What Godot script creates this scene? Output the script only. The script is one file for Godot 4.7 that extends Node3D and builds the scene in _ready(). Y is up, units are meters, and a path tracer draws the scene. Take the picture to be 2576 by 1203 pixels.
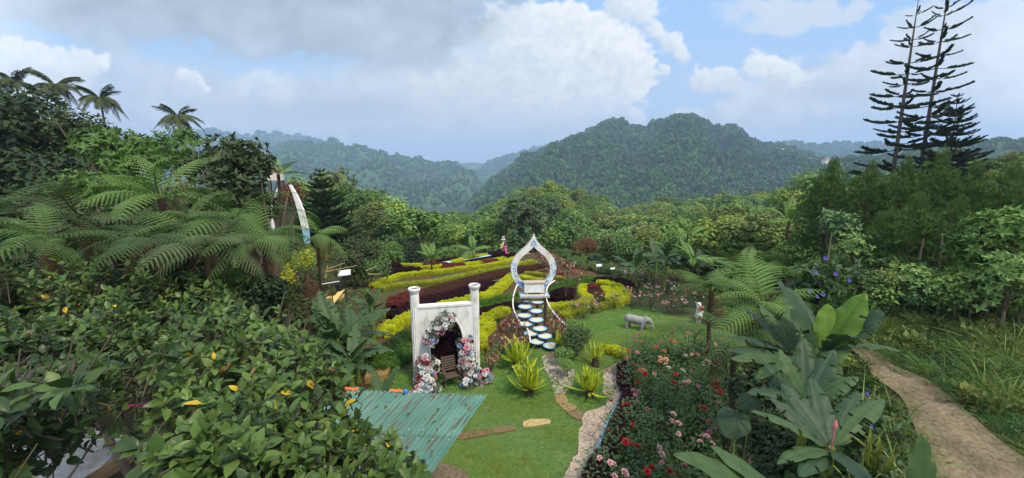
extends Node3D
# A hillside flower garden seen from a balcony: lawn, hedges, white arch, onion-shaped gate, jungle and mountains.
const EYE := Vector3(0, 6.7, 0)
const PITCH := -10.0
const FOCAL := 1000.0   # picture units of a 2576 x 1203 frame
var look: Basis
var rng := RandomNumberGenerator.new()
var lump := FastNoiseLite.new()
var M := {}             # materials
var S := {}             # shared meshes


func rf(a: float, b: float) -> float:
	return rng.randf_range(a, b)


func ray(px: float, py: float) -> Vector3:
	return look * Vector3((px - 1288.0) / FOCAL, -(py - 601.5) / FOCAL, -1.0)


func at(px: float, py: float, depth: float) -> Vector3:
	return EYE + ray(px, py) * depth


func hit(px: float, py: float, up := 0.0) -> Vector3:
	# where the sight line meets the ground (raised by up)
	var r := ray(px, py)
	var t := 1.0
	while t < 400.0:
		var p := EYE + r * t
		if p.y < gh(p.x, p.z) + up:
			break
		t *= 1.02
	var a := t / 1.02
	for i in 18:
		var m := (a + t) * 0.5
		var p := EYE + r * m
		if p.y < gh(p.x, p.z) + up:
			t = m
		else:
			a = m
	return EYE + r * t


# ---------------------------------------------------------------- the lie of the land
const COLS := [-1.2, -0.6, -0.42, -0.29, -0.19, -0.1, 0.0, 0.08, 0.16, 0.28, 0.4, 0.6, 0.8, 1.2]
const ROWS := [0.0, 6.0, 14.5, 25.0, 50.0, 65.0, 90.0, 120.0, 160.0, 230.0, 400.0]
const LAND := [
	[4, 3, 2, 1.2, 0.4, 0, 0, 0, 0, 0.8, 2, 3, 4, 5],
	[4, 3, 1.8, 1, 0.2, 0, 0, 0, 0, 0.8, 2, 3.5, 4.5, 6],
	[4, 2.5, 1.2, 0.4, 0, 0, 0, 0, 0.1, 1.5, 2.4, 4, 5, 7],
	[4, 1.5, 0, -0.8, -1.15, -1.15, -1.15, -1.15, -1.15, -1.0, 0, 2.0, 4, 7],
	[5, 1, -2, -3.4, -3.9, -3.9, -3.9, -3.9, -4, -5, -5, -2.5, 3, 7],
	[5, -1, -4, -7, -9, -9, -8, -8, -9, -10, -9.5, -6, 0, 5],
	[3, -3, -4, -9, -13, -13, -12, -11, -12, -14, -12, -9, -4, 3],
	[-2, -8, -7, -10, -14, -15, -12, -8, -11, -15, -12, -9, -5, 0],
	[-15, -20, -18, -18, -19, -18, -9, -3.6, -8, -15, -11.5, -10, -5, -2],
	[-45, -45, -40, -38, -36, -32, -22, -18, -20, -24, -22, -18, -12, -10],
	[-80, -80, -80, -80, -80, -78, -75, -75, -75, -75, -72, -65, -55, -50]]


func gh(x: float, z: float) -> float:
	var d := clampf(-z, 0.0, 399.9)
	var t := clampf(x / maxf(d, 50.0), -1.199, 1.199)
	var i := 0
	while t >= COLS[i + 1]:
		i += 1
	var j := 0
	while d >= ROWS[j + 1]:
		j += 1
	var u: float = (t - COLS[i]) / (COLS[i + 1] - COLS[i])
	var v: float = (d - ROWS[j]) / (ROWS[j + 1] - ROWS[j])
	return lerpf(lerpf(LAND[j][i], LAND[j][i + 1], u), lerpf(LAND[j + 1][i], LAND[j + 1][i + 1], u), v)


func on_ground(x: float, z: float, up := 0.0) -> Vector3:
	return Vector3(x, gh(x, z) + up, z)


# ---------------------------------------------------------------- shapes
class Shape:
	var v := PackedVector3Array()
	var n := PackedVector3Array()
	var c := PackedColorArray()
	var uv := PackedVector2Array()
	var ix := PackedInt32Array()

	func add(p: Vector3, col := Color.WHITE, w := Vector2.ZERO) -> int:
		v.append(p)
		c.append(col)
		uv.append(w)
		return v.size() - 1

	func tri(a: Vector3, b: Vector3, d: Vector3, col := Color.WHITE) -> void:
		var i := v.size()
		v.append(a); v.append(b); v.append(d)
		c.append(col); c.append(col); c.append(col)
		uv.append(Vector2.ZERO); uv.append(Vector2.ZERO); uv.append(Vector2.ZERO)
		ix.append(i); ix.append(i + 1); ix.append(i + 2)

	func quad(a: Vector3, b: Vector3, d: Vector3, e: Vector3, col := Color.WHITE) -> void:
		var i := v.size()
		v.append(a); v.append(b); v.append(d); v.append(e)
		for k in 4:
			c.append(col)
		uv.append(Vector2(0, 0)); uv.append(Vector2(1, 0)); uv.append(Vector2(1, 1)); uv.append(Vector2(0, 1))
		ix.append(i); ix.append(i + 1); ix.append(i + 2)
		ix.append(i); ix.append(i + 2); ix.append(i + 3)

	func face(a: int, b: int, d: int) -> void:
		ix.append(a); ix.append(b); ix.append(d)

	func face4(a: int, b: int, d: int, e: int) -> void:
		ix.append(a); ix.append(b); ix.append(d)
		ix.append(a); ix.append(d); ix.append(e)

	func box(lo: Vector3, hi: Vector3, col := Color.WHITE, xf := Transform3D.IDENTITY) -> void:
		var p := []
		for k in 8:
			p.append(xf * Vector3(hi.x if k & 1 else lo.x, hi.y if k & 2 else lo.y, hi.z if k & 4 else lo.z))
		quad(p[0], p[2], p[3], p[1], col)
		quad(p[4], p[5], p[7], p[6], col)
		quad(p[0], p[4], p[6], p[2], col)
		quad(p[1], p[3], p[7], p[5], col)
		quad(p[2], p[6], p[7], p[3], col)
		quad(p[0], p[1], p[5], p[4], col)

	func tube(pts: Array, radii: Array, sides := 6, col := Color.WHITE, caps := true) -> void:
		# a round bar along pts; neighbours share vertices so that it shades smoothly
		var start := v.size()
		var side := Vector3.RIGHT
		for k in pts.size():
			var fwd: Vector3 = (pts[mini(k + 1, pts.size() - 1)] - pts[maxi(k - 1, 0)]).normalized()
			if fwd.length() < 0.5:
				fwd = Vector3.UP
			if k == 0:
				side = fwd.cross(Vector3.UP if absf(fwd.y) < 0.9 else Vector3.RIGHT).normalized()
			else:
				side = (side - fwd * side.dot(fwd)).normalized()
			var up := side.cross(fwd)
			var r: float = radii[k] if radii.size() > k else radii[-1]
			for s in sides:
				var a := TAU * s / sides
				add(pts[k] + (side * cos(a) + up * sin(a)) * r, col, Vector2(float(s) / sides, float(k)))
		for k in pts.size() - 1:
			for s in sides:
				var a := start + k * sides + s
				var b := start + k * sides + (s + 1) % sides
				face4(a, b, b + sides, a + sides)
		if caps:
			for e in 2:
				var k: int = 0 if e == 0 else pts.size() - 1
				var mid := add(pts[k], col)
				for s in sides:
					var a := start + k * sides + s
					var b := start + k * sides + (s + 1) % sides
					if e == 0:
						face(mid, b, a)
					else:
						face(mid, a, b)

	func lathe(profile: Array, sides := 24, col := Color.WHITE, centre := Vector3.ZERO, wave := 0.0, waves := 0) -> void:
		# profile: Vector2(radius, height), bottom to top
		var start := v.size()
		for k in profile.size():
			for s in sides:
				var a := TAU * s / sides
				var r: float = profile[k].x * (1.0 - wave * (0.5 + 0.5 * cos(a * waves)))
				add(centre + Vector3(cos(a) * r, profile[k].y, sin(a) * r), col)
		for k in profile.size() - 1:
			for s in sides:
				var a := start + k * sides + s
				var b := start + k * sides + (s + 1) % sides
				face4(a, b, b + sides, a + sides)

	func prism(outline: PackedVector2Array, low: float, high: float, col := Color.WHITE, xf := Transform3D.IDENTITY) -> void:
		# outline in x, y; from low to high along z
		var o := outline
		var t := Geometry2D.triangulate_polygon(o)
		var m := o.size()
		var a := v.size()
		for p in o:
			add(xf * Vector3(p.x, p.y, high), col, p)
		var b := v.size()
		for p in o:
			add(xf * Vector3(p.x, p.y, low), col, p)
		var area := 0.0
		for k in m:
			area += o[k].cross(o[(k + 1) % m])
		for k in range(0, t.size(), 3):
			# one winding towards +z, the other towards -z
			var p0 := o[t[k]]
			var s := (o[t[k + 1]] - p0).cross(o[t[k + 2]] - p0)
			if s < 0.0:
				face(a + t[k], a + t[k + 1], a + t[k + 2])
				face(b + t[k], b + t[k + 2], b + t[k + 1])
			else:
				face(a + t[k], a + t[k + 2], a + t[k + 1])
				face(b + t[k], b + t[k + 1], b + t[k + 2])
		for k in m:
			var p := o[k]
			var q := o[(k + 1) % m]
			var i := v.size()
			add(xf * Vector3(p.x, p.y, low), col); add(xf * Vector3(q.x, q.y, low), col)
			add(xf * Vector3(q.x, q.y, high), col); add(xf * Vector3(p.x, p.y, high), col)
			if area > 0.0:
				face4(i, i + 3, i + 2, i + 1)
			else:
				face4(i, i + 1, i + 2, i + 3)

	func join(o: Shape, xf: Transform3D, tint := Color.WHITE) -> void:
		var s := v.size()
		for k in o.v.size():
			v.append(xf * o.v[k])
			c.append(o.c[k] * tint)
			uv.append(o.uv[k])
		for k in o.ix:
			ix.append(s + k)

	func mesh(smooth := false) -> ArrayMesh:
		var a := []
		a.resize(Mesh.ARRAY_MAX)
		a[Mesh.ARRAY_VERTEX] = v
		a[Mesh.ARRAY_COLOR] = c
		a[Mesh.ARRAY_TEX_UV] = uv
		a[Mesh.ARRAY_INDEX] = ix
		if smooth:
			n.resize(v.size())
			n.fill(Vector3.ZERO)
			for k in range(0, ix.size(), 3):
				var w := (v[ix[k + 2]] - v[ix[k]]).cross(v[ix[k + 1]] - v[ix[k]])
				n[ix[k]] += w
				n[ix[k + 1]] += w
				n[ix[k + 2]] += w
			for k in n.size():
				n[k] = n[k].normalized() if n[k].length_squared() > 0.0 else Vector3.UP
			a[Mesh.ARRAY_NORMAL] = n
		var m := ArrayMesh.new()
		m.add_surface_from_arrays(Mesh.PRIMITIVE_TRIANGLES, a)
		return m


class Many:
	# copies of one mesh for what nobody could count
	var x: Array[Transform3D] = []
	var c := PackedColorArray()

	func add(t: Transform3D, col := Color.WHITE) -> void:
		x.append(t)
		c.append(col)


func put(called: String, m: Mesh, mat: Material, parent: Node = self, xf := Transform3D.IDENTITY) -> MeshInstance3D:
	var o := MeshInstance3D.new()
	o.name = called
	o.mesh = m
	o.material_override = null
	o.set_surface_override_material(0, mat)
	o.transform = xf
	parent.add_child(o, true)
	return o


func put_many(called: String, m: Mesh, mat: Material, many: Many, parent: Node = self) -> MultiMeshInstance3D:
	var mm := MultiMesh.new()
	mm.transform_format = MultiMesh.TRANSFORM_3D
	mm.use_colors = true
	mm.mesh = m
	mm.instance_count = many.x.size()
	for i in many.x.size():
		mm.set_instance_transform(i, many.x[i])
		mm.set_instance_color(i, many.c[i])
	var o := MultiMeshInstance3D.new()
	o.name = called
	o.multimesh = mm
	o.material_override = mat
	o.set_meta("kind", "stuff")
	parent.add_child(o, true)
	return o


func tag(o: Node, label: String, category: String, group := "") -> void:
	o.set_meta("label", label)
	o.set_meta("category", category)
	if group:
		o.set_meta("group", group)


func thing(called: String, label: String, category: String, pos := Vector3.ZERO, group := "", turn := 0.0) -> Node3D:
	var o := Node3D.new()
	o.name = called
	o.position = pos
	o.rotation.y = turn
	add_child(o, true)
	tag(o, label, category, group)
	return o


func setting(o: Node, kind := "structure") -> Node:
	o.set_meta("kind", kind)
	return o


func stuff(o: Node) -> Node:
	o.set_meta("kind", "stuff")
	return o


func lin(r: float, g: float, b: float) -> Color:
	return Color(r, g, b).linear_to_srgb()


func plain(r: float, g: float, b: float, rough := 0.8, spec := 0.5) -> StandardMaterial3D:
	var m := StandardMaterial3D.new()
	m.albedo_color = lin(r, g, b)
	m.roughness = rough
	m.metallic_specular = spec
	return m


func leafy(r: float, g: float, b: float, rough := 0.55, through := 0.5, spec := 0.5) -> StandardMaterial3D:
	# leaf: vertex and copy colours vary it, light passes through
	var m := plain(r, g, b, rough, spec)
	m.vertex_color_use_as_albedo = true
	if through > 0.0:
		m.backlight_enabled = true
		m.backlight = Color(through, through, through * 0.6).linear_to_srgb()
	return m


func tone(spread := 0.3) -> Color:
	# natural difference between one leaf and the next: lighter or darker, yellower or bluer
	var k := 1.0 + rf(-spread, spread)
	var w := rf(-spread, spread) * 0.5
	return Color(k * (1.0 + w), k, k * (1.0 - w))


func noise_tex(freq: float, oct: int, seed_: int, stops: Array, cols: Array, size := 512, bump := false) -> NoiseTexture2D:
	var f := FastNoiseLite.new()
	f.seed = seed_
	f.frequency = freq
	f.fractal_octaves = oct
	var t := NoiseTexture2D.new()
	t.width = size
	t.height = size
	t.seamless = true
	t.noise = f
	if bump:
		return t
	var g := Gradient.new()
	g.offsets = PackedFloat32Array(stops)
	g.colors = PackedColorArray(cols)
	t.color_ramp = g
	return t


func aim(dir: Vector3, up := Vector3.UP) -> Basis:
	# y along dir, z near up
	var y := dir.normalized()
	var x := y.cross(up)
	if x.length() < 0.01:
		x = y.cross(Vector3.RIGHT)
	x = x.normalized()
	return Basis(x, y, x.cross(y))


func poly_world(pts: Array, up := 0.0) -> PackedVector2Array:
	# a patch outlined on the ground, in x, z
	var o := PackedVector2Array()
	for p in pts:
		var w := hit(p[0], p[1], up)
		o.append(Vector2(w.x, w.z))
	return o


func path_world(pts: Array, up := 0.0, step := 0.3) -> PackedVector3Array:
	# a smooth line over the ground through the given places
	var c := Curve3D.new()
	var w := []
	for p in pts:
		w.append(hit(p[0], p[1], up))
	for k in w.size():
		var dirv: Vector3 = (w[mini(k + 1, w.size() - 1)] - w[maxi(k - 1, 0)]) / 5.0
		c.add_point(w[k], -dirv, dirv)
	c.bake_interval = step
	return c.get_baked_points()


func spread_in(poly: PackedVector2Array, per_m2: float) -> PackedVector2Array:
	var lo := poly[0]
	var hi := poly[0]
	for p in poly:
		lo = lo.min(p)
		hi = hi.max(p)
	var n := int((hi.x - lo.x) * (hi.y - lo.y) * per_m2)
	var o := PackedVector2Array()
	for i in n:
		var p := Vector2(rf(lo.x, hi.x), rf(lo.y, hi.y))
		if Geometry2D.is_point_in_polygon(p, poly):
			o.append(p)
	return o


func _ready() -> void:
	rng.seed = 7
	lump.seed = 11
	lump.frequency = 1.0
	lump.fractal_octaves = 5
	look = Basis.from_euler(Vector3(deg_to_rad(PITCH), 0, 0))
	# camera
	var cam := Camera3D.new()
	cam.name = "camera"
	cam.fov = rad_to_deg(2.0 * atan(601.5 / FOCAL))
	cam.transform = Transform3D(look, EYE)
	cam.near = 0.05
	cam.far = 20000.0
	add_child(cam)
	# sky, air and exposure
	var env := Environment.new()
	env.background_mode = Environment.BG_SKY
	env.sky = Sky.new()
	var pan := PanoramaSkyMaterial.new()
	pan.panorama = sky_picture()
	env.sky.sky_material = pan
	env.background_energy_multiplier = 1.0
	env.tonemap_mode = Environment.TONE_MAPPER_LINEAR
	env.tonemap_exposure = 2.85
	env.fog_enabled = true
	env.fog_light_color = Color(0.67, 0.79, 0.94)
	env.fog_density = 0.00031
	env.sdfgi_enabled = true
	env.ssao_enabled = true
	env.ssil_enabled = true
	var we := WorldEnvironment.new()
	we.name = "world_environment"
	we.environment = env
	add_child(we)
	# the sun behind thin cloud: weak, wide, high on the right
	var sun := DirectionalLight3D.new()
	sun.name = "sun"
	sun.light_energy = 0.5
	sun.light_angular_distance = 11.0
	sun.light_color = Color(1.0, 0.95, 0.84)
	sun.shadow_enabled = true
	sun.look_at_from_position(Vector3(9, 20, 10), Vector3.ZERO, Vector3.FORWARD)
	add_child(sun)
	var t0 := Time.get_ticks_msec()
	make_materials()
	make_ground()
	make_mountains()
	print("land ", Time.get_ticks_msec() - t0)
	make_forest()
	print("forest ", Time.get_ticks_msec() - t0)
	make_left_side()
	make_undergrowth()
	print("left ", Time.get_ticks_msec() - t0)
	make_right_side()
	print("right ", Time.get_ticks_msec() - t0)
	make_hedges()
	print("hedges ", Time.get_ticks_msec() - t0)
	make_lawn()
	print("lawn ", Time.get_ticks_msec() - t0)
	make_arch()
	make_gate()
	make_roses()
	print("roses ", Time.get_ticks_msec() - t0)
	make_bush()
	print("bush ", Time.get_ticks_msec() - t0)
	make_small_things()
	print("done ", Time.get_ticks_msec() - t0)


# ---------------------------------------------------------------- sky
const PUFFS := [
	# left cumulus
	[20, 155, 62, 1], [85, 150, 48, 1], [150, 178, 46, 1], [212, 160, 36, 1], [258, 158, 26, 1], [50, 215, 70, 1], [180, 200, 50, 0.85],
	[455, 188, 18, 0.95], [478, 200, 22, 0.98], [502, 214, 18, 0.98], [517, 228, 11, 0.95], [655, 210, 34, 0.7], [600, 228, 30, 0.62], [700, 232, 44, 0.6],
	# the great cumulus
	[1290, 95, 88, 0.9], [1395, 85, 80, 0.95], [1478, 105, 74, 1.0], [1450, 55, 42, 0.95], [1545, 130, 66, 1.0], [1590, 170, 60, 1.0], [1575, 215, 58, 0.95],
	[1535, 250, 48, 0.9], [1400, 220, 130, 0.8], [1240, 210, 120, 0.66], [1180, 150, 95, 0.66], [1080, 220, 90, 0.6], [1600, 300, 26, 0.9],
	# the small ones on the right
	[1650, 78, 24, 0.82], [1690, 106, 30, 0.85], [1716, 138, 22, 0.85], [1675, 175, 16, 0.8], [1768, 205, 34, 0.85], [1820, 200, 36, 0.85], [1900, 168, 34, 0.98],
	[1940, 165, 30, 0.98], [1990, 190, 44, 0.85], [1620, 25, 40, 0.8], [1560, 15, 40, 0.75],
	[860, 352, 18, 0.6], [1015, 358, 16, 0.6], [1080, 352, 16, 0.6], [2060, 285, 22, 0.58]]


func over(a: Color, b: Color, k: float) -> Color:
	return a.lerp(b, clampf(k, 0.0, 1.0))


func in_view_sky(x: float, y: float) -> Color:
	# clouds of that afternoon, by their place in the air ahead
	var n1 := lump.get_noise_2d(x * 0.0032, y * 0.0052)
	var n2 := lump.get_noise_2d(x * 0.011 + 50.0, y * 0.014)
	var n3 := lump.get_noise_2d(x * 0.035, y * 0.04 + 90.0)
	var c := Color(0.325, 0.53, 0.82).lerp(Color(0.42, 0.58, 0.79), smoothstep(0.0, 260.0, y)).lerp(Color(0.48, 0.60, 0.745), smoothstep(180.0, 420.0, y))
	c = over(c, Color(0.385, 0.49, 0.65), smoothstep(2250.0, 2560.0, x) * smoothstep(60.0, 200.0, y) * 0.7)
	# thin veil low over the left half
	var veil := smoothstep(1640.0, 1300.0, x + n1 * 200.0) * smoothstep(120.0, 230.0, y + n1 * 120.0) * (1.0 - smoothstep(330.0, 450.0, y))
	veil *= 1.0 - 0.9 * clampf(1.0 - Vector2((x - 560.0) / 180.0, (y - 155.0) / 70.0).length() + n2 * 0.5, 0.0, 1.0)
	c = over(c, Color(0.57, 0.63, 0.70) * (1.0 + n2 * 0.18 + n3 * 0.05), veil * 0.95)
	var dim := clampf(1.0 - Vector2((x - 850.0) / 330.0, (y - 272.0) / 46.0).length() + n2 * 0.7, 0.0, 1.0)
	c = over(c, Color(0.39, 0.46, 0.55), dim * 0.75)
	# the right deck
	var line := 255.0 - (x - 1740.0) * 0.44 if x < 2000.0 else 140.0 - (x - 2000.0) * 0.3
	var deck := smoothstep(-8.0, 34.0, y - line + n2 * 60.0 + n1 * 60.0) * smoothstep(1660.0, 1760.0, x + n2 * 60.0) * (1.0 - smoothstep(230.0, 400.0, y + n1 * 60.0 + (x - 2000.0) * 0.08))
	c = over(c, Color(0.62, 0.67, 0.73) * (1.0 + n2 * 0.2 + n3 * 0.06), deck * 0.97)
	var gloom := clampf(1.0 - Vector2((x - 2110.0) / 190.0, (y - 228.0) / 40.0).length() + n2 * 0.7, 0.0, 1.0)
	c = over(c, Color(0.42, 0.475, 0.56), gloom * 0.6)
	var high := smoothstep(0.0, 0.5, n1 * 1.2 + n2 * 0.6 + 0.6 - absf(y - 45.0 + (x - 2100.0) * 0.02) / 70.0) * smoothstep(1800.0, 1950.0, x + n2 * 80.0)
	c = over(c, Color(0.60, 0.66, 0.73), high * 0.8)
	var wisp := smoothstep(-0.1, 0.5, n1 + n2 * 0.7 - absf(y - 20.0) / 120.0 + 0.1) * smoothstep(1480.0, 1600.0, x) * 0.5
	c = over(c, Color(0.60, 0.67, 0.76), wisp)
	# cumulus heads, lit from the upper right
	var field := 0.0
	var slope := Vector2.ZERO
	var hot := 0.0
	for p in PUFFS:
		var dx: float = (x - p[0]) / p[2]
		var dy: float = (y - p[1]) / p[2]
		var q: float = dx * dx + dy * dy
		if q < 5.0:
			var w := exp(-1.7 * q)
			field += w
			hot += w * p[3]
			slope += Vector2(dx, dy) * w
	if field > 0.03:
		hot /= field
		slope /= field
		var light := slope.x * 0.42 - slope.y * 0.72
		var soft := 0.13 + 0.25 * smoothstep(-0.1, 0.6, -light) + 0.5 * maxf(0.0, 0.9 - hot)
		var body := smoothstep(0.19 - soft * 0.5, 0.19 + soft, field + (n2 * 0.28 + n3 * 0.2) * clampf(1.6 - field, 0.25, 1.0))
		var l := clampf(0.62 + light * 0.5 - n2 * 0.55 + n3 * 0.36 - 0.10 * smoothstep(0.6, 2.0, field), 0.0, 1.0)
		var pale := Color(0.56, 0.615, 0.675).lerp(Color(0.85, 0.87, 0.87), l)
		c = over(c, pale * lerpf(0.8, 1.0, clampf(hot, 0.0, 1.0)), body * clampf(hot * 1.05, 0.0, 1.0) * (1.0 - smoothstep(240.0, 330.0, y) * 0.5))
	# the grey ceiling over the upper left
	var low := 96.0 + 62.0 * smoothstep(330.0, 760.0, x) * smoothstep(1300.0, 1050.0, x) - 16.0 * smoothstep(300.0, 60.0, x)
	var grey := smoothstep(-0.22, 0.25, (low - y) / 90.0 + n1 * 0.7 + n2 * 0.35) * smoothstep(1420.0, 1120.0, x + n2 * 120.0 + y * 0.5)
	c = over(c, Color(0.375, 0.445, 0.51) * (1.06 + n1 * 0.3 + n2 * 0.14), grey)
	# brighter near the skyline
	c = over(c, Color(0.56, 0.655, 0.76), smoothstep(290.0, 420.0, y) * 0.7)
	c *= SKY_LEVEL
	c.a = 1.0
	return c


const SKY_LEVEL := 0.43   # the exposure lifts it again


func far_sky(az: float, el: float) -> Color:
	var d := Vector3(sin(az) * cos(el), sin(el), -cos(az) * cos(el))
	var n := lump.get_noise_3dv(d * 2.4)
	var n2 := lump.get_noise_3dv(d * 6.0 + Vector3(9, 4, 2))
	var c := Color(0.48, 0.60, 0.745).lerp(Color(0.28, 0.48, 0.84), smoothstep(0.05, 1.0, el))
	var k := smoothstep(-0.35, 0.12, n + n2 * 0.4)
	var white := 0.66 + 0.34 * smoothstep(0.1, 1.3, el) + n2 * 0.25
	c = c.lerp(Color(white * 0.97, white, white * 1.03), k * 0.9) * 0.64
	c.a = 1.0
	return c


func sky_picture() -> ImageTexture:
	const W := 3072
	const H := 1536
	var small := Image.create_empty(W / 8, H / 8, false, Image.FORMAT_RGBF)
	for j in H / 8:
		var el := PI / 2.0 - (j + 0.5) / (H / 8) * PI
		for i in W / 8:
			small.set_pixel(i, j, far_sky((i + 0.5) / (W / 8) * TAU, maxf(el, 0.0)))
	small.resize(W, H, Image.INTERPOLATE_BILINEAR)
	var back := look.inverse()
	var i0 := int(W * (0.5 - 58.0 / 360.0))
	var i1 := int(W * (0.5 + 58.0 / 360.0))
	var j0 := int(H * (0.5 - 36.0 / 180.0))
	var j1 := int(H * 0.5) + 4
	for j in range(j0, j1):
		var el := PI / 2.0 - (j + 0.5) / H * PI
		for i in range(i0, i1):
			var az := ((i + 0.5) / W - 0.5) * TAU
			var d := back * Vector3(sin(az) * cos(el), sin(el), -cos(az) * cos(el))
			if d.z > -0.2:
				continue
			var x := 1288.0 - d.x / d.z * FOCAL
			var y := 601.5 + d.y / d.z * FOCAL
			var keep := smoothstep(-420.0, -60.0, y) * smoothstep(0.0, 4.0, minf(i - i0, i1 - i) / 30.0)
			if keep > 0.0:
				var col := (i + W / 2) % W   # the picture's first column looks along -z
				small.set_pixel(col, j, small.get_pixel(col, j).lerp(in_view_sky(x, y), keep))
	return ImageTexture.create_from_image(small)


# ---------------------------------------------------------------- materials
func make_materials() -> void:
	var ground := plain(1, 1, 1, 0.95, 0.3)
	ground.vertex_color_use_as_albedo = true
	ground.albedo_texture = noise_tex(0.03, 5, 3, [0.0, 0.5, 1.0], [Color(0.72, 0.70, 0.66), Color(0.9, 0.9, 0.88), Color(1, 1, 1)])
	ground.uv1_triplanar = true
	ground.uv1_world_triplanar = true
	ground.uv1_scale = Vector3.ONE * 0.37
	ground.heightmap_enabled = true
	ground.heightmap_scale = 4.0
	ground.heightmap_texture = noise_tex(0.04, 5, 5, [], [], 512, true)
	M.ground = ground
	M.wood = leafy(0.10, 0.075, 0.05, 0.9, 0.0)
	M.leaf = leafy(1, 1, 1, 0.55, 0.5, 0.4)
	M.leaf_dull = leafy(1, 1, 1, 0.75, 0.35, 0.35)
	M.needle = leafy(1, 1, 1, 0.8, 0.25, 0.3)
	M.far_leaf = leafy(1, 1, 1, 0.9, 0.3, 0.2)
	var hill := plain(1, 1, 1, 1.0, 0.1)
	hill.vertex_color_use_as_albedo = true
	M.hill = hill
	M.petal = leafy(1, 1, 1, 0.6, 0.4, 0.3)


# ---------------------------------------------------------------- ground
const LAWN := [[880, 1000], [1000, 955], [1050, 925], [1215, 900], [1240, 870], [1300, 862], [1420, 845], [1480, 800], [1560, 770], [1640, 790], [1720, 800], [1800, 830], [1820, 880], [1700, 890], [1580, 885], [1560, 915], [1515, 940], [1520, 990], [1527, 1015], [1470, 1045], [1455, 1120], [1420, 1210], [1200, 1330], [800, 1330]]
const GARDEN := [[905, 735], [950, 665], [1160, 650], [1290, 632], [1420, 650], [1500, 690], [1590, 720], [1570, 790], [1420, 830], [1220, 900], [1040, 940], [900, 985], [880, 900], [960, 800]]


func make_ground() -> void:
	var lawn := poly_world(LAWN)
	var bed := poly_world(GARDEN)
	var s := Shape.new()
	var ds := [-12.0, -6.0, -3.0, -1.0]
	var d := 0.0
	while d < 399.0:
		ds.append(d)
		d += 0.35 if d < 30.0 else 1.0 if d < 60.0 else 4.0 if d < 160.0 else 12.0
	ds.append(399.0)
	const NC := 420
	for r in ds:
		for i in NC + 1:
			var t := -1.8 + 3.6 * i / NC
			var x := t * maxf(r, 50.0)
			var p := Vector2(x, -r)
			var h := gh(x, -r)
			var k := lump.get_noise_2d(x * 0.35, r * 0.35)
			var col := Color(0.035, 0.05, 0.02).lerp(Color(0.07, 0.06, 0.03), clampf(k * 1.5 + 0.3, 0, 1))
			if r < 30.0 and Geometry2D.is_point_in_polygon(p, lawn):
				col = Color(0.14, 0.185, 0.05).lerp(Color(0.2, 0.22, 0.075), clampf(k + 0.5, 0, 1))
			elif r < 60.0 and Geometry2D.is_point_in_polygon(p, bed):
				col = Color(0.12, 0.07, 0.035).lerp(Color(0.075, 0.075, 0.03), clampf(k * 2.0 + 0.4, 0, 1))
				h += 0.02
			elif r > 60.0:
				h += lump.get_noise_2d(x * 0.03, r * 0.03) * 2.0
			s.add(Vector3(x, h, -r), col)
	for j in ds.size() - 1:
		for i in NC:
			var a := j * (NC + 1) + i
			s.face4(a, a + NC + 1, a + NC + 2, a + 1)
	setting(put("ground", s.mesh(true), M.ground))
	var f := Shape.new()
	f.quad(Vector3(-2600, -84, -300), Vector3(-2600, -84, -3000), Vector3(2600, -84, -3000), Vector3(2600, -84, -300), Color(0.04, 0.06, 0.03))
	setting(put("valley_floor", f.mesh(), M.hill))


# ---------------------------------------------------------------- mountains
func along(outline: Array, px: float) -> float:
	for k in outline.size() - 1:
		if px <= outline[k + 1][0]:
			var a: float = outline[k][0]
			var b: float = outline[k + 1][0]
			return lerpf(outline[k][1], outline[k + 1][1], clampf((px - a) / (b - a), 0, 1))
	return outline[-1][1]


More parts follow.
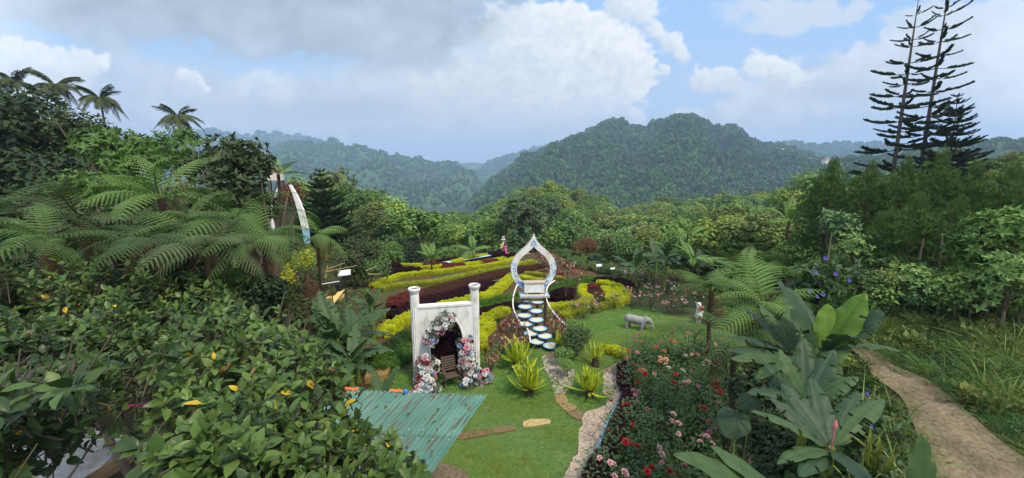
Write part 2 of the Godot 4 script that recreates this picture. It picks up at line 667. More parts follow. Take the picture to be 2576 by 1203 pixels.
func mountain(called: String, outline: Array, ridge: float, foot: float, foot_py: float, seed_: int, rough: float, col: Color, trees := 0, tree_r := 5.0) -> void:
	var f := FastNoiseLite.new()
	f.seed = seed_
	f.frequency = 1.0
	f.fractal_octaves = 5
	var x0: float = outline[0][0]
	var x1: float = outline[-1][0]
	var nu := clampi(int((x1 - x0) / 5.0), 180, 420)
	var nv := 44
	var s := Shape.new()
	for j in nv + 8:
		for i in nu + 1:
			var px := lerpf(x0, x1, float(i) / nu)
			var top := along(outline, px)
			var dr := ridge * (1.0 + 0.16 * f.get_noise_1d(px * 0.006))
			var a := at(px, top, dr)
			var p: Vector3
			var k := 1.0
			if j <= nv:
				var v := float(j) / nv
				var b := at(px, maxf(foot_py, top + 10.0), foot)
				var w := pow(v, 0.8)
				p = b.lerp(a, v)
				p.y = lerpf(b.y, a.y, w * (0.75 + 0.25 * v))
				k = sin(v * PI * 0.94) * 1.1 + 0.06
			else:
				var v := float(j - nv) / 8.0
				p = a + (a - EYE).normalized() * v * ridge * 0.5
				p.y = lerpf(a.y, -80.0, v * v)
			var n := f.get_noise_2d(p.x / (ridge * 0.13), p.z / (ridge * 0.13))
			var g := 1.0 - absf(f.get_noise_2d(p.x / (ridge * 0.2) + 40.0, p.z / (ridge * 0.34))) * 2.2
			p.y += k * ridge * rough * (n * 0.9 + g * 0.5 - 0.4) + f.get_noise_2d(px * 0.11, v_of(j)) * ridge * 0.0022
			s.add(p, col * Color(1.5, 1.8, 1.5) * (1.0 + n * 0.3))
	for j in nv + 7:
		for i in nu:
			var a := j * (nu + 1) + i
			s.face4(a, a + nu + 1, a + nu + 2, a + 1)
	setting(put(called, s.mesh(true), M.hill))
	if trees > 0:
		var many := Many.new()
		for k in trees:
			var i := rng.randi_range(0, nu - 1)
			var j := int(pow(rng.randf(), 0.75) * (nv + 1))
			var a := j * (nu + 1) + i
			var p := s.v[a].lerp(s.v[a + nu + 2], rng.randf()).lerp(s.v[a + 1], rng.randf())
			var r := tree_r * (rf(0.5, 1.0) if rng.randf() < 0.7 else rf(1.0, 1.7))
			var b := Basis.from_euler(Vector3(rf(-0.3, 0.3), rf(0, TAU), 0)).scaled(Vector3(r, r * rf(0.8, 1.3), r))
			var patch := 1.0 + 0.35 * f.get_noise_2d(p.x / (ridge * 0.06), p.z / (ridge * 0.06))
			many.add(Transform3D(b, p + Vector3(0, r * 0.3, 0)), tone(0.15) * col * Color(2.1, 2.6, 2.1) * patch)
		put_many("forest", S.tuft_tree, M.far_leaf, many)


func v_of(j: int) -> float:
	return j * 0.7


func make_mountains() -> void:
	# a far tree: an uneven crown of leaf clumps
	var s := Shape.new()
	for k in 46:
		var d := Vector3(rf(-1, 1), rf(-0.35, 1), rf(-1, 1)).normalized()
		var p := d * rf(0.72, 1.05)
		p.y *= 0.9
		var b := aim(d + Vector3(rf(-0.7, 0.7), rf(-0.5, 0.7), rf(-0.7, 0.7)))
		var r := rf(0.3, 0.5)
		s.quad(p + b.x * r, p + b.z * r * 0.8 + b.y * 0.12, p - b.x * r, p - b.z * r * 0.8 - b.y * 0.1, tone(0.22))
	S.tuft_tree = s.mesh()
	mountain("far_ridge", [[930, 430], [1020, 415], [1080, 407], [1120, 414], [1160, 409], [1200, 411], [1260, 418], [1340, 430]], 3100, 2500, 470, 21, 0.02, Color(0.05, 0.07, 0.04))
	mountain("valley_ridge", [[1120, 470], [1190, 428], [1215, 412], [1250, 400], [1290, 386], [1340, 375], [1395, 362], [1480, 345], [1600, 350]], 2900, 1800, 500, 22, 0.03, Color(0.04, 0.06, 0.028), 4500, 9.0)
	mountain("left_mountain_behind", [[-1100, 380], [-500, 340], [0, 365], [380, 350], [520, 330], [600, 340], [650, 335], [700, 338], [735, 347], [770, 344], [800, 357], [850, 366], [900, 385], [960, 400], [1040, 440]], 2700, 1700, 500, 23, 0.045, Color(0.04, 0.06, 0.028), 11000, 10.0)
	mountain("left_mountain", [[-1200, 430], [-600, 395], [-100, 430], [420, 410], [560, 385], [690, 372], [740, 356], [790, 362], [830, 360], [870, 370], [900, 362], [925, 376], [960, 384], [1000, 394], [1080, 404], [1130, 420], [1180, 440], [1215, 460], [1232, 490], [1250, 520]], 1800, 850, 560, 24, 0.05, Color(0.038, 0.06, 0.024), 22000, 6.6)
	mountain("right_ridge", [[1860, 385], [1945, 366], [2000, 362], [2060, 364], [2100, 359], [2200, 362], [2300, 370], [2450, 366], [2700, 360]], 2100, 1300, 430, 25, 0.02, Color(0.04, 0.06, 0.028), 2500, 9.0)
	mountain("right_hill", [[2020, 440], [2090, 408], [2160, 398], [2240, 396], [2330, 384], [2430, 366], [2500, 361], [2545, 358], [2700, 336], [3000, 350], [3400, 320], [3900, 360]], 620, 300, 490, 26, 0.04, Color(0.04, 0.058, 0.024), 9000, 3.4)
	mountain("centre_mountain", [[1190, 520], [1225, 472], [1260, 441], [1300, 411], [1340, 388], [1400, 366], [1440, 346], [1480, 327], [1530, 309], [1560, 306], [1600, 316], [1625, 319], [1660, 301], [1700, 291], [1750, 292], [1780, 305], [1810, 321], [1850, 318], [1880, 336], [1920, 358], [1980, 375], [2030, 390], [2060, 400], [2085, 425], [2130, 470]], 1000, 480, 560, 27, 0.055, Color(0.036, 0.056, 0.022), 24000, 3.9)


# ---------------------------------------------------------------- plant shapes
func blade(s: Shape, xf: Transform3D, length: float, width: float, col: Color, fold := 0.25, curl := 0.3, segs := 4, rib := 1.25, point := 0.55) -> void:
	# a leaf along +y, its upper face to +z: folded on the midrib, curling back
	var start := s.v.size()
	var light := Color(minf(col.r * rib, 1.0), minf(col.g * rib, 1.0), minf(col.b * rib, 1.0))
	for k in segs + 1:
		var t := float(k) / segs
		var w := width * 0.5 * pow(sin(PI * pow(t, point) * 0.985 + 0.015), 0.9) if k < segs else 0.0
		var y := length * (t - curl * t * t * 0.25)
		var z := -curl * length * t * t * 0.6
		if k == segs:
			s.add(xf * Vector3(0, y, z), col)
		else:
			s.add(xf * Vector3(-w, y, z + w * fold), col)
			s.add(xf * Vector3(0, y, z), light)
			s.add(xf * Vector3(w, y, z + w * fold), col)
	for k in segs - 1:
		var a := start + k * 3
		s.face4(a, a + 3, a + 4, a + 1)
		s.face4(a + 1, a + 4, a + 5, a + 2)
	var e := start + (segs - 1) * 3
	s.face(e, e + 3, e + 1)
	s.face(e + 1, e + 3, e + 2)


func crown(seed_: int, lobes: int, leaves: int, size: float, flat := 1.0, spread := 0.28, inner := 0.3, long := 1.0) -> ArrayMesh:
	# a tree crown of unit radius: leaves spread over several lobes, uneven in outline
	rng.seed = seed_
	var s := Shape.new()
	var c := []
	for k in lobes:
		var d := Vector3(rf(-1, 1), rf(-0.5, 1), rf(-1, 1)).normalized()
		var p := d * rf(0.25, 0.62)
		c.append([p, rf(0.3, 0.5), tone(0.14)])
	for k in leaves:
		var l: Array = c[rng.randi_range(0, lobes - 1)]
		var d := Vector3(rf(-1, 1), rf(-0.75, 1), rf(-1, 1)).normalized()
		var rad: float = l[1] * (1.0 + rf(-inner, 0.12) + (0.25 if rng.randf() < 0.06 else 0.0))
		var p: Vector3 = l[0] + d * rad
		p.y *= flat
		var b := aim(d * 0.4 + Vector3(rf(-1, 1), rf(-0.9, 0.5), rf(-1, 1)), d + Vector3(0, 0.8, 0))
		var r := size * rf(0.6, 1.3)
		var col: Color = tone(spread) * l[2]
		var w := r * 0.42 / long
		s.quad(p - b.y * r * long * 0.2, p + b.x * w + b.z * r * 0.1, p + b.y * r * long - b.z * r * 0.12, p - b.x * w + b.z * r * 0.1, col)
	return s.mesh()


func twig_crown(seed_: int, lobes: int, twigs: int, per: int, length: float, width: float, spread := 0.25, up := 0.3) -> ArrayMesh:
	# as crown(), but of twigs that end in whorls of well-shaped leaves
	rng.seed = seed_
	var s := Shape.new()
	var c := []
	for k in lobes:
		var d := Vector3(rf(-1, 1), rf(-0.4, 1), rf(-1, 1)).normalized()
		c.append([d * rf(0.2, 0.6), rf(0.35, 0.52), tone(0.12)])
	for k in twigs:
		var l: Array = c[rng.randi_range(0, lobes - 1)]
		var d := Vector3(rf(-1, 1), rf(-0.5, 1), rf(-1, 1)).normalized()
		var p: Vector3 = l[0] + d * l[1] * rf(0.6, 1.12)
		var ax := (d + Vector3(rf(-0.5, 0.5), up + rf(-0.4, 0.5), rf(-0.5, 0.5))).normalized()
		var fr := aim(ax)
		for j in per:
			var a := TAU * j / per + rf(-0.4, 0.4)
			var open := rf(0.6, 1.35)
			var dir: Vector3 = ax * cos(open) + (fr.x * cos(a) + fr.z * sin(a)) * sin(open)
			blade(s, Transform3D(aim(dir, ax), p), length * rf(0.7, 1.2), width * rf(0.8, 1.2), tone(spread) * l[2], 0.3, rf(0.1, 0.6), 3)
	return s.mesh()


func frond(s: Shape, a: Vector3, m: Vector3, e: Vector3, width: float, pairs: int, fine: int, col: Color, stem: Color, curl_in := 0.35) -> void:
	# a fern frond along a bent line: pairs of pinnae, each a comb of pinnules
	var pts := []
	var rad := []
	for k in 13:
		var t := k / 12.0
		pts.append(a.lerp(m, t).lerp(m.lerp(e, t), t))
		rad.append(lerpf(0.02, 0.004, t) * width)
	s.tube(pts, rad, 4, stem, false)
	for k in pairs:
		var t := lerpf(0.14, 0.995, (k + 0.5) / pairs)
		var p := a.lerp(m, t).lerp(m.lerp(e, t), t)
		var tan := (m - a).lerp(e - m, t).normalized()
		var side := tan.cross(Vector3.UP).normalized()
		var nrm := side.cross(tan)
		var w := width * 0.5 * pow(sin(PI * clampf(pow(t, 0.8) * 0.93 + 0.04, 0, 1)), 0.75)
		for q in [-1.0, 1.0]:
			var out: Vector3 = (side * q + tan * (0.25 + 0.6 * t)).normalized()
			var c := col * tone(0.12)
			if fine <= 0:
				var b := aim(out, nrm)
				blade(s, Transform3D(b, p), w, w * 0.25, c, 0.1, curl_in, 3, 1.1)
				continue
			var step := w / fine
			var pw := w * 0.115 + 0.012 * width
			for f in fine:
				var u := (f + 0.5) / fine
				var pp: Vector3 = p + out * w * u + Vector3.DOWN * w * curl_in * u * u
				var along_: Vector3 = (out + Vector3.DOWN * curl_in * 2.0 * u).normalized()
				var across := along_.cross(nrm).normalized()
				var r := pw * (1.0 - u * 0.75) * (0.75 if u < 0.12 else 1.0)
				var h := step * 0.5
				for z in [-1.0, 1.0]:
					var tip: Vector3 = pp + across * r * z + along_ * h * 0.7 - nrm * r * 0.2
					s.tri(pp - along_ * h, tip, pp + along_ * h, c)


func banana_leaf(s: Shape, a: Vector3, e: Vector3, arch: float, width: float, col: Color, torn := 4, twist := 0.0) -> void:
	# a broad leaf from its stalk a to its tip e, arching by arch; rippled, torn along the side veins
	var m := (a + e) * 0.5 + Vector3.UP * arch
	var n := 26
	var pts := []
	var rad := []
	for k in n + 1:
		var t := float(k) / n
		pts.append(a.lerp(m, t).lerp(m.lerp(e, t), t))
		rad.append(lerpf(0.026, 0.004, t) * maxf(width, 0.25))
	s.tube(pts, rad, 4, Color(col.r * 2.6, col.g * 2.2, col.b * 1.6), false)
	for q in [-1.0, 1.0]:
		var cuts := {}
		for k in torn:
			cuts[rng.randi_range(5, n - 3)] = rf(0.3, 1.0)
		var prev := []
		var droop := rf(0.1, 0.45)
		var phase := rf(0, 6)
		for k in range(2, n + 1):
			var t := float(k) / n
			var tan: Vector3 = (pts[mini(k + 1, n)] - pts[k - 1]).normalized()
			var side := tan.cross(Vector3.UP)
			side = (side if side.length() > 0.05 else Vector3.RIGHT).normalized().rotated(tan, twist)
			var nrm := side.cross(tan)
			var u := (t - 2.0 / n) / (1.0 - 2.0 / n)
			var w := width * 0.5 * pow(clampf(sin(PI * pow(u, 0.74)), 0, 1), 0.7)
			var wave := sin(u * 21.0 + phase + q) * 0.035 * width
			var row := []
			for j in 4:
				var f := j / 3.0
				var out: Vector3 = side * q * w * f + tan * w * f * 0.22 + nrm * (w * f * 0.32 - w * f * f * droop * 1.7 + wave * f * f)
				row.append(pts[k] + out + nrm * 0.004)
			if prev.size():
				for j in 3:
					var gap: float = cuts.get(k, 0.0)
					if gap > 0.0 and j >= 3 - int(gap * 3.0):
						# a tear: the far side hangs back and leaves an opening
						var pull: Vector3 = (pts[k - 1] - pts[k]) * 0.55 - nrm * width * 0.05
						s.quad(prev[j], prev[j + 1], prev[j + 1] - pull * 0.2, prev[j] - pull * 0.1, col)
						continue
					var band := 1.0 + 0.13 * sin(k * 2.4) + 0.07 * sin(k * 5.1)
					s.quad(prev[j], row[j], row[j + 1], prev[j + 1], Color(col.r * band, col.g * band, col.b * band))
			prev = row


func palm_frond(s: Shape, droop: float) -> void:
	# unit length, rising then hanging; leaflets hang on both sides
	var a := Vector3.ZERO
	var m := Vector3(0, 0.35, 0.45)
	var e := Vector3(0, 0.35 - droop, 0.95)
	var pts := []
	for k in 11:
		var t := k / 10.0
		pts.append(a.lerp(m, t).lerp(m.lerp(e, t), t))
	s.tube(pts, [0.016, 0.012, 0.01, 0.006, 0.004], 4, Color(0.9, 0.9, 0.6), false)
	for k in 30:
		var t := lerpf(0.16, 1.0, k / 29.0)
		var p := a.lerp(m, t).lerp(m.lerp(e, t), t)
		var tan := (m - a).lerp(e - m, t).normalized()
		for q in [-1.0, 1.0]:
			var out: Vector3 = (Vector3.RIGHT * q * 0.8 + tan * 0.75 + Vector3.DOWN * rf(0.1, 0.7)).normalized()
			var l := 0.3 * pow(sin(PI * clampf(t * 0.9 + 0.08, 0, 1)), 0.6) * rf(0.8, 1.1)
			var c := tone(0.2)
			var w := tan * 0.016
			s.quad(p - w, p + out * l * 0.6 - w * 0.9 + Vector3.DOWN * l * 0.05, p + out * l + Vector3.DOWN * l * 0.3, p + w, c)


func brush(s: Shape, p: Vector3, dir: Vector3, length: float, width: float, col: Color) -> void:
	# a needle-clad shoot: crossed slivers
	var b := aim(dir)
	var e := p + dir.normalized() * length
	for x: Vector3 in [b.x, b.z]:
		s.quad(p - x * width * 0.35, p + dir * length * 0.5 - x * width * 0.5, e, p + dir * length * 0.4 + x * width * 0.5, col)


func araucaria_branch(seed_: int, from_: float, shoots: int, lift: float, shoot_len: float, flat: bool) -> ArrayMesh:
	# unit length along +y, upper side +z
	rng.seed = seed_
	var s := Shape.new()
	var pts := []
	for k in 7:
		var t := k / 6.0
		pts.append(Vector3(0, t, -0.07 * sin(PI * t) + lift * t * t))
	s.tube(pts, [0.016, 0.013, 0.011, 0.009, 0.007, 0.004], 4, Color(0.55, 0.42, 0.34), false)
	for k in shoots:
		var t := lerpf(from_, 1.0, pow(rng.randf(), 0.8))
		var p := Vector3(0, t, -0.07 * sin(PI * t) + lift * t * t)
		var l := shoot_len * rf(0.6, 1.2) * (1.15 - 0.5 * t)
		var d := Vector3(rf(-1, 1) * (1.1 if flat else 0.6), rf(0.4, 1.1), rf(0.0, 0.3) if flat else rf(0.1, 0.8)).normalized()
		brush(s, p, d, l, l * (0.3 if flat else 0.4), tone(0.4))
		if flat:
			brush(s, p + d * l * 0.5, (d + Vector3(0, 0.2, 0.5)).normalized(), l * 0.6, l * 0.2, tone(0.25))
	return s.mesh()


func tuft(s: Shape, p: Vector3, dir: Vector3, n: int, length: float, width: float, open: float, col: Color, bend := 0.0) -> void:
	# thin blades from one point
	var b := aim(dir)
	for k in n:
		var a := rf(0, TAU)
		var o := open * sqrt(rng.randf())
		var d: Vector3 = b.y * cos(o) + (b.x * cos(a) + b.z * sin(a)) * sin(o)
		var w := d.cross(b.x * sin(a) + b.z * cos(a)).normalized() * width
		var l := length * rf(0.6, 1.15)
		var c := col * tone(0.2)
		if bend == 0.0:
			s.tri(p - w, p + d * l, p + w, c)
		else:
			var out := Vector3(d.x, 0, d.z)
			var prev_a := p - w
			var prev_b := p + w
			for j in 4:
				var t := (j + 1) / 4.0
				var c0 := p + d * l * t + out * l * t * t * bend * 0.6 + Vector3.DOWN * l * t * t * bend
				var ww := w * (1.0 - t)
				if j < 3:
					s.quad(prev_a, c0 - ww, c0 + ww, prev_b, c)
				else:
					s.tri(prev_a, c0, prev_b, c)
				prev_a = c0 - ww
				prev_b = c0 + ww


func make_shapes() -> void:
	for k in 6:
		S["crown%d" % k] = crown(100 + k, 9 + k % 3 * 3, 1500, 0.115, 0.82, 0.3)
	for k in 3:
		S["fine%d" % k] = crown(120 + k, 12, 2600, 0.085, 0.95, 0.3)
		S["broad%d" % k] = crown(130 + k, 9, 900, 0.17, 0.9, 0.25, 0.4)
		S["whorl%d" % k] = twig_crown(140 + k, 9, 230, 6, 0.16, 0.06)
		S["shrub%d" % k] = twig_crown(150 + k, 7, 190, 5, 0.2, 0.09)
	rng.seed = 31
	var s := Shape.new()
	s.tube([Vector3(0, -0.1, 0), Vector3(0.02, 0.4, 0.01), Vector3(-0.02, 0.75, 0.02), Vector3(0.01, 1.0, 0)], [0.05, 0.04, 0.03, 0.02], 7)
	for k in 5:
		var a := k * 2.4
		s.tube([Vector3(0, 0.5 + 0.08 * k, 0), Vector3(cos(a) * 0.16, 0.72 + 0.07 * k, sin(a) * 0.16), Vector3(cos(a) * 0.3, 0.98 + 0.06 * k, sin(a) * 0.3)], [0.02, 0.014, 0.006], 5, Color.WHITE, false)
	S.trunk = s.mesh(true)
	for k in 4:
		s = Shape.new()
		rng.seed = 40 + k
		frond(s, Vector3.ZERO, Vector3(0, 0.42 - 0.1 * k, 0.5), Vector3(0, 0.16 - 0.17 * k, 1.0), 0.5, 16, 10, Color.WHITE, Color(0.7, 0.7, 0.4), 0.3)
		S["frond%d" % k] = s.mesh()
		s = Shape.new()
		frond(s, Vector3.ZERO, Vector3(0, 0.42 - 0.1 * k, 0.5), Vector3(0, 0.16 - 0.17 * k, 1.0), 0.44, 15, 0, Color.WHITE, Color(0.7, 0.7, 0.4))
		S["far_frond%d" % k] = s.mesh()
		s = Shape.new()
		banana_leaf(s, Vector3.ZERO, Vector3(0, 0.62 - 0.3 * k, 0.78 + 0.05 * k), 0.12 + 0.09 * k, 0.3, Color.WHITE, 5 + k * 3)
		S["banana%d" % k] = s.mesh()
		s = Shape.new()
		palm_frond(s, 0.25 + 0.28 * k)
		S["palm%d" % k] = s.mesh()
		S["sparse_branch%d" % k] = araucaria_branch(60 + k, 0.3, 190, 0.04 + 0.035 * k, 0.165, false)
		S["dense_branch%d" % k] = araucaria_branch(70 + k, 0.12, 64, 0.12 + 0.04 * k, 0.26, true)
		s = Shape.new()
		rng.seed = 80 + k
		for j in 520:
			var d := Vector3(rf(-1, 1), rf(-0.5, 1.1), rf(-1, 1)).normalized()
			var p := d * pow(rng.randf(), 0.4) * Vector3(0.8, 1.0, 0.8)
			tuft(s, p, d * 0.6 + Vector3(0, 0.9, 0), 15, 0.17, 0.0095, 1.15, tone(0.3))
		S["pine%d" % k] = s.mesh()
		s = Shape.new()
		rng.seed = 90 + k
		blade(s, Transform3D.IDENTITY, 1.0, 0.13, Color.WHITE, 0.3, 0.25 + 0.35 * k, 9, 1.2, 0.75)
		for j in s.v.size():
			s.v[j] += Vector3(0, 0, 0.014 * sin(s.v[j].y * 30.0 + k)) if absf(s.v[j].x) > 0.02 else Vector3.ZERO
		S["strap%d" % k] = s.mesh()
	# leaves of the big shrub: oval, folded, with pale midribs
	for k in 6:
		s = Shape.new()
		rng.seed = 170 + k
		blade(s, Transform3D.IDENTITY, 1.0, rf(0.44, 0.54), Color.WHITE, rf(0.15, 0.4), rf(0.1, 0.75), 6, 1.3, 0.8)
		for j in s.v.size():
			s.v[j].z += 0.02 * sin(s.v[j].y * 17.0 + k + s.v[j].x * 9.0)
		S["oval%d" % k] = s.mesh(true)
	# ground plants
	s = Shape.new()
	rng.seed = 180
	for j in 6:
		tuft(s, Vector3(rf(-0.035, 0.035), 0, rf(-0.035, 0.035)), Vector3.UP, 6, 0.05, 0.0035, 1.0, tone(0.2))
	S.turf = s.mesh()
	for k in 2:
		s = Shape.new()
		rng.seed = 181 + k
		tuft(s, Vector3.ZERO, Vector3.UP, 24, 1.0, 0.016, 0.8, Color.WHITE, 0.34)
		S["tall_grass%d" % k] = s.mesh()
	# clumps of small leaves for hedges: round leaves, and feathery green
	s = Shape.new()
	rng.seed = 185
	for j in 30:
		var d := Vector3(rf(-1, 1), rf(-0.6, 1), rf(-1, 1)).normalized()
		var p := d * rf(0.3, 1.0)
		var b := aim(d + Vector3(rf(-0.8, 0.8), rf(-0.3, 0.8), rf(-0.8, 0.8)))
		var r := rf(0.3, 0.5)
		s.quad(p - b.y * r * 0.3, p + b.x * r * 0.5 + b.y * r * 0.3, p + b.y * r + b.z * 0.08, p - b.x * r * 0.5 + b.y * r * 0.3, tone(0.2))
	S.clump = s.mesh()
	s = Shape.new()
	for j in 9:
		tuft(s, Vector3(rf(-0.6, 0.6), rf(-0.8, 0.3), rf(-0.6, 0.6)), Vector3(rf(-0.4, 0.4), 1, rf(-0.4, 0.4)), 9, 1.0, 0.05, 0.7, tone(0.2))
	S.feather = s.mesh()
	# red and cream leaf rosettes
	for k in 2:
		s = Shape.new()
		rng.seed = 190 + k
		for j in 46:
			var d := Vector3(rf(-1, 1), rf(0.0, 1), rf(-1, 1)).normalized()
			var p := d * rf(0.55, 1.0) * Vector3(1, 0.9, 1)
			var fr := aim(d)
			for q in 8:
				var a := TAU * q / 8.0 + rf(-0.3, 0.3)
				var dir: Vector3 = d * rf(0.3, 1.0) + fr.x * cos(a) + fr.z * sin(a)
				var pick := rng.randf()
				var col := Color(0.13, 0.03, 0.035) if pick < 0.5 else Color(0.3, 0.1, 0.1) if pick < 0.68 else Color(0.38, 0.26, 0.17) if pick < 0.82 else Color(0.16, 0.2, 0.06)
				blade(s, Transform3D(aim(dir, d), p), rf(0.16, 0.3), rf(0.05, 0.085), col * tone(0.2), 0.3, rf(0.2, 0.8), 3)
		S["rosettes%d" % k] = s.mesh()
	# rose bushes and their blossoms
	for k in 4:
		s = Shape.new()
		rng.seed = 200 + k
		for j in 7:
			var a := rf(0, TAU)
			var tip := Vector3(cos(a) * rf(0.2, 0.5), rf(0.6, 1.05), sin(a) * rf(0.2, 0.5))
			s.tube([Vector3(0, 0, 0), tip * 0.5 + Vector3(0, 0.1, 0), tip], [0.012, 0.009, 0.005], 4, Color(0.5, 0.45, 0.3), false)
		for j in 210:
			var d := Vector3(rf(-1, 1), rf(-0.7, 1), rf(-1, 1)).normalized()
			var p := Vector3(0, 0.55, 0) + d * Vector3(0.55, 0.52, 0.55) * rf(0.5, 1.1)
			var ax := (d + Vector3(rf(-1, 1), rf(-0.6, 0.5), rf(-1, 1))).normalized()
			var fr := aim(ax, Vector3.UP)
			var c := tone(0.28)
			for q in [[0.0, 0.05, 0.0], [0.03, 0.03, 0.9], [0.03, 0.03, -0.9], [-0.005, 0.025, 1.0], [-0.005, 0.025, -1.0]]:
				var dir: Vector3 = fr.y * cos(q[2]) + fr.x * sin(q[2])
				blade(s, Transform3D(aim(dir, fr.z), p + fr.y * q[0]), q[1] * 1.5, q[1] * 0.9, c * tone(0.1), 0.25, 0.4, 2)
		S["rose_bush%d" % k] = s.mesh()
	for k in 2:
		s = Shape.new()
		rng.seed = 210 + k
		for ring in [[5, 1.25, 1.0], [5, 0.85, 0.85], [4, 0.45, 0.65], [3, 0.15, 0.45]]:
			for j in ring[0]:
				var a: float = TAU * j / ring[0] + ring[1] + rf(-0.2, 0.2)
				var dir := Vector3(cos(a) * sin(ring[1]), cos(ring[1]), sin(a) * sin(ring[1]))
				blade(s, Transform3D(aim(dir, Vector3.UP), Vector3.ZERO), ring[2] * 0.95, ring[2] * 0.95, tone(0.1) * lerpf(1.1, 0.8, ring[2]), 0.35, -0.3 + 0.5 * ring[1], 3, 1.0, 0.9)
		S["blossom%d" % k] = s.mesh()
	# trumpet flower
	s = Shape.new()
	s.lathe([Vector2(0.06, 0.0), Vector2(0.1, 0.4), Vector2(0.25, 0.75), Vector2(0.6, 0.98), Vector2(0.75, 0.95)], 12)
	S.trumpet = s.mesh(true)
	rng.seed = 7


func tint(called: String, r: float, g: float, b: float, like := "leaf") -> Material:
	# the leaf colour of one kind of plant
	if not M.has(called):
		var m: StandardMaterial3D = M[like].duplicate()
		m.albedo_color = lin(r, g, b)
		M[called] = m
	return M[called]


func broad_tree(called: String, label: String, group: String, pos: Vector3, height: float, radius: float, kind: String, mat: Material, bark: Material, squash := 1.0, category := "tree") -> Node3D:
	var o := thing(called, label, category, pos, group, rf(0, TAU))
	put("trunk", S.trunk, bark, o, Transform3D(Basis.from_scale(Vector3(height * 0.45, height * 0.72, height * 0.45)), Vector3.ZERO))
	put("crown", S[kind], mat, o, Transform3D(Basis.from_euler(Vector3(rf(-0.2, 0.2), rf(0, TAU), rf(-0.2, 0.2))).scaled(Vector3(radius, radius * squash, radius)), Vector3(0, height - radius * squash * 0.85, 0)))
	return o


func tree_fern(label: String, pos: Vector3, height: float, n: int, length: float, mat: Material, detail := true, tilt := 0.0, raise := 0.25, group := "tree ferns", turn := 0.0) -> Node3D:
	var o := thing("tree_fern", label, "tree fern", pos, group, turn)
	var s := Shape.new()
	s.tube([Vector3(0, -0.5, 0), Vector3(0.04, height * 0.4, 0.02), Vector3(-0.03, height * 0.75, 0), Vector3(0, height, 0)], [0.09, 0.07, 0.06, 0.08], 8, Color(0.5, 0.4, 0.3))
	put("trunk", s.mesh(true), M.wood, o)
	for k in n:
		var yaw := TAU * k / n + rf(-0.25, 0.25)
		var pitch := raise + rf(-0.3, 0.35) + tilt * cos(yaw) - (0.75 if k % 4 == 3 and detail else 0.0) + (0.12 if detail else 0.0)
		var l := length * rf(0.8, 1.1)
		var b := Basis.from_euler(Vector3(-pitch, yaw, rf(-0.5, 0.5))).scaled(Vector3(l * rf(0.8, 1.15), l, l))
		put("frond", S[("frond%d" if detail else "far_frond%d") % rng.randi_range(0, 3)], mat, o, Transform3D(b, Vector3(0, height, 0)))
	for k in 2 if detail else 0:
		var b := Basis.from_euler(Vector3(rf(1.0, 1.5), rf(0, TAU), rf(-0.4, 0.4))).scaled(Vector3.ONE * length * rf(0.5, 0.75))
		put("dead_frond", S["frond%d" % (k % 4)], M.dead_fern, o, Transform3D(b, Vector3(0, height - 0.05, 0)))
	return o


func banana_plant(label: String, pos: Vector3, height: float, n: int, length: float, mat: Material, group := "banana plants") -> Node3D:
	var o := thing("banana_plant", label, "banana plant", pos, group, rf(0, TAU))
	var s := Shape.new()
	s.tube([Vector3(0, -0.3, 0), Vector3(0, height * 0.5, 0), Vector3(0.02, height, 0)], [0.1, 0.085, 0.05], 8, Color(0.9, 1.0, 0.5))
	put("stem", s.mesh(true), M.banana_stem, o)
	for k in n:
		var yaw := k * 2.4 + rf(-0.3, 0.3)
		var v := clampi(int(float(k) / n * 4.0), 0, 3)
		var l := length * rf(0.8, 1.15)
		put("leaf", S["banana%d" % v], mat, o, Transform3D(Basis.from_euler(Vector3(rf(-0.35, 0.15), yaw, rf(-0.3, 0.3))).scaled(Vector3(l * rf(0.9, 1.3), l, l)), Vector3(0, height * lerpf(1.0, 0.8, float(k) / n), 0)))
	return o


func palm(label: String, pos: Vector3, height: float, length: float, n: int, lean := 0.0) -> Node3D:
	var o := thing("coconut_palm", label, "palm", pos, "coconut palms above the left trees", rf(0, TAU))
	var s := Shape.new()
	s.tube([Vector3(0, -1, 0), Vector3(lean * 0.3, height * 0.5, 0), Vector3(lean, height, 0)], [0.2, 0.15, 0.12], 7)
	put("trunk", s.mesh(true), M.bark, o)
	for k in n:
		var v := k % 4
		var b := Basis.from_euler(Vector3(rf(-0.25, 0.2) - (0.5 if v == 0 else 0.0), k * 2.4 + rf(-0.2, 0.2), rf(-0.2, 0.2)))
		put("frond", S["palm%d" % v], M.palm, o, Transform3D(b.scaled(Vector3.ONE * length * rf(0.85, 1.1)), Vector3(lean, height, 0)))
	return o


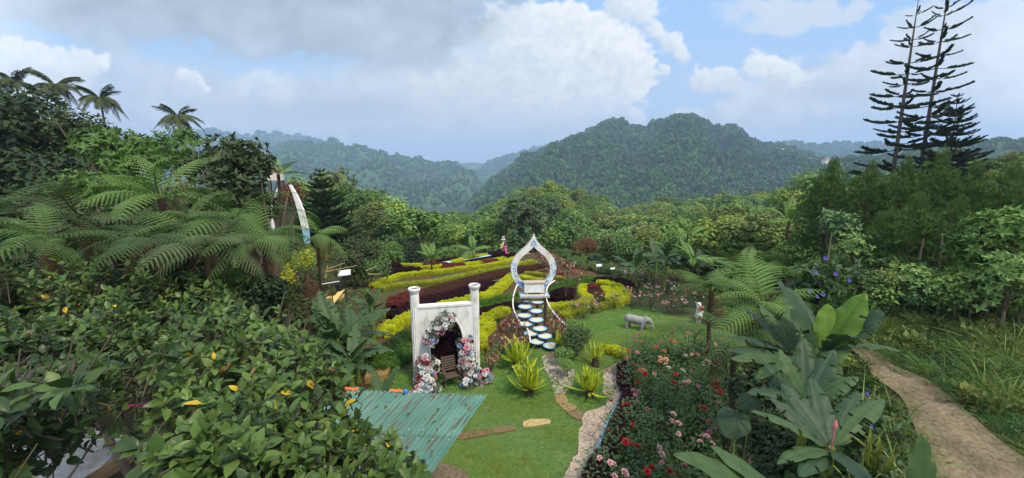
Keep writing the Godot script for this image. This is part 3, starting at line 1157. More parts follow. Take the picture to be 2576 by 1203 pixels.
func araucaria(label: String, pos: Vector3, height: float, whorls: int, reach: float, low: float, lean: Vector3, dense: bool, mat: Material, shape := 1.0, group := "", full := 0) -> Node3D:
	var o := thing("norfolk_pine", label, "norfolk pine", pos, group)
	var s := Shape.new()
	var top := Vector3(0, height, 0) + lean
	s.tube([Vector3(0, -1, 0), top * 0.35 + Vector3(0, 0, 0), top * 0.7, top], [height * 0.009 + 0.03, height * 0.0075 + 0.02, height * 0.005 + 0.01, 0.02], 8, Color(0.6, 0.6, 0.6))
	put("trunk", s.mesh(true), M.bark, o)
	for w in whorls:
		var t := lerpf(low, 0.985, (w + (rf(-0.3, 0.3) if w > 0 and w < whorls - 1 else 0.0)) / (whorls - 1))
		var base := top * t
		var l := reach * pow(1.0 - (t - low) / (1.04 - low), shape) + 0.06 * reach
		var m := full if full > 0 else (7 if dense else 5)
		var a0 := rf(0, TAU)
		for k in m:
			if not dense and rng.randf() < 0.1:
				continue
			var yaw := a0 + TAU * k / m + rf(-0.15, 0.15)
			var pitch := rf(-0.06, 0.06) * (1.0 if dense else 2.0) + (0.35 * t * t if dense else 0.5 * pow(t, 5.0))
			var dir := Vector3(cos(yaw) * cos(pitch), sin(pitch), sin(yaw) * cos(pitch))
			var b := aim(dir)
			b = Basis(b.x, b.y, b.z if b.z.y > 0.0 else -b.z)
			var ll := l * (rf(0.8, 1.15) if dense else rf(0.6, 1.2))
			put("branch", S[("dense_branch%d" if dense else "sparse_branch%d") % rng.randi_range(0, 3)], mat, o, Transform3D(b.scaled(Vector3(ll, ll, ll)), base))
	return o


# ---------------------------------------------------------------- the forest in the valley
const GREENS := [["olive", 0.177, 0.230, 0.053], ["deep green", 0.088, 0.165, 0.042], ["mid green", 0.136, 0.236, 0.054], ["yellowish green", 0.236, 0.313, 0.057], ["bluish green", 0.094, 0.183, 0.071], ["dull green", 0.153, 0.195, 0.059], ["pale green", 0.183, 0.289, 0.083]]
const NTH := ["first", "second", "third", "fourth", "fifth", "sixth", "seventh", "eighth", "ninth", "tenth", "eleventh", "twelfth", "thirteenth", "fourteenth", "fifteenth", "sixteenth", "seventeenth", "eighteenth", "nineteenth", "twentieth"]


func make_forest() -> void:
	M.bark = plain(0.12, 0.095, 0.07, 0.9)
	M.bark.vertex_color_use_as_albedo = true
	M.palm = tint("palm", 0.075, 0.095, 0.035, "leaf_dull")
	M.banana_stem = tint("banana_stem", 0.16, 0.19, 0.06, "leaf_dull")
	make_shapes()
	for k in GREENS.size():
		tint("green%d" % k, GREENS[k][1], GREENS[k][2], GREENS[k][3], "leaf_dull")
	# rows of trees one can tell apart, from the garden's far edge into the valley: [name of the row, distance, left, right, spacing, height]
	var rows := [
		["just past the garden's far left hedges", 54.0, -0.42, -0.05, 4.6, 5.6],
		["just past the garden's far right corner", 52.0, 0.12, 0.5, 4.6, 5.2],
		["second rank beyond the far left hedges", 61.0, -0.5, -0.02, 4.8, 7.5],
		["second rank behind the gate", 62.0, 0.02, 0.6, 4.8, 7.0],
		["third rank, down in the left of the valley", 70.0, -0.52, -0.06, 5.0, 8.5],
		["third rank, down in the valley's middle", 71.0, -0.04, 0.34, 5.0, 7.5],
		["third rank, on the right slope", 70.0, 0.36, 0.8, 5.0, 7.5],
		["fourth rank, down in the left of the valley", 80.0, -0.5, -0.06, 5.2, 9.0],
		["fourth rank, down in the valley's middle", 81.0, -0.04, 0.34, 5.2, 8.5],
		["fourth rank, on the right slope", 80.0, 0.36, 0.85, 5.2, 8.0],
		["on the left ridge before the mountain", 93.0, -0.48, -0.1, 5.6, 9.0],
		["at the foot of the valley's small hill", 93.0, -0.08, 0.3, 5.6, 8.5],
		["on the far right slope", 92.0, 0.32, 0.85, 5.8, 8.5],
		["on the lower flank of the valley's small hill", 107.0, -0.12, 0.28, 5.8, 8.0],
		["on the small hill's upper flank", 122.0, -0.1, 0.26, 6.0, 7.5],
		["along the far left ridge line", 110.0, -0.46, -0.16, 6.0, 9.0],
		["along the far right ridge line", 108.0, 0.3, 0.86, 6.4, 8.5]]
	for row in rows:
		var list := []
		var d: float = row[1]
		var x: float = row[2] * d
		while x < row[3] * d:
			list.append(x + rf(-1.2, 1.2))
			x += row[4] * rf(0.75, 1.25)
		list.sort()
		for i in list.size():
			var z := -(d + rf(-3.5, 3.5))
			var g := rng.randi_range(0, GREENS.size() - 1)
			if rng.randf() < 0.3:
				g = 2
			var kind := "crown%d" % rng.randi_range(0, 5)
			var r := rng.randf()
			var form := "round-crowned"
			var h: float = row[5] * rf(0.75, 1.2)
			var squash := rf(0.8, 1.1)
			if r < 0.2:
				kind = "fine%d" % rng.randi_range(0, 2)
				form = "fine-leaved"
			elif r < 0.42:
				kind = "broad%d" % rng.randi_range(0, 2)
				form = "broad-leaved"
			elif r < 0.52:
				kind = "whorl%d" % rng.randi_range(0, 2)
				form = "coarse-leaved"
			var nth: String = NTH[i] if i < 20 else NTH[list.size() - 1 - i] + " from the right"
			var where: String = nth + (" from left " if i < 20 else " ") + row[0]
			broad_tree("forest_tree", "%s %s tree, %s" % [GREENS[g][0], form, where], "trees of the valley forest", on_ground(list[i], z, -0.3), h, h * rf(0.42, 0.56), kind, M["green%d" % g], M.bark, squash)
	# the forest beyond
	var wide := [Many.new(), Many.new(), Many.new()]
	for k in 6800:
		var d := 60.0 + 300.0 * pow(rng.randf(), 1.3)
		var t := rf(-1.75, 1.75) if k > 4200 else rf(-0.75, 1.15)
		if k > 4200 and t > -0.75 and t < 1.15:
			continue
		if d < 112.0 and t < 0.86 and t > -0.5 and rng.randf() < 0.55:
			continue
		var p := on_ground(t * d, -d)
		if d > 60.0:
			p.y += lump.get_noise_2d(p.x * 0.03, d * 0.03) * 2.0
		var low := d < 120.0
		var r := rf(1.6, 2.6) if low else rf(2.6, 4.6)
		var g: Array = GREENS[rng.randi_range(0, GREENS.size() - 1)]
		var b := Basis.from_euler(Vector3(rf(-0.25, 0.25), rf(0, TAU), 0)).scaled(Vector3(r, r * rf(0.8, 1.2), r))
		wide[k % 3].add(Transform3D(b, p + Vector3(0, r * (0.5 if low else rf(0.7, 1.1)), 0)), Color(g[1], g[2], g[3]) * tone(0.12))
	for k in 3:
		put_many("forest", S[["crown0", "fine1", "broad2"][k]], M.leaf_dull, wide[k])
	# the broad dark tree behind the people
	var p := hit(1345, 640)
	p.z -= 5.0
	p.y = gh(p.x, p.z)
	broad_tree("broad_tree", "broad dark tree with a wide crown behind the onion-shaped gate", "", p, 8.2, 5.4, "whorl0", tint("dark_tree", 0.06, 0.095, 0.045, "leaf_dull"), M.bark, 0.8)
	broad_tree("rusty_shrub", "rust-brown bushy tree right of the gate, at the forest edge", "", at(1475, 620, 46) + Vector3(0, -2.2, 0), 3.4, 1.6, "fine0", tint("rust", 0.16, 0.075, 0.03, "leaf_dull"), M.bark, 1.1)
	broad_tree("yellow_tree", "light yellow-green tree beside the rust-brown one", "", at(1530, 640, 43) + Vector3(0, -2.5, 0), 5.0, 2.3, "fine2", tint("light_tree", 0.13, 0.155, 0.05, "leaf_dull"), M.bark, 1.0)


func make_undergrowth() -> void:
	# bushes and weeds that cover the ground between the trees; nobody could count them
	rng.seed = 150
	var keep_out := [poly_world(LAWN), poly_world(GARDEN), poly_world([[720, 690], [830, 664], [935, 664], [965, 690], [930, 770], [900, 900], [700, 840]]), poly_world([[1400, 820], [1500, 760], [1560, 690], [1520, 680], [1560, 672], [1640, 700], [1700, 708], [1780, 760], [1830, 830]]),
		poly_world([[1480, 1290], [1540, 1080], [1560, 900], [1840, 870], [1890, 930], [1850, 1300]]), poly_world([[2110, 850], [2900, 700], [2900, 1400], [2200, 1400]])]
	var kinds := ["crown2", "fine2", "shrub1", "crown4"]
	var many := [Many.new(), Many.new(), Many.new(), Many.new()]
	for k in 7600:
		var d := rf(11.0, 62.0)
		var x := rf(-1.6, 1.6) * maxf(d, 20.0)
		var p := Vector2(x, -d)
		if d < 17.0 and x < -2.0 and x > -7.0:
			continue
		var skip := false
		for z in keep_out:
			skip = skip or Geometry2D.is_point_in_polygon(p, z)
		# never between the eye and the garden
		if skip or (absf(x) < 4.5 and d < 44.0) or (x > -0.30 * d and x < 0.42 * d and d < 24.0):
			continue
		var r := rf(0.3, 0.75) * (1.0 if d > 25.0 else 0.75) * (1.0 + 1.3 * smoothstep(1.0, 1.3, absf(x) / d))
		var g: Array = GREENS[rng.randi_range(0, GREENS.size() - 1)]
		var dim := 0.75
		many[k % 4].add(Transform3D(Basis.from_euler(Vector3(0, rf(0, TAU), 0)).scaled(Vector3(r, r * rf(0.7, 1.1), r)), on_ground(x, -d, r * 0.35)), Color(g[1], g[2], g[3]) * tone(0.12) * dim)
	for k in 4:
		put_many("undergrowth", S[kinds[k]], M.leaf_dull, many[k])


# ---------------------------------------------------------------- trees and plants left and right of the garden
func tree_to(called: String, label: String, group: String, px: float, py_top: float, depth: float, radius: float, kind: String, mat: Material, squash := 1.0, category := "tree") -> Node3D:
	# a tree at that distance whose top shows at that height
	var top := at(px, py_top, depth)
	var foot := on_ground(top.x, top.z, -0.2)
	return broad_tree(called, label, group, foot, maxf(top.y - foot.y, radius), radius, kind, mat, M.bark, squash, category)


func fern_to(label: String, px: float, py: float, depth: float, n: int, length: float, mat: Material, detail := true, tilt := 0.0, raise := 0.25) -> Node3D:
	var c := at(px, py, depth)
	var foot := on_ground(c.x, c.z)
	return tree_fern(label, foot, c.y - foot.y, n, length, mat, detail, tilt, raise)


func make_left_side() -> void:
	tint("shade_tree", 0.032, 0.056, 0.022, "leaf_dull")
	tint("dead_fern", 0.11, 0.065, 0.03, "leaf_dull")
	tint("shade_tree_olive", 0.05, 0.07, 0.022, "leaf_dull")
	tint("lime_tree", 0.085, 0.16, 0.03)
	tint("dark_coarse", 0.05, 0.075, 0.028)
	tint("fern", 0.085, 0.15, 0.04, "leaf_dull")
	tint("fern_light", 0.12, 0.21, 0.05, "leaf_dull")
	tint("fern_grey", 0.09, 0.13, 0.055, "leaf_dull")
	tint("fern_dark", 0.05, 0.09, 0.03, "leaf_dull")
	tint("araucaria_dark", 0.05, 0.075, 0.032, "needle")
	tint("araucaria_green", 0.055, 0.10, 0.025, "needle")
	tint("araucaria_young", 0.075, 0.135, 0.03, "needle")
	tint("banana_far", 0.05, 0.10, 0.034)
	tint("yellow_bush", 0.42, 0.44, 0.02)
	# dark wood on the far left
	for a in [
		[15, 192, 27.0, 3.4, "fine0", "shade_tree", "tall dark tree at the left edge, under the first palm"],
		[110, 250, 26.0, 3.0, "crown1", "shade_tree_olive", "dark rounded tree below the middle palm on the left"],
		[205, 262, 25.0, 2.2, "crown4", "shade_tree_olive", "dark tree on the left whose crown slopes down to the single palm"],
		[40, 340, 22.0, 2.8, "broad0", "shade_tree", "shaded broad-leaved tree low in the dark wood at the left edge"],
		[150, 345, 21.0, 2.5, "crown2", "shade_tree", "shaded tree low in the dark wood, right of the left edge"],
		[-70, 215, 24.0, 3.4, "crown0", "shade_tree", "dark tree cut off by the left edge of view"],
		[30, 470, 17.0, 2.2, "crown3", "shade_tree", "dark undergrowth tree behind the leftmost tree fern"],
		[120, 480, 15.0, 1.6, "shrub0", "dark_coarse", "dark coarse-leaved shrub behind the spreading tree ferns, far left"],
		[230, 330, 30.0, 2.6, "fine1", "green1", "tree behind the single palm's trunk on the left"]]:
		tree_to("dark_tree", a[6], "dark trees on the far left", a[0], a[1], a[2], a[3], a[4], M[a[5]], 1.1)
	for a in [
		[270, 322, 15.0, 1.5, "whorl1", "lime_tree", "light green leafy tree under the single palm"],
		[350, 330, 14.5, 1.5, "whorl2", "lime_tree", "light green leafy tree, middle of the bright clump on the left"],
		[430, 335, 14.0, 1.3, "whorl0", "lime_tree", "light green leafy tree below the palm with the hidden trunk"],
		[235, 420, 13.0, 1.2, "whorl0", "lime_tree", "lower light green shrub with upright shoots on the left"],
		[520, 345, 13.0, 1.25, "shrub1", "dark_coarse", "dark coarse-leaved tree left of the blue mountain"],
		[600, 350, 12.5, 1.1, "shrub2", "dark_coarse", "dark large-leaved tree whose branch reaches out before the blue mountain"],
		[570, 420, 12.0, 1.2, "shrub0", "dark_coarse", "dark large-leaved tree under the reaching branch"],
		[655, 385, 12.5, 0.5, "shrub1", "dark_coarse", "outermost leafy branch of the dark tree before the blue mountain"],
		[640, 470, 13.0, 1.1, "shrub2", "dark_coarse", "dark leaf mass left of the white blades"],
		[455, 318, 16.0, 0.7, "whorl1", "lime_tree", "small bright tree top in front of the hidden palm"],
		[340, 500, 14.0, 1.6, "shrub1", "dark_coarse", "shaded thicket behind the bright tree ferns"],
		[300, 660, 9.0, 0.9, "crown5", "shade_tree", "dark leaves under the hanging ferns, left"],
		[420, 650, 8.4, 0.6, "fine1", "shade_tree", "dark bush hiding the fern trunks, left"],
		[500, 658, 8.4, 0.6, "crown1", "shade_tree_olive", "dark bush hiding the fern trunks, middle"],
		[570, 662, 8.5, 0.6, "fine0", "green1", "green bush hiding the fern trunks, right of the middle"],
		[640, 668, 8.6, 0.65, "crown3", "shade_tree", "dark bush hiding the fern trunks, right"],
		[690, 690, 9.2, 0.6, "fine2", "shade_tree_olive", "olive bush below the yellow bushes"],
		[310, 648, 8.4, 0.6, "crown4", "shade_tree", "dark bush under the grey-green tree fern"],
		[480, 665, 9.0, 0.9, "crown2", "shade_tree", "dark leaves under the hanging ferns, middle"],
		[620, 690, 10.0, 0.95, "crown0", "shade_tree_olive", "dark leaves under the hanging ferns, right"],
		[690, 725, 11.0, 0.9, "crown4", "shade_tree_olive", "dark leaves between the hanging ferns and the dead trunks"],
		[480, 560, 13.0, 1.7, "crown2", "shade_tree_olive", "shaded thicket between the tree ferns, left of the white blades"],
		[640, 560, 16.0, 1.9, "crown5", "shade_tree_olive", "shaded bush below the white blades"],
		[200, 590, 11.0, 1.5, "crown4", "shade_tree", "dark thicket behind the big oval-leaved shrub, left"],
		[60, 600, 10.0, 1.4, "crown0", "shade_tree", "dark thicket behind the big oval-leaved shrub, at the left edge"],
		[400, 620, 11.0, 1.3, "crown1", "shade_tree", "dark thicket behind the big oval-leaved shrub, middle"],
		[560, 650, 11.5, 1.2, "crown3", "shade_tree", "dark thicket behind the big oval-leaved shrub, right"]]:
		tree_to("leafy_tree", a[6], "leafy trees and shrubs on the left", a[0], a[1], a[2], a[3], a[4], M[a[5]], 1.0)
	# coconut palms
	for a in [[48, 212, 62.0, 3.5, "coconut palm at the left edge, half sunk in the dark trees"], [138, 218, 60.0, 3.4, "coconut palm rising just behind the rounded dark tree"], [254, 252, 56.0, 3.1, "single coconut palm with a bare thin trunk on the left"], [450, 298, 62.0, 3.3, "coconut palm whose trunk is hidden by the light green trees"]]:
		var c := at(a[0], a[1], a[2])
		palm(a[4], c - Vector3(0, 12, 0), 12.0, a[3], 22, rf(-0.4, 0.4))
	# tree ferns
	fern_to("tree fern with grey-green spreading fronds and dark stalks, left", 205, 555, 9.0, 12, 1.5, M.fern_grey, true, 0.0, 0.25)
	fern_to("bright tree fern, largest of those under the light green trees", 405, 500, 9.6, 12, 1.75, M.fern_light, true, 0.0, 0.25)
	fern_to("tree fern with drooping combed fronds left of the white blades", 590, 550, 9.0, 13, 1.5, M.fern, true, 0.0, 0.0)
	fern_to("tree fern at the left edge with hanging dark fronds", -30, 545, 8.0, 11, 1.5, M.fern_dark, true, 0.0, 0.2)
	fern_to("low shaded tree fern above the big oval-leaved shrub", 290, 620, 8.6, 11, 1.3, M.fern_dark, true, 0.0, 0.15)
	fern_to("shaded tree fern between the bright one and the drooping one", 470, 580, 8.8, 12, 1.45, M.fern, true, 0.0, 0.1)
	fern_to("slim tree fern with bright fronds right of the white blades", 798, 592, 15.0, 9, 1.5, M.fern_light, true, 0.0, 0.15)
	fern_to("tree fern low behind the oval-leaved shrub, before the yellow bushes", 665, 610, 10.5, 10, 1.6, M.fern, true, 0.0, 0.15)
	fern_to("pale tree fern high up beside the orange tree", 700, 440, 19.0, 9, 1.4, M.fern_light, false, 0.0, 0.3)
	fern_to("small bright tree fern at the garden's far left edge", 1085, 655, 33.0, 8, 1.9, M.fern_light, false, 0.0, 0.6)
	fern_to("tree fern in the shrubs behind the far left hedges", 1190, 634, 42.0, 9, 2.2, M.fern_light, false, 0.0, 0.3)
	fern_to("tree fern hanging over the oval-leaved shrub, far left", 120, 610, 7.6, 12, 1.2, M.fern, true, 0.0, 0.1)
	fern_to("tree fern hanging over the oval-leaved shrub, under the bright fern", 370, 610, 7.8, 12, 1.3, M.fern_dark, true, 0.0, 0.1)
	fern_to("tree fern hanging over the oval-leaved shrub, second from right", 520, 620, 8.0, 12, 1.3, M.fern_grey, true, 0.0, 0.05)
	fern_to("tree fern hanging over the oval-leaved shrub, right end", 630, 610, 8.6, 12, 1.3, M.fern, true, 0.0, 0.05)
	# dense norfolk pine and its neighbours
	var p := at(822, 640, 44)
	araucaria("dense layered norfolk pine beside the white curved blade", on_ground(p.x, p.z), at(822, 430, 44).y - gh(p.x, p.z), 17, 3.5, 0.06, Vector3.ZERO, true, M.araucaria_green, 0.75, "", 8)
	for a in [
		[725, 452, 34.0, 1.5, "fine1", "rust", "rust-orange tree top above the white blades"],
		[700, 470, 36.0, 1.7, "crown0", "green5", "brownish tree left of the white curved blade"],
		[765, 470, 52.0, 2.4, "crown3", "green2", "green tree between the white blade and the layered pine"],
		[880, 470, 54.0, 2.6, "crown1", "green1", "dark tree right behind the layered pine"],
		[920, 500, 48.0, 2.6, "fine2", "green5", "brownish rounded tree right of the layered pine"],
		[985, 500, 56.0, 3.0, "broad1", "green3", "yellowish broad-leaved tree on the left ridge"],
		[900, 590, 34.0, 2.2, "fine0", "shade_tree_olive", "dark feathery bush behind the brown slope"],
		[960, 590, 38.0, 2.2, "crown2", "green1", "dark bush left of the far hedges"],
		[1030, 600, 40.0, 2.0, "fine1", "shade_tree", "dark bush behind the dark purple hedge"],
		[860, 620, 26.0, 1.7, "fine2", "shade_tree_olive", "feathery olive bush on top of the brown slope"],
		[930, 640, 27.0, 1.4, "fine0", "green1", "low feathery bush at the brown slope's right end"],
		[1130, 610, 45.0, 1.6, "crown5", "green2", "bush behind the far yellow hedge, left of the people"],
		[790, 660, 19.0, 1.1, "crown3", "shade_tree_olive", "shaded bush on the brown slope behind the slim tree fern"],
		[720, 690, 15.0, 1.2, "crown1", "shade_tree", "dark bush on the brown slope, left of the solar lamps"]]:
		tree_to("green_tree", a[6], "trees around the layered pine", a[0], a[1], a[2], a[3], a[4], M[a[5]] if M.has(a[5]) else M.green0, 1.0)
	for a in [[745, 622, 16.5, 0.75, "bright yellow bush under the white curved blade"], [700, 660, 15.0, 0.7, "yellow bush behind the drooping tree fern"], [720, 700, 15.5, 0.55, "lowest yellow bush on the left, before the brown slope"]]:
		tree_to("yellow_bush", a[4], "yellow bushes on the left", a[0], a[1], a[2], a[3], "crown2", M.yellow_bush, 0.8, "bush")
	# banana plants left of the arch
	for a in [[848, 850, 12.0, 1.6, 12, 1.5, "banana plant with torn leaves left of the white arch"], [888, 835, 13.0, 1.7, 12, 1.3, "banana plant touching the brown-red hedges left of the arch"], [935, 772, 15.5, 1.6, 10, 1.0, "banana plant highest of those left of the arch"], [880, 905, 11.2, 1.1, 11, 1.2, "low banana plant beside the yellow planks"], [895, 885, 12.4, 1.1, 11, 1.0, "banana plant whose leaves hang over the yellow hedge left of the arch"], [815, 830, 12.6, 1.1, 9, 1.1, "banana plant nearest the dead fern trunks"], [955, 1005, 9.6, 0.7, 8, 0.8, "young banana plant behind the green roof"]]:
		var c := at(a[0], a[1], a[2])
		var foot := on_ground(c.x, c.z)
		banana_plant(a[6], foot, maxf(c.y - foot.y, 0.5), a[4], a[5], M.banana_far, "banana plants left of the white arch")


func make_right_side() -> void:
	tint("pine_green", 0.10, 0.17, 0.042, "needle")
	tint("pale_broad", 0.12, 0.21, 0.075)
	tint("shrub_green", 0.06, 0.10, 0.03, "leaf_dull")
	tint("weed", 0.10, 0.15, 0.042, "leaf_dull")
	tint("grass_tall", 0.165, 0.225, 0.062, "leaf_dull")
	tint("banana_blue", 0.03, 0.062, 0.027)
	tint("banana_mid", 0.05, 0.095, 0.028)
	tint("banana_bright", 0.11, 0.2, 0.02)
	tint("vine", 0.05, 0.095, 0.03)
	M.banana_custom = M.leaf
	# the two tall sparse norfolk pines and the smaller dense one
	for a in [[2250, 420, 2312, -8, 46.0, 16, 3.9, 0.1, false, 0.6, "tall sparse norfolk pine, left one of the pair"], [2318, 420, 2388, -30, 45.0, 16, 3.9, 0.1, false, 0.55, "tall sparse norfolk pine, right one of the pair"], [2388, 450, 2410, 240, 43.0, 15, 3.0, 0.08, true, 0.7, "smaller dense norfolk pine at the right of the tall pair"]]:
		var foot := at(a[0], a[1], a[4])
		var top := at(a[2], a[3], a[4] * ray(a[0], a[1]).z / ray(a[2], a[3]).z)
		var base := on_ground(foot.x, foot.z)
		base.y = minf(base.y, foot.y - 1.5)
		var h := top.y - base.y
		araucaria(a[10], base, h, a[5], a[6], a[7], Vector3(top.x - foot.x, 0, 0), a[8], M.araucaria_dark, a[9], "norfolk pines against the sky", 8 if a[8] else 5)
	# soft pines
	for a in [
		[2095, 425, 21.0, 1.25, 1.9, "soft dark pine with a pointed tip, leftmost of the pine thicket"], [2190, 435, 20.0, 1.3, 1.8, "soft pine under the left tall norfolk pine"], [2270, 430, 19.0, 1.35, 2.1, "soft pine in the middle of the thicket"],
		[2360, 410, 18.5, 1.3, 2.2, "soft pine below the small dense norfolk pine"], [2440, 440, 18.0, 1.4, 2.1, "soft pine right of the small norfolk pine"], [2530, 445, 17.0, 1.4, 2.1, "soft pine at the right edge"],
		[2300, 520, 16.0, 1.4, 1.9, "front soft pine, tallest of the front rank"], [2400, 530, 15.5, 1.3, 1.8, "front soft pine right of the tallest front one"], [2230, 560, 16.5, 1.1, 1.5, "front soft pine above the pale broad-leaved tree"], [2050, 480, 22.0, 1.0, 1.5, "low soft pine left of the pointed one"], [2600, 430, 19.0, 1.6, 2.4, "soft pine cut off by the right edge"]]:
		var top := at(a[0], a[1], a[2])
		var base := on_ground(top.x, top.z, -0.2)
		var o := thing("pine_tree", a[5], "pine tree", base, "soft pines on the right")
		var h := maxf(top.y - base.y, 1.0)
		var s := Shape.new()
		s.tube([Vector3.ZERO, Vector3(0.05, h * 0.5, 0), Vector3(0, h * 0.95, 0)], [0.1, 0.07, 0.02], 6)
		put("trunk", s.mesh(true), M.bark, o)
		var v := rng.randi_range(0, 3)
		put("crown", S["pine%d" % v], M.pine_green, o, Transform3D(Basis.from_euler(Vector3(0, rf(0, TAU), 0)).scaled(Vector3(a[3], a[4], a[3])), Vector3(0, h - a[4] * 0.95, 0)))
		put("lower_branch", S["pine%d" % ((v + 1) % 4)], M.pine_green, o, Transform3D(Basis.from_euler(Vector3(0, rf(0, TAU), 0)).scaled(Vector3(a[3] * 1.1, a[4] * 0.7, a[3] * 1.1)), Vector3(rf(-0.3, 0.3), h - a[4] * 2.0, 0.2)))
		put("leader", S["pine%d" % ((v + 2) % 4)], M.pine_green, o, Transform3D(Basis.from_scale(Vector3(a[3] * 0.3, a[4] * 0.55, a[3] * 0.3)), Vector3(rf(-0.3, 0.3), h - a[4] * 0.2, 0)))
	# leafy trees and shrubs
	for a in [
		[2110, 520, 19.0, 1.15, "broad1", "pale_broad", "pale green broad-leaved tree in front of the soft pines"],
		[2160, 590, 17.0, 1.0, "shrub1", "green6", "shrub with pale leaves under the pale broad-leaved tree"],
		[2490, 560, 13.0, 1.3, "shrub2", "lime_tree", "light leafy tree right of the soft pines"],
		[2570, 520, 12.5, 1.3, "shrub0", "green2", "leafy tree at the right edge"],
		[2420, 640, 13.5, 0.9, "shrub1", "green2", "small leafy tree over the grass bank"],
		[2560, 640, 12.0, 1.0, "shrub1", "green6", "shaded leafy tree low at the right edge"],
		[2240, 640, 15.0, 1.1, "shrub0", "shrub_green", "dark shrub left of the grass bank"],
		[2180, 660, 14.0, 1.0, "crown5", "shrub_green", "rounded shrub right of the vine with purple flowers"],
		[2020, 590, 22.0, 1.5, "crown2", "green2", "rounded tree left of the pale broad-leaved tree"],
		[1990, 540, 30.0, 2.2, "crown4", "green0", "olive tree at the left of the pine thicket"],
		[1930, 520, 38.0, 2.8, "crown0", "green5", "brownish tree behind the young norfolk pines"],
		[1850, 530, 42.0, 2.8, "crown1", "green0", "olive rounded tree behind the left young norfolk pine"],
		[1760, 540, 42.0, 2.6, "broad2", "green3", "yellowish tree above the banana clump"],
		[1690, 560, 40.0, 2.3, "crown3", "green2", "green rounded tree, left above the banana clump"],
		[1620, 570, 44.0, 2.4, "fine1", "green0", "olive fine-leaved tree left of the banana clump"],
		[1570, 580, 40.0, 2.0, "crown2", "green1", "dark tree between the light tree and the banana clump"],
		[1960, 620, 24.0, 1.5, "crown3", "green2", "bush behind the right young norfolk pine"],
		[1700, 620, 33.0, 1.5, "crown5", "shrub_green", "dark bush just behind the banana clump"],
		[1850, 660, 21.0, 1.2, "fine2", "green2", "feathery bush under the young norfolk pines"],
		[2050, 680, 15.0, 1.2, "crown1", "shrub_green", "bush behind the vine with purple flowers"],
		[1950, 730, 14.0, 1.0, "crown4", "shade_tree_olive", "shaded bush behind the tall banana leaf"],
		[1500, 640, 38.0, 1.4, "shrub0", "banana_blue", "bluish broad-leaved bush right of the gate"],
		[1445, 640, 36.0, 1.2, "crown0", "green1", "dark bush right behind the gate"],
		[1550, 660, 33.0, 1.1, "crown1", "shrub_green", "bush behind the small white solar lamp"],
		[1910, 900, 8.4, 0.75, "crown3", "shade_tree", "dark bush between the roses and the banana plants"],
		[1950, 1010, 6.2, 0.7, "crown5", "shade_tree", "dark bush under the broad banana leaves"],
		[2000, 1060, 5.6, 0.7, "crown2", "shade_tree", "dark bush behind the lower banana plant"],
		[2130, 960, 6.6, 0.7, "shrub2", "vine", "broad-leaved weed below the bright banana leaves"],
		[2180, 1080, 5.0, 0.6, "crown0", "vine", "leafy mound below the vine's lower flowers"],
		[2120, 1180, 3.9, 0.5, "crown4", "shade_tree", "dark weed at the foot of the lower banana plant"]]:
		tree_to("leafy_tree" if a[3] > 0.95 else "shrub", a[6], "trees and shrubs on the right", a[0], a[1], a[2], a[3], a[4], M[a[5]], 1.0, "tree" if a[3] > 0.95 else "shrub")
	# young norfolk pines
	for a in [[1890, 555, 26.0, 2.1, "young norfolk pine with light tip, taller of two above the ferns"], [1802, 585, 27.0, 2.0, "young norfolk pine left of the taller one"], [1985, 615, 21.0, 1.7, "young norfolk pine left of the vine with purple flowers"]]:
		var top := at(a[0], a[1], a[2])
		var foot := on_ground(top.x, top.z)
		foot.y = maxf(foot.y, top.y - 4.2)
		araucaria(a[4], foot, top.y - foot.y, 7, a[3], 0.15, Vector3.ZERO, true, M.araucaria_young, 0.8, "young norfolk pines on the right", 7)
	# ferns
	fern_to("big bright tree fern behind the tall banana leaf", 1925, 775, 8.8, 13, 1.35, M.fern_light, true, 0.0, 0.3)
	fern_to("tree fern that reaches over the rose garden", 1855, 855, 8.8, 9, 1.7, M.fern, true, 0.0, 0.15)
	fern_to("tree fern right of the far roses, leaning left", 1790, 735, 13.0, 11, 1.7, M.fern, true, 0.0, 0.3)
	fern_to("tree fern under the young norfolk pines", 1870, 690, 15.0, 11, 1.6, M.fern, false, 0.0, 0.4)
	fern_to("tree fern left of the vine with purple flowers", 1980, 705, 12.5, 11, 1.5, M.fern, true, 0.0, 0.35)
	fern_to("tree fern with bright fronds before the banana clump", 1745, 660, 24.0, 9, 2.2, M.fern_light, false, 0.0, 0.3)
	fern_to("small tree fern in the right-hand trees", 1985, 560, 26.0, 8, 1.8, M.fern_light, false, 0.0, 0.5)
	fern_to("tree fern below the yellowish tree, right of the middle", 1730, 590, 34.0, 9, 2.3, M.fern_light, false, 0.0, 0.4)
	# the clump of bananas beyond the far roses
	for k in 9:
		var px := 1585.0 + k * 22.0
		var c := at(px + rf(-6, 6), 655.0 + rf(-10, 18), 27.0 + rf(-2.5, 2.5))
		var foot := on_ground(c.x, c.z)
		banana_plant("banana plant in the grey-green clump beyond the roses, %s from the left" % NTH[k], foot, maxf(c.y - foot.y, 0.8), 8, 1.5, M.banana_far if k % 2 else M.banana_blue, "banana clump beyond the roses")
	banana_foreground()
	vine_and_grass()
	road_and_bank()


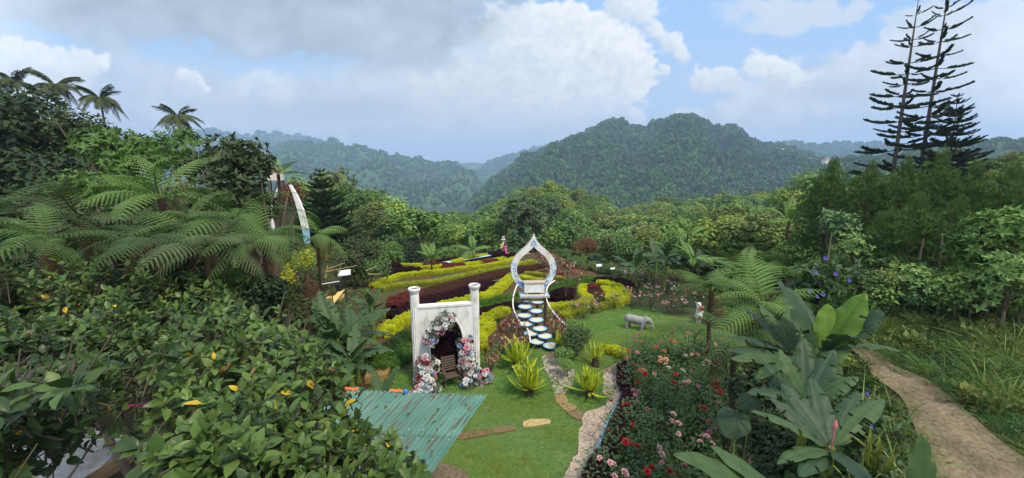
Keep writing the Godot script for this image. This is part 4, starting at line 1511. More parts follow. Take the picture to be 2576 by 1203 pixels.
func banana_of(label: String, px: float, py: float, depth: float, leaves: Array) -> void:
	# a banana plant whose leaves end at the given places: [px, py, depth, arch, width, colour, start offset]
	var c := at(px, py, depth)
	var foot := on_ground(c.x, c.z)
	var o := thing("banana_plant", label, "banana plant", foot, "large banana plants in front")
	var s := Shape.new()
	var top := c - foot
	s.tube([Vector3(0, -0.2, 0), top * 0.5 + Vector3(0.02, 0, 0), top], [0.11, 0.09, 0.04], 9, Color(0.9, 1.0, 0.5))
	put("stem", s.mesh(true), M.banana_stem, o)
	for l in leaves:
		var e := at(l[0], l[1], l[2]) - foot
		s = Shape.new()
		banana_leaf(s, top + Vector3(rf(-0.03, 0.03), -0.05, rf(-0.03, 0.03)), e, l[3], l[4], Color.WHITE, l[6] if l.size() > 6 else 3, rf(-0.25, 0.25))
		put("leaf", s.mesh(), M[l[5]], o)


func banana_foreground() -> void:
	rng.seed = 300
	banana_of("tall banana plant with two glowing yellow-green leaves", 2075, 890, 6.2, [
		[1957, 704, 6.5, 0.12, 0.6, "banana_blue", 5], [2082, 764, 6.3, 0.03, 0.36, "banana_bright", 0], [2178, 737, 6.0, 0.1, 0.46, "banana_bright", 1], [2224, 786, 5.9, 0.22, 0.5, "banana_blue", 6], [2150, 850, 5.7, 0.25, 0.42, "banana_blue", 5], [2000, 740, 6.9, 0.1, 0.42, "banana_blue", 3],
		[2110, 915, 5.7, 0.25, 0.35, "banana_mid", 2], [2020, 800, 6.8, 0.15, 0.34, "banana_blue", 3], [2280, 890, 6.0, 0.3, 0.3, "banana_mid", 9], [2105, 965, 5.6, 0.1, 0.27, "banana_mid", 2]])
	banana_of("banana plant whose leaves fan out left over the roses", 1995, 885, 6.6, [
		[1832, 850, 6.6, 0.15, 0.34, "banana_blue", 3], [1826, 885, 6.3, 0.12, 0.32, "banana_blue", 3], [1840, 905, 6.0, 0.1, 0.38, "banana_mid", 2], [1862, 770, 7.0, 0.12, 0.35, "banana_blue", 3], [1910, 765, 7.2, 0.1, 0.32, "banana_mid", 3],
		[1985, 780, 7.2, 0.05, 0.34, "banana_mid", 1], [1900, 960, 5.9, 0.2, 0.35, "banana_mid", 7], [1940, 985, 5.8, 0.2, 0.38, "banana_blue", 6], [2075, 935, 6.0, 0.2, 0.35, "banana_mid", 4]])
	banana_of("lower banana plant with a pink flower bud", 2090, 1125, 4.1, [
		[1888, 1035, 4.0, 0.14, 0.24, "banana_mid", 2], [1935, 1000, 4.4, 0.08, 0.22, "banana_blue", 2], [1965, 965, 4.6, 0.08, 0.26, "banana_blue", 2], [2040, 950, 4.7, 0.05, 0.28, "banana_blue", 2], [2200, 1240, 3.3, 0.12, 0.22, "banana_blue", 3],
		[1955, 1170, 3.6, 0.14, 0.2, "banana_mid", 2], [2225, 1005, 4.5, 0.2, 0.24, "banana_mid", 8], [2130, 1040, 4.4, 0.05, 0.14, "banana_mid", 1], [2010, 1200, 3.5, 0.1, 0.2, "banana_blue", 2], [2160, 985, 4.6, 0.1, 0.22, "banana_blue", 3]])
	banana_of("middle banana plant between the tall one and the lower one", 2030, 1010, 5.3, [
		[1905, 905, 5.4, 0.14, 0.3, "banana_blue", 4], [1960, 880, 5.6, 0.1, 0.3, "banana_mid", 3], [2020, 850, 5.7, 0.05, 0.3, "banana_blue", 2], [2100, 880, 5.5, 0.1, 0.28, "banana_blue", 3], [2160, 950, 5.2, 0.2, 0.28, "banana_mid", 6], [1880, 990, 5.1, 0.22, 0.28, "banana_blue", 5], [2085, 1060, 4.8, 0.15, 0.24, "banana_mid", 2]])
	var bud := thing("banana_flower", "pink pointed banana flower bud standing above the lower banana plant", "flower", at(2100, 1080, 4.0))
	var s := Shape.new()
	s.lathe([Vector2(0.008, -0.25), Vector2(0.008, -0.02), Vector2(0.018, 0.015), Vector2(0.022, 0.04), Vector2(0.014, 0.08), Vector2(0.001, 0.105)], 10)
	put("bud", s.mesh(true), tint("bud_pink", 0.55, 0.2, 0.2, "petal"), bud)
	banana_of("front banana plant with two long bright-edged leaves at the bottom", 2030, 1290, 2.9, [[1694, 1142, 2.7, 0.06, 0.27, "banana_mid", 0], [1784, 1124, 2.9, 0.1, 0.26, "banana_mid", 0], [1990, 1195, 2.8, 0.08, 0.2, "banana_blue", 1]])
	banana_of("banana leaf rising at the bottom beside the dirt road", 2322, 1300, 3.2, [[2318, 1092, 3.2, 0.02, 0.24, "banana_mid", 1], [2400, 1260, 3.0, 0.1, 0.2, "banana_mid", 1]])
	# the great heart-shaped leaves beside the roses
	var taro := thing("taro_plant", "plant with large heart-shaped leaves between roses and banana plants", "plant", on_ground(at(1880, 1060, 5.4).x, at(1880, 1060, 5.4).z))
	for a in [[1850, 1050, 5.4, 0.3, 0.9], [1890, 1005, 6.0, 0.22, 0.2]]:
		var q := Shape.new()
		var c := at(a[0], a[1], a[2]) - taro.position
		heart(q, Transform3D(aim(Vector3(cos(a[4]) * -0.8, -0.5, 0.5), Vector3(-0.1, 1, 0.5)), c), a[3])
		var leaf := put("leaf", q.mesh(true), M.banana_blue, taro)
		q = Shape.new()
		q.tube([Vector3(0, 0, 0), c * 0.6 + Vector3(0, 0.1, 0), c], [0.015, 0.012, 0.008], 5)
		put("stalk", q.mesh(true), M.banana_stem, leaf)


func heart(s: Shape, xf: Transform3D, size: float) -> void:
	# a heart-shaped leaf hanging from its stalk, tip along +y, veins as shallow folds
	var start := s.add(xf * Vector3.ZERO, Color(1.2, 1.25, 1.0))
	var n := 36
	for ring in 3:
		for k in n:
			var a := TAU * k / n
			var r := size * (0.52 + 0.2 * cos(a) + 0.16 * absf(sin(a))) * (1.0 - 0.35 * pow(maxf(0.0, -cos(a)), 6.0)) * (1.0 + (0.35 * pow(maxf(0.0, cos(a)), 12.0))) * (ring + 1) / 3.0
			var p := Vector3(sin(a) * r, cos(a) * r, -0.25 * r * r / size + 0.015 * size * cos(a * 9.0) * (ring + 1) + 0.03 * size * sin(a * 5.0) * float(ring == 2))
			s.add(xf * p, Color(1, 1, 1) * (1.12 if k % 4 == 0 else 0.95))
	for k in n:
		s.face(start, start + 1 + k, start + 1 + (k + 1) % n)
		for ring in 2:
			var a := start + 1 + ring * n + k
			var b := start + 1 + ring * n + (k + 1) % n
			s.face4(a, a + n, b + n, b)


func vine_on(label: String, px: float, py_top: float, depth: float, wide: float, tall: float, flowers: Array) -> void:
	var top := at(px, py_top, depth)
	var foot := on_ground(top.x, top.z)
	foot.y = maxf(foot.y, top.y - tall - 1.0)
	var o := thing("morning_glory_vine", label, "vine", foot, "vines with purple flowers")
	var c := top - foot - Vector3(0, tall * 0.5, 0)
	put("foliage", S.shrub0, M.vine, o, Transform3D(Basis.from_scale(Vector3(wide, tall * 0.6, wide)), c))
	put("foliage", S.shrub1, M.vine, o, Transform3D(Basis.from_euler(Vector3(0, 2, 0)).scaled(Vector3(wide * 0.9, tall * 0.5, wide * 0.9)), c - Vector3(0.1, tall * 0.35, 0)))
	var s := Shape.new()
	s.tube([Vector3.ZERO, c * 0.6, c + Vector3(0.0, tall * 0.75, 0)], [0.03, 0.02, 0.01], 5)
	put("stem", s.mesh(true), M.banana_stem, o)
	for f in flowers:
		var p := at(f[0], f[1], depth - wide * 0.8) - foot
		var b := aim(Vector3(rf(-0.4, 0.4), rf(0.2, 0.7), 0.9))
		put("flower", S.trumpet, M.purple_petal, o, Transform3D(b.scaled(Vector3.ONE * 0.05 * depth / 8.0), p))


func vine_and_grass() -> void:
	tint("purple_petal", 0.10, 0.07, 0.38, "petal")
	vine_on("tall mound of vine with purple trumpet flowers behind the banana plants", 2085, 640, 9.0, 0.75, 2.0, [[2047, 686], [2098, 690], [2075, 652], [2130, 706], [2050, 748], [2068, 742], [2036, 733]])
	vine_on("lower vine with purple flowers beside the dirt road", 2195, 1010, 4.6, 0.42, 0.8, [[2186, 1072], [2176, 990], [2190, 1152]])
	# long arching grass in front
	rng.seed = 310
	for a in [[2010, 1000, 5.6, 0.9, "long arching grass between the two banana plants"], [2120, 985, 5.2, 1.0, "long arching grass under the glowing banana leaves"], [2200, 1000, 5.0, 1.0, "long arching grass before the dirt road, upper"], [2260, 1110, 4.2, 1.1, "long arching grass leaning over the dirt road"], [2270, 1010, 5.6, 0.9, "dark reedy grass at the road's left edge"], [2150, 1130, 4.2, 0.8, "long grass beside the lower vine"]]:
		var c := at(a[0], a[1] + 40, a[2])
		var o := thing("tall_grass", a[4], "grass tuft", c, "long grass tufts in front")
		for k in 9:
			var s := Shape.new()
			tuft(s, Vector3(rf(-0.1, 0.1), -0.2, rf(-0.1, 0.1)), Vector3(rf(-0.6, 0.6), 1.0, rf(-0.4, 0.6)), 1, a[3], 0.011, 0.3, Color(1, 1, 1), rf(0.25, 0.6))
			put("blade", s.mesh(), M.grass_tall, o)
	# yellowing strap leaves at the bottom
	var o := thing("strap_plant", "yellow-green strap-leaved plant low beside the lower vine", "plant", at(2200, 1190, 3.9))
	tint("strap_olive", 0.14, 0.17, 0.03)
	for k in 14:
		var l := rf(0.28, 0.5)
		put("leaf", S["strap%d" % (k % 4)], M.strap_olive, o, Transform3D((Basis.from_euler(Vector3(0, k * 2.4, 0)) * Basis.from_euler(Vector3(rf(0.1, 0.9), 0, 0))).scaled(Vector3(l, l, l)), Vector3.ZERO))


const ROAD_L := [[2120, 858], [2150, 890], [2180, 920], [2200, 955], [2262, 1000], [2288, 1050], [2312, 1110], [2350, 1203], [2395, 1300]]
const ROAD_R := [[2165, 866], [2205, 890], [2250, 925], [2320, 955], [2385, 1000], [2440, 1048], [2510, 1110], [2590, 1170], [2740, 1280]]


func road_and_bank() -> void:
	rng.seed = 320
	M.road = plain(1, 1, 1, 0.95, 0.2)
	M.road.vertex_color_use_as_albedo = true
	M.road.albedo_texture = noise_tex(0.02, 5, 8, [0.0, 0.45, 0.7, 1.0], [Color(0.72, 0.68, 0.62), Color(0.88, 0.86, 0.82), Color(0.96, 0.95, 0.92), Color(1, 1, 1)])
	M.road.uv1_triplanar = true
	M.road.uv1_world_triplanar = true
	M.road.uv1_scale = Vector3(0.7, 0.7, 0.6)
	M.road.heightmap_enabled = true
	M.road.heightmap_scale = 3.0
	M.road.heightmap_texture = noise_tex(0.03, 4, 9, [], [], 512, true)
	var l := path_world(ROAD_L, 0.02, 0.25)
	var r := path_world(ROAD_R, 0.02, 0.25)
	var s := Shape.new()
	var n := 60
	for k in n + 1:
		var a := l[int(float(k) / n * (l.size() - 1))]
		var b := r[int(float(k) / n * (r.size() - 1))]
		for j in 9:
			var t := j / 8.0
			var p := a.lerp(b, t)
			p.y = gh(p.x, p.z) + 0.09 - 0.05 * exp(-pow((t - 0.3) * 7.0, 2.0)) - 0.05 * exp(-pow((t - 0.72) * 7.0, 2.0)) + lump.get_noise_2d(p.x * 1.3, p.z * 1.3) * 0.03
			s.add(p, Color(0.2, 0.165, 0.115) * (1.0 + 0.5 * lump.get_noise_2d(p.x * 0.8, p.z * 0.8)))
	for k in n:
		for j in 8:
			var a := k * 9 + j
			s.face4(a, a + 1, a + 10, a + 9)
	setting(put("road", s.mesh(true), M.road))
	# the bank right of the road: long grass and weeds, nobody could count them
	var bank := poly_world([[2150, 855], [2230, 905], [2330, 950], [2400, 1000], [2460, 1050], [2530, 1105], [2610, 1165], [2900, 1240], [2900, 760], [2576, 720], [2300, 700], [2200, 735], [2140, 790]])
	var grass := [Many.new(), Many.new()]
	var weeds := Many.new()
	for p in spread_in(bank, 24.0):
		var h := rf(0.4, 0.9)
		var n1 := lump.get_noise_2d(p.x * 0.5, p.y * 0.5)
		if n1 > 0.1:
			h *= 1.35
		var b := Basis.from_euler(Vector3(rf(-0.2, 0.3), rf(0, TAU), rf(-0.2, 0.2))).scaled(Vector3(h, h, h))
		grass[rng.randi_range(0, 1)].add(Transform3D(b, on_ground(p.x, p.y, -0.05)), tone(0.2) * Color(0.85 + n1 * 0.8, 1.0 + n1 * 0.3, 0.9))
	for p in spread_in(bank, 2.6):
		if lump.get_noise_2d(p.x * 0.45 + 11.0, p.y * 0.45) > -0.05:
			var h := rf(0.9, 1.5)
			grass[rng.randi_range(0, 1)].add(Transform3D(Basis.from_euler(Vector3(rf(-0.2, 0.2), rf(0, TAU), rf(-0.2, 0.2))).scaled(Vector3(h, h, h)), on_ground(p.x, p.y, -0.05)), tone(0.25) * Color(1.15, 1.1, 1.0))
	for p in spread_in(bank, 20.0):
		var n1 := lump.get_noise_2d(p.x * 0.4 + 30.0, p.y * 0.4)
		var r1 := rf(0.08, 0.2) * (1.9 if n1 > 0.1 else 0.8)
		weeds.add(Transform3D(Basis.from_euler(Vector3(0, rf(0, TAU), 0)).scaled(Vector3.ONE * r1), on_ground(p.x, p.y, rf(0.0, 0.3))), tone(0.2) * Color(1.0 + n1, 1.0 + n1 * 0.4, 1.0))
	for k in 2:
		put_many("grass", S["tall_grass%d" % k], M.grass_tall, grass[k])
	put_many("weeds", S.clump, M.weed, weeds)
	# low bushes at the wood's foot and grass that creeps over the road's edges
	var creep := Many.new()
	for e in [l, r]:
		for q in e:
			for k in 7:
				var w: Vector3 = q + Vector3(rf(-0.35, 0.35), 0, rf(-0.25, 0.25)) + (Vector3(-0.12, 0, 0) if e == l else Vector3(0.12, 0, 0))
				creep.add(Transform3D(Basis.from_euler(Vector3(rf(-0.3, 0.3), rf(0, TAU), rf(-0.3, 0.3))).scaled(Vector3.ONE * rf(0.16, 0.42)), on_ground(w.x, w.z, -0.01)), tone(0.2) * 0.9)
	put_many("grass", S.tall_grass1, M.grass_tall, creep)
	for k in 11:
		var px := 2210.0 + k * 42.0
		tree_to("low_bush", "low bush at the foot of the right-hand wood, %s from left" % NTH[k], "low bushes along the grass bank", px, 672.0 + rf(-16, 14), 14.0 - k * 0.18, rf(0.8, 1.15), ["crown2", "fine1", "shrub0", "crown5"][k % 4], M["green%d" % [2, 0, 6, 4][k % 4]], 0.9, "bush")
	# the verge between the banana plants and the road, and the ground left of it
	var verge := poly_world([[1840, 860], [2120, 850], [2190, 950], [2250, 1040], [2290, 1140], [2330, 1240], [1860, 1300], [1840, 1100]])
	var low := Many.new()
	for p in spread_in(verge, 22.0):
		var r1 := rf(0.08, 0.18)
		low.add(Transform3D(Basis.from_euler(Vector3(0, rf(0, TAU), 0)).scaled(Vector3.ONE * r1), on_ground(p.x, p.y, rf(0.0, 0.25))), Color(0.5, 0.6, 0.5) * tone(0.25))
	put_many("undergrowth", S.clump, M.weed, low)


# ---------------------------------------------------------------- hedges of the flower garden
func hedge(label: String, mat: Material, pts: Array, width: float, height: float, kind := "clump", leaf := 0.075, group := "clipped hedges of the garden") -> void:
	var path := path_world(pts, height * 0.9, 0.18)
	var o := thing("hedge", label, "hedge", Vector3(path[0].x, gh(path[0].x, path[0].z), path[0].z), group)
	var s := Shape.new()
	var many := Many.new()
	var n := path.size()
	var side := Vector3.RIGHT
	for k in n:
		var p := Vector3(path[k].x, 0, path[k].z)
		var q := path[mini(k + 1, n - 1)] - path[maxi(k - 1, 0)]
		q.y = 0
		side = q.normalized().cross(Vector3.UP)
		var taper := minf(1.0, 0.55 + 0.25 * minf(k, n - 1 - k))
		var w := width * (0.4 if mat == M.hedge_yellow or mat == M.hedge_olive else 0.5) * taper * (1.0 + 0.16 * lump.get_noise_2d(p.x * 1.2, p.z * 1.2))
		var h := height * (0.75 + 0.25 * taper) * (1.0 + 0.18 * lump.get_noise_2d(p.x * 1.5 + 7.0, p.z * 1.5) + 0.3 * lump.get_noise_2d(p.x * 3.6, p.z * 3.6))
		var y := gh(p.x, p.z) - o.position.y
		p -= Vector3(o.position.x, 0, o.position.z)
		p.y = 0
		for c: Vector2 in [Vector2(-0.85, -0.05), Vector2(-0.85, 0.6), Vector2(-0.55, 0.86), Vector2(0.55, 0.86), Vector2(0.85, 0.6), Vector2(0.85, -0.05)]:
			s.add(p + side * c.x * w + Vector3(0, y + c.y * h, 0), Color(0.4, 0.35, 0.3))
		var count := int((2.0 * h + 2.0 * w) * 0.18 / (leaf * leaf) * 0.95)
		for j in count:
			var u := rf(0.0, 2.0 * h + 2.0 * w)
			var off: Vector2
			if u < h:
				off = Vector2(-w, u)
			elif u < h + 2.0 * w:
				off = Vector2(u - h - w, h)
			else:
				off = Vector2(w, u - h - 2.0 * w)
			# round the shoulders
			if off.y > h * 0.7 and absf(off.x) > w * 0.75:
				off *= 0.95
			var at_ := p + side * off.x + q.normalized() * rf(-0.1, 0.1) + Vector3(0, y + off.y * rf(0.88, 1.08), 0)
			var r := leaf * rf(0.7, 1.25)
			many.add(Transform3D(Basis.from_euler(Vector3(rf(-0.4, 0.4), rf(0, TAU), rf(-0.4, 0.4))).scaled(Vector3(r, r, r)), at_), tone(0.16) * (1.0 + 0.25 * lump.get_noise_2d(at_.x * 0.9 + o.position.x, at_.z * 0.9)))
	for k in n - 1:
		for j in 5:
			var a := k * 6 + j
			s.face4(a, a + 6, a + 7, a + 1)
	put("core", s.mesh(true), mat, o)
	put_many("foliage", S[kind], mat, many, o)


func make_hedges() -> void:
	rng.seed = 400
	var ye := tint("hedge_yellow", 0.52, 0.56, 0.016)
	var ol := tint("hedge_olive", 0.35, 0.39, 0.028)
	var da := tint("hedge_dark", 0.035, 0.009, 0.016, "leaf_dull")
	var re := tint("hedge_red", 0.19, 0.04, 0.035, "leaf_dull")
	var br := tint("hedge_brown", 0.10, 0.042, 0.028, "leaf_dull")
	var gr := tint("hedge_green", 0.11, 0.23, 0.038, "leaf_dull")
	var gd := tint("hedge_green_wild", 0.055, 0.10, 0.03, "leaf_dull")
	# upper rows
	hedge("long bright yellow hedge running from the banana plants up to the gate", ye, [[936, 716], [977, 701], [1011, 691], [1054, 686], [1105, 681], [1156, 674], [1208, 669], [1259, 660], [1300, 648]], 0.69, 0.34)
	hedge("olive-yellow hedge just below the long bright yellow one", ol, [[960, 724], [1002, 716], [1054, 712], [1105, 705], [1156, 694], [1208, 683], [1259, 674], [1300, 667], [1342, 656]], 0.64, 0.29)
	hedge("thin yellow hedge farthest left along the top of the garden", ye, [[1004, 665], [1063, 664]], 0.55, 0.27)
	hedge("thin dark red hedge continuing the farthest yellow one", re, [[1067, 664], [1126, 663]], 0.60, 0.30)
	hedge("yellow hedge on the upper side of the pale blue path", ye, [[1137, 659], [1180, 649], [1231, 640]], 1.01, 0.34)
	hedge("dark purple hedge at the far end of the pale blue path, left of the people", da, [[1236, 639], [1262, 633]], 1.20, 0.49)
	hedge("dark red strip inside the yellow hedge above the pale blue path", re, [[1169, 653], [1201, 649]], 0.70, 0.26)
	hedge("short yellow hedge between the dark purple and the dark red ones", ye, [[1051, 673], [1082, 671], [1114, 670]], 0.83, 0.31)
	hedge("dark red hedge right of the short yellow one", re, [[1117, 671], [1140, 668], [1164, 664]], 0.90, 0.34)
	hedge("yellow hedge on the lower side of the pale blue path", ye, [[1166, 664], [1210, 660], [1250, 653], [1272, 647]], 0.83, 0.31)
	hedge("dark red patch in the hedge below the pale blue path", re, [[1217, 659], [1248, 654]], 0.95, 0.38)
	hedge("dark purple hedge right in front of the people", da, [[1276, 645], [1298, 638]], 1.00, 0.49)
	hedge("dark purple hedge at the garden's far left corner", da, [[961, 667], [1006, 665]], 1.00, 0.52)
	hedge("dark purple hedge in front of the far left corner one", da, [[967, 682], [1010, 679], [1057, 677]], 1.00, 0.56)
	hedge("thin dark hedge behind the far yellow hedge", da, [[1100, 657], [1150, 649]], 0.50, 0.30)
	# wide bands
	hedge("wide brown-red planted band below the olive-yellow hedge", br, [[1010, 752], [1054, 741], [1105, 727], [1156, 713], [1208, 699], [1276, 683], [1330, 674]], 1.50, 0.26)
	hedge("dark purple band below the brown-red one", da, [[1040, 772], [1070, 760], [1105, 750], [1156, 737], [1208, 722], [1240, 710]], 1.15, 0.38)
	hedge("red-leaved hedge left behind the arch's left column", re, [[990, 762], [1015, 748], [1050, 733]], 1.00, 0.45)
	hedge("dark brown hedge left of the white arch", da, [[985, 792], [1010, 784], [1040, 772]], 0.90, 0.38)
	# middle: the yellow one that climbs to the gate, the green pair
	hedge("broad yellow hedge that climbs from behind the arch to the onion-shaped gate", ye, [[1105, 768], [1140, 759], [1182, 750], [1225, 740], [1259, 718], [1276, 702], [1292, 692]], 0.78, 0.37)
	hedge("upper green feathery hedge left of the gate", gr, [[1195, 762], [1240, 753], [1302, 737]], 0.30, 0.30, "feather", 0.1)
	hedge("lower green feathery hedge left of the gate", gr, [[1200, 776], [1240, 768], [1302, 752]], 0.30, 0.30, "feather", 0.1)
	hedge("upper green feathery hedge right of the gate", gr, [[1388, 719], [1430, 707], [1482, 692]], 0.30, 0.30, "feather", 0.1)
	hedge("lower green feathery hedge right of the gate", gr, [[1380, 731], [1430, 718], [1500, 698]], 0.28, 0.26, "feather", 0.1)
	hedge("dark purple band below the green feathery pair", da, [[1204, 790], [1240, 778], [1300, 764]], 0.80, 0.26)
	# seen through and beside the ring
	hedge("yellow hedge seen through the lower part of the gate's ring", ye, [[1308, 693], [1341, 702], [1380, 706]], 0.64, 0.27)
	hedge("short yellow hedge seen through the upper part of the gate's ring", ye, [[1306, 664], [1345, 655]], 0.83, 0.27)
	hedge("yellow strip running right of the ring, under the red-leaved bushes", ol, [[1321, 686], [1369, 691], [1415, 700]], 0.55, 0.24)
	hedge("brown-red band seen through the ring", br, [[1303, 679], [1340, 672], [1372, 666]], 0.90, 0.26)
	hedge("dark red band right of the ring", re, [[1360, 683], [1385, 687], [1412, 692]], 0.80, 0.30)
	# right of the gate
	hedge("dark purple block right of the gate", da, [[1388, 748], [1412, 740], [1440, 728]], 1.30, 0.30)
	hedge("bright yellow hedge bending like an S right of the gate", ye, [[1372, 772], [1420, 767], [1471, 760], [1480, 748], [1464, 735], [1466, 722], [1474, 716]], 0.64, 0.31)
	hedge("red-leaved patch at the tip of the yellow S", re, [[1482, 716], [1502, 724]], 0.90, 0.30)
	hedge("brown-red patch inside the yellow loop", br, [[1494, 730], [1500, 755]], 1.10, 0.22)
	hedge("yellow hedge looping round the brown-red patch at the garden's right end", ye, [[1507, 708], [1535, 713], [1556, 721], [1568, 735], [1566, 750], [1545, 760]], 0.83, 0.31)
	hedge("inner yellow row of the loop at the right end", ye, [[1522, 722], [1540, 738], [1536, 754]], 0.83, 0.27)
	hedge("yellow hedge closing the loop towards the roses", ol, [[1545, 762], [1495, 772], [1450, 782], [1417, 792]], 0.60, 0.24)
	hedge("dark purple hedge at the far right end, beside the roses", da, [[1500, 700], [1545, 704], [1580, 714], [1590, 730]], 0.70, 0.34)
	# near the arch
	hedge("yellow hedge left of the arch, broadest of the lower ones", ye, [[962, 834], [985, 818], [1011, 804], [1040, 785]], 0.78, 0.34)
	hedge("upper green wild hedge left of the arch", gd, [[915, 905], [985, 868], [1036, 834]], 0.70, 0.41, "feather", 0.13)
	hedge("lower green wild hedge left of the arch", gr, [[952, 921], [985, 898], [1040, 866]], 0.70, 0.38, "feather", 0.13)
	hedge("yellow hedge right of the arch, under the green pair", ye, [[1200, 815], [1225, 799], [1250, 786], [1275, 776]], 0.64, 0.31)
	hedge("yellow hedge curving down beside the arch's right column", ye, [[1240, 812], [1214, 836], [1208, 852], [1218, 872]], 0.46, 0.27)
	hedge("green low hedge inside the curve right of the arch", gd, [[1216, 826], [1240, 815], [1262, 806]], 0.40, 0.19, "feather", 0.09)
	hedge("dark purple hedge standing right behind the arch's opening", da, [[1070, 845], [1105, 838], [1140, 832], [1176, 826]], 0.50, 1.50)
	hedge("yellow edging at the rose bed's upper corner", ye, [[1520, 872], [1548, 878], [1574, 890]], 0.51, 0.24)
	# strips of the pale blue path at the top and the bare soil in the beds
	M.blue_path = plain(0.42, 0.62, 0.72, 0.8)
	var s := Shape.new()
	var c := path_world([[1120, 668], [1171, 659], [1215, 651], [1261, 641]], 0.0, 0.4)
	for k in c.size():
		var q := c[mini(k + 1, c.size() - 1)] - c[maxi(k - 1, 0)]
		var sd := q.cross(Vector3.UP).normalized() * 0.5
		for e in [-1.0, 1.0]:
			var p: Vector3 = c[k] + sd * e
			s.add(Vector3(p.x, gh(p.x, p.z) + 0.3, p.z))
	for k in c.size() - 1:
		s.face4(k * 2, k * 2 + 2, k * 2 + 3, k * 2 + 1)
	setting(put("path", s.mesh(true), M.blue_path))
	s = Shape.new()
	var end := poly_world([[1262, 640], [1335, 628], [1335, 640], [1290, 648]])
	M.sand = plain(0.34, 0.2, 0.09, 0.95)
	# the sandy turning place, laid over the ground
	for i in 13:
		for j in 13:
			var a := end[0].lerp(end[1], i / 12.0)
			var b := end[3].lerp(end[2], i / 12.0)
			var w := a.lerp(b, j / 12.0)
			s.add(Vector3(w.x, gh(w.x, w.y) + 0.07, w.y))
	for i in 12:
		for j in 12:
			var a := i * 13 + j
			s.face4(a, a + 1, a + 14, a + 13)
	setting(put("path", s.mesh(), M.sand))
	# red-leaved mounds beside the steps and bushes behind the ring
	tint("croton", 1.0, 1.0, 1.0)
	for a in [
		[1285, 800, 15.2, 0.62, 0.7, "red and cream leaved mound left of the round steps, upper"], [1262, 842, 14.3, 0.6, 0.62, "red and cream leaved mound left of the round steps, lower"], [1308, 838, 14.6, 0.4, 0.4, "small red-leaved plant between the left mounds and the steps"],
		[1395, 790, 15.9, 0.5, 0.6, "red and cream leaved mound right of the round steps"], [1420, 808, 15.2, 0.4, 0.4, "small red-leaved plant under the right white handrail"], [1235, 880, 13.2, 0.35, 0.35, "dark red plant between the arch and the bird's nest ferns"],
		[1395, 655, 24.0, 0.8, 0.9, "reddish cream-leaved bush right behind the ring"], [1425, 668, 22.5, 0.8, 0.8, "reddish cream-leaved bush, middle of three right of the ring"], [1450, 680, 21.5, 0.7, 0.7, "reddish cream-leaved bush, right end of three by the ring"], [1370, 640, 27.0, 0.8, 0.9, "reddish bush behind the gate's right shoulder"]]:
		var p := at(a[0], a[1], a[2])
		var foot := on_ground(p.x, p.z, -0.05)
		var h := maxf(p.y - foot.y, 0.1)
		var o := thing("red_leaved_plant", a[5], "plant", foot, "red-leaved plants near the gate")
		var st := Shape.new()
		for k in 5:
			var an := k * 1.3
			st.tube([Vector3.ZERO, Vector3(cos(an) * 0.1, h * 0.5, sin(an) * 0.1), Vector3(cos(an) * a[3] * 0.4, h + a[4] * 0.4, sin(an) * a[3] * 0.4)], [0.02, 0.015, 0.01], 5)
		put("stem", st.mesh(true), M.bark, o)
		stuff(put("foliage", S["rosettes%d" % rng.randi_range(0, 1)], M.croton, o, Transform3D(Basis.from_euler(Vector3(0, rf(0, TAU), 0)).scaled(Vector3(a[3], a[4], a[3])), Vector3(0, h * 0.55 if a[2] < 20.0 else maxf(h - a[4] * 0.45, 0.2), 0))))
	# the green bush right of the steps and its low neighbours
	tree_to("green_bush", "feathery dark green bush right of the lowest round steps", "", 1455, 812, 14.2, 0.8, "fine1", M.shrub_green, 0.85, "bush")
	tree_to("green_bush", "low leafy green bush at the foot of the round steps, right", "", 1420, 868, 13.6, 0.45, "crown1", M.green2, 0.8, "bush")
	tree_to("green_bush", "light green feathery bush under the right handrail", "", 1440, 800, 15.4, 0.6, "fine0", M.green2, 0.8, "bush")
	tree_to("green_bush", "low creeping green bush beside the gravel", "", 1428, 898, 12.9, 0.38, "crown3", M.green2, 0.7, "bush")
	# bird's nest ferns
	tint("nest_fern", 0.33, 0.40, 0.025)
	for a in [[1300, 905, 13.4, 52, 0.95, "yellow-green bird's nest fern nearest the round steps"], [1330, 975, 11.9, 64, 0.92, "yellow-green bird's nest fern in the lawn, middle of three"], [1483, 980, 11.8, 54, 0.8, "yellow-green bird's nest fern between gravel and stone path"], [1404, 840, 14.6, 12, 0.7, "slim yellow-green fern beside the right handrail"], [1500, 880, 13.6, 9, 0.85, "few-leaved yellow fern leaning over the lawn right of the green bush"]]:
		var p := at(a[0], a[1], a[2])
		var foot := on_ground(p.x, p.z)
		p.y = clampf(p.y, foot.y + 0.1, foot.y + 0.32)
		var o := thing("birds_nest_fern", a[5], "fern", foot, "yellow-green bird's nest ferns")
		var up := p.y - foot.y
		var st := Shape.new()
		st.lathe([Vector2(0.16, -0.05), Vector2(0.12, up * 0.7), Vector2(0.05, up + 0.06)], 9, Color(0.35, 0.3, 0.2))
		put("root_mound", st.mesh(true), M.bark, o)
		for k in a[3]:
			var t: float = float(k) / a[3]
			var l: float = a[4] * rf(0.75, 1.1)
			var low: bool = t > 0.8
			var b := Basis.from_euler(Vector3(0, k * 2.4 + rf(-0.2, 0.2), 0)) * Basis.from_euler(Vector3(lerpf(0.1, 1.35, pow(t, 0.8)) + rf(-0.1, 0.1) + (0.4 if low and rng.randf() < 0.5 else 0.0), 0, 0))
			put("leaf", S["strap%d" % rng.randi_range(0, 3)], M.nest_fern if rng.randf() < 0.85 else M.yellow_bush, o, Transform3D(b.scaled(Vector3(l * 1.0, l, l)), Vector3(0, up * 0.8, 0)))


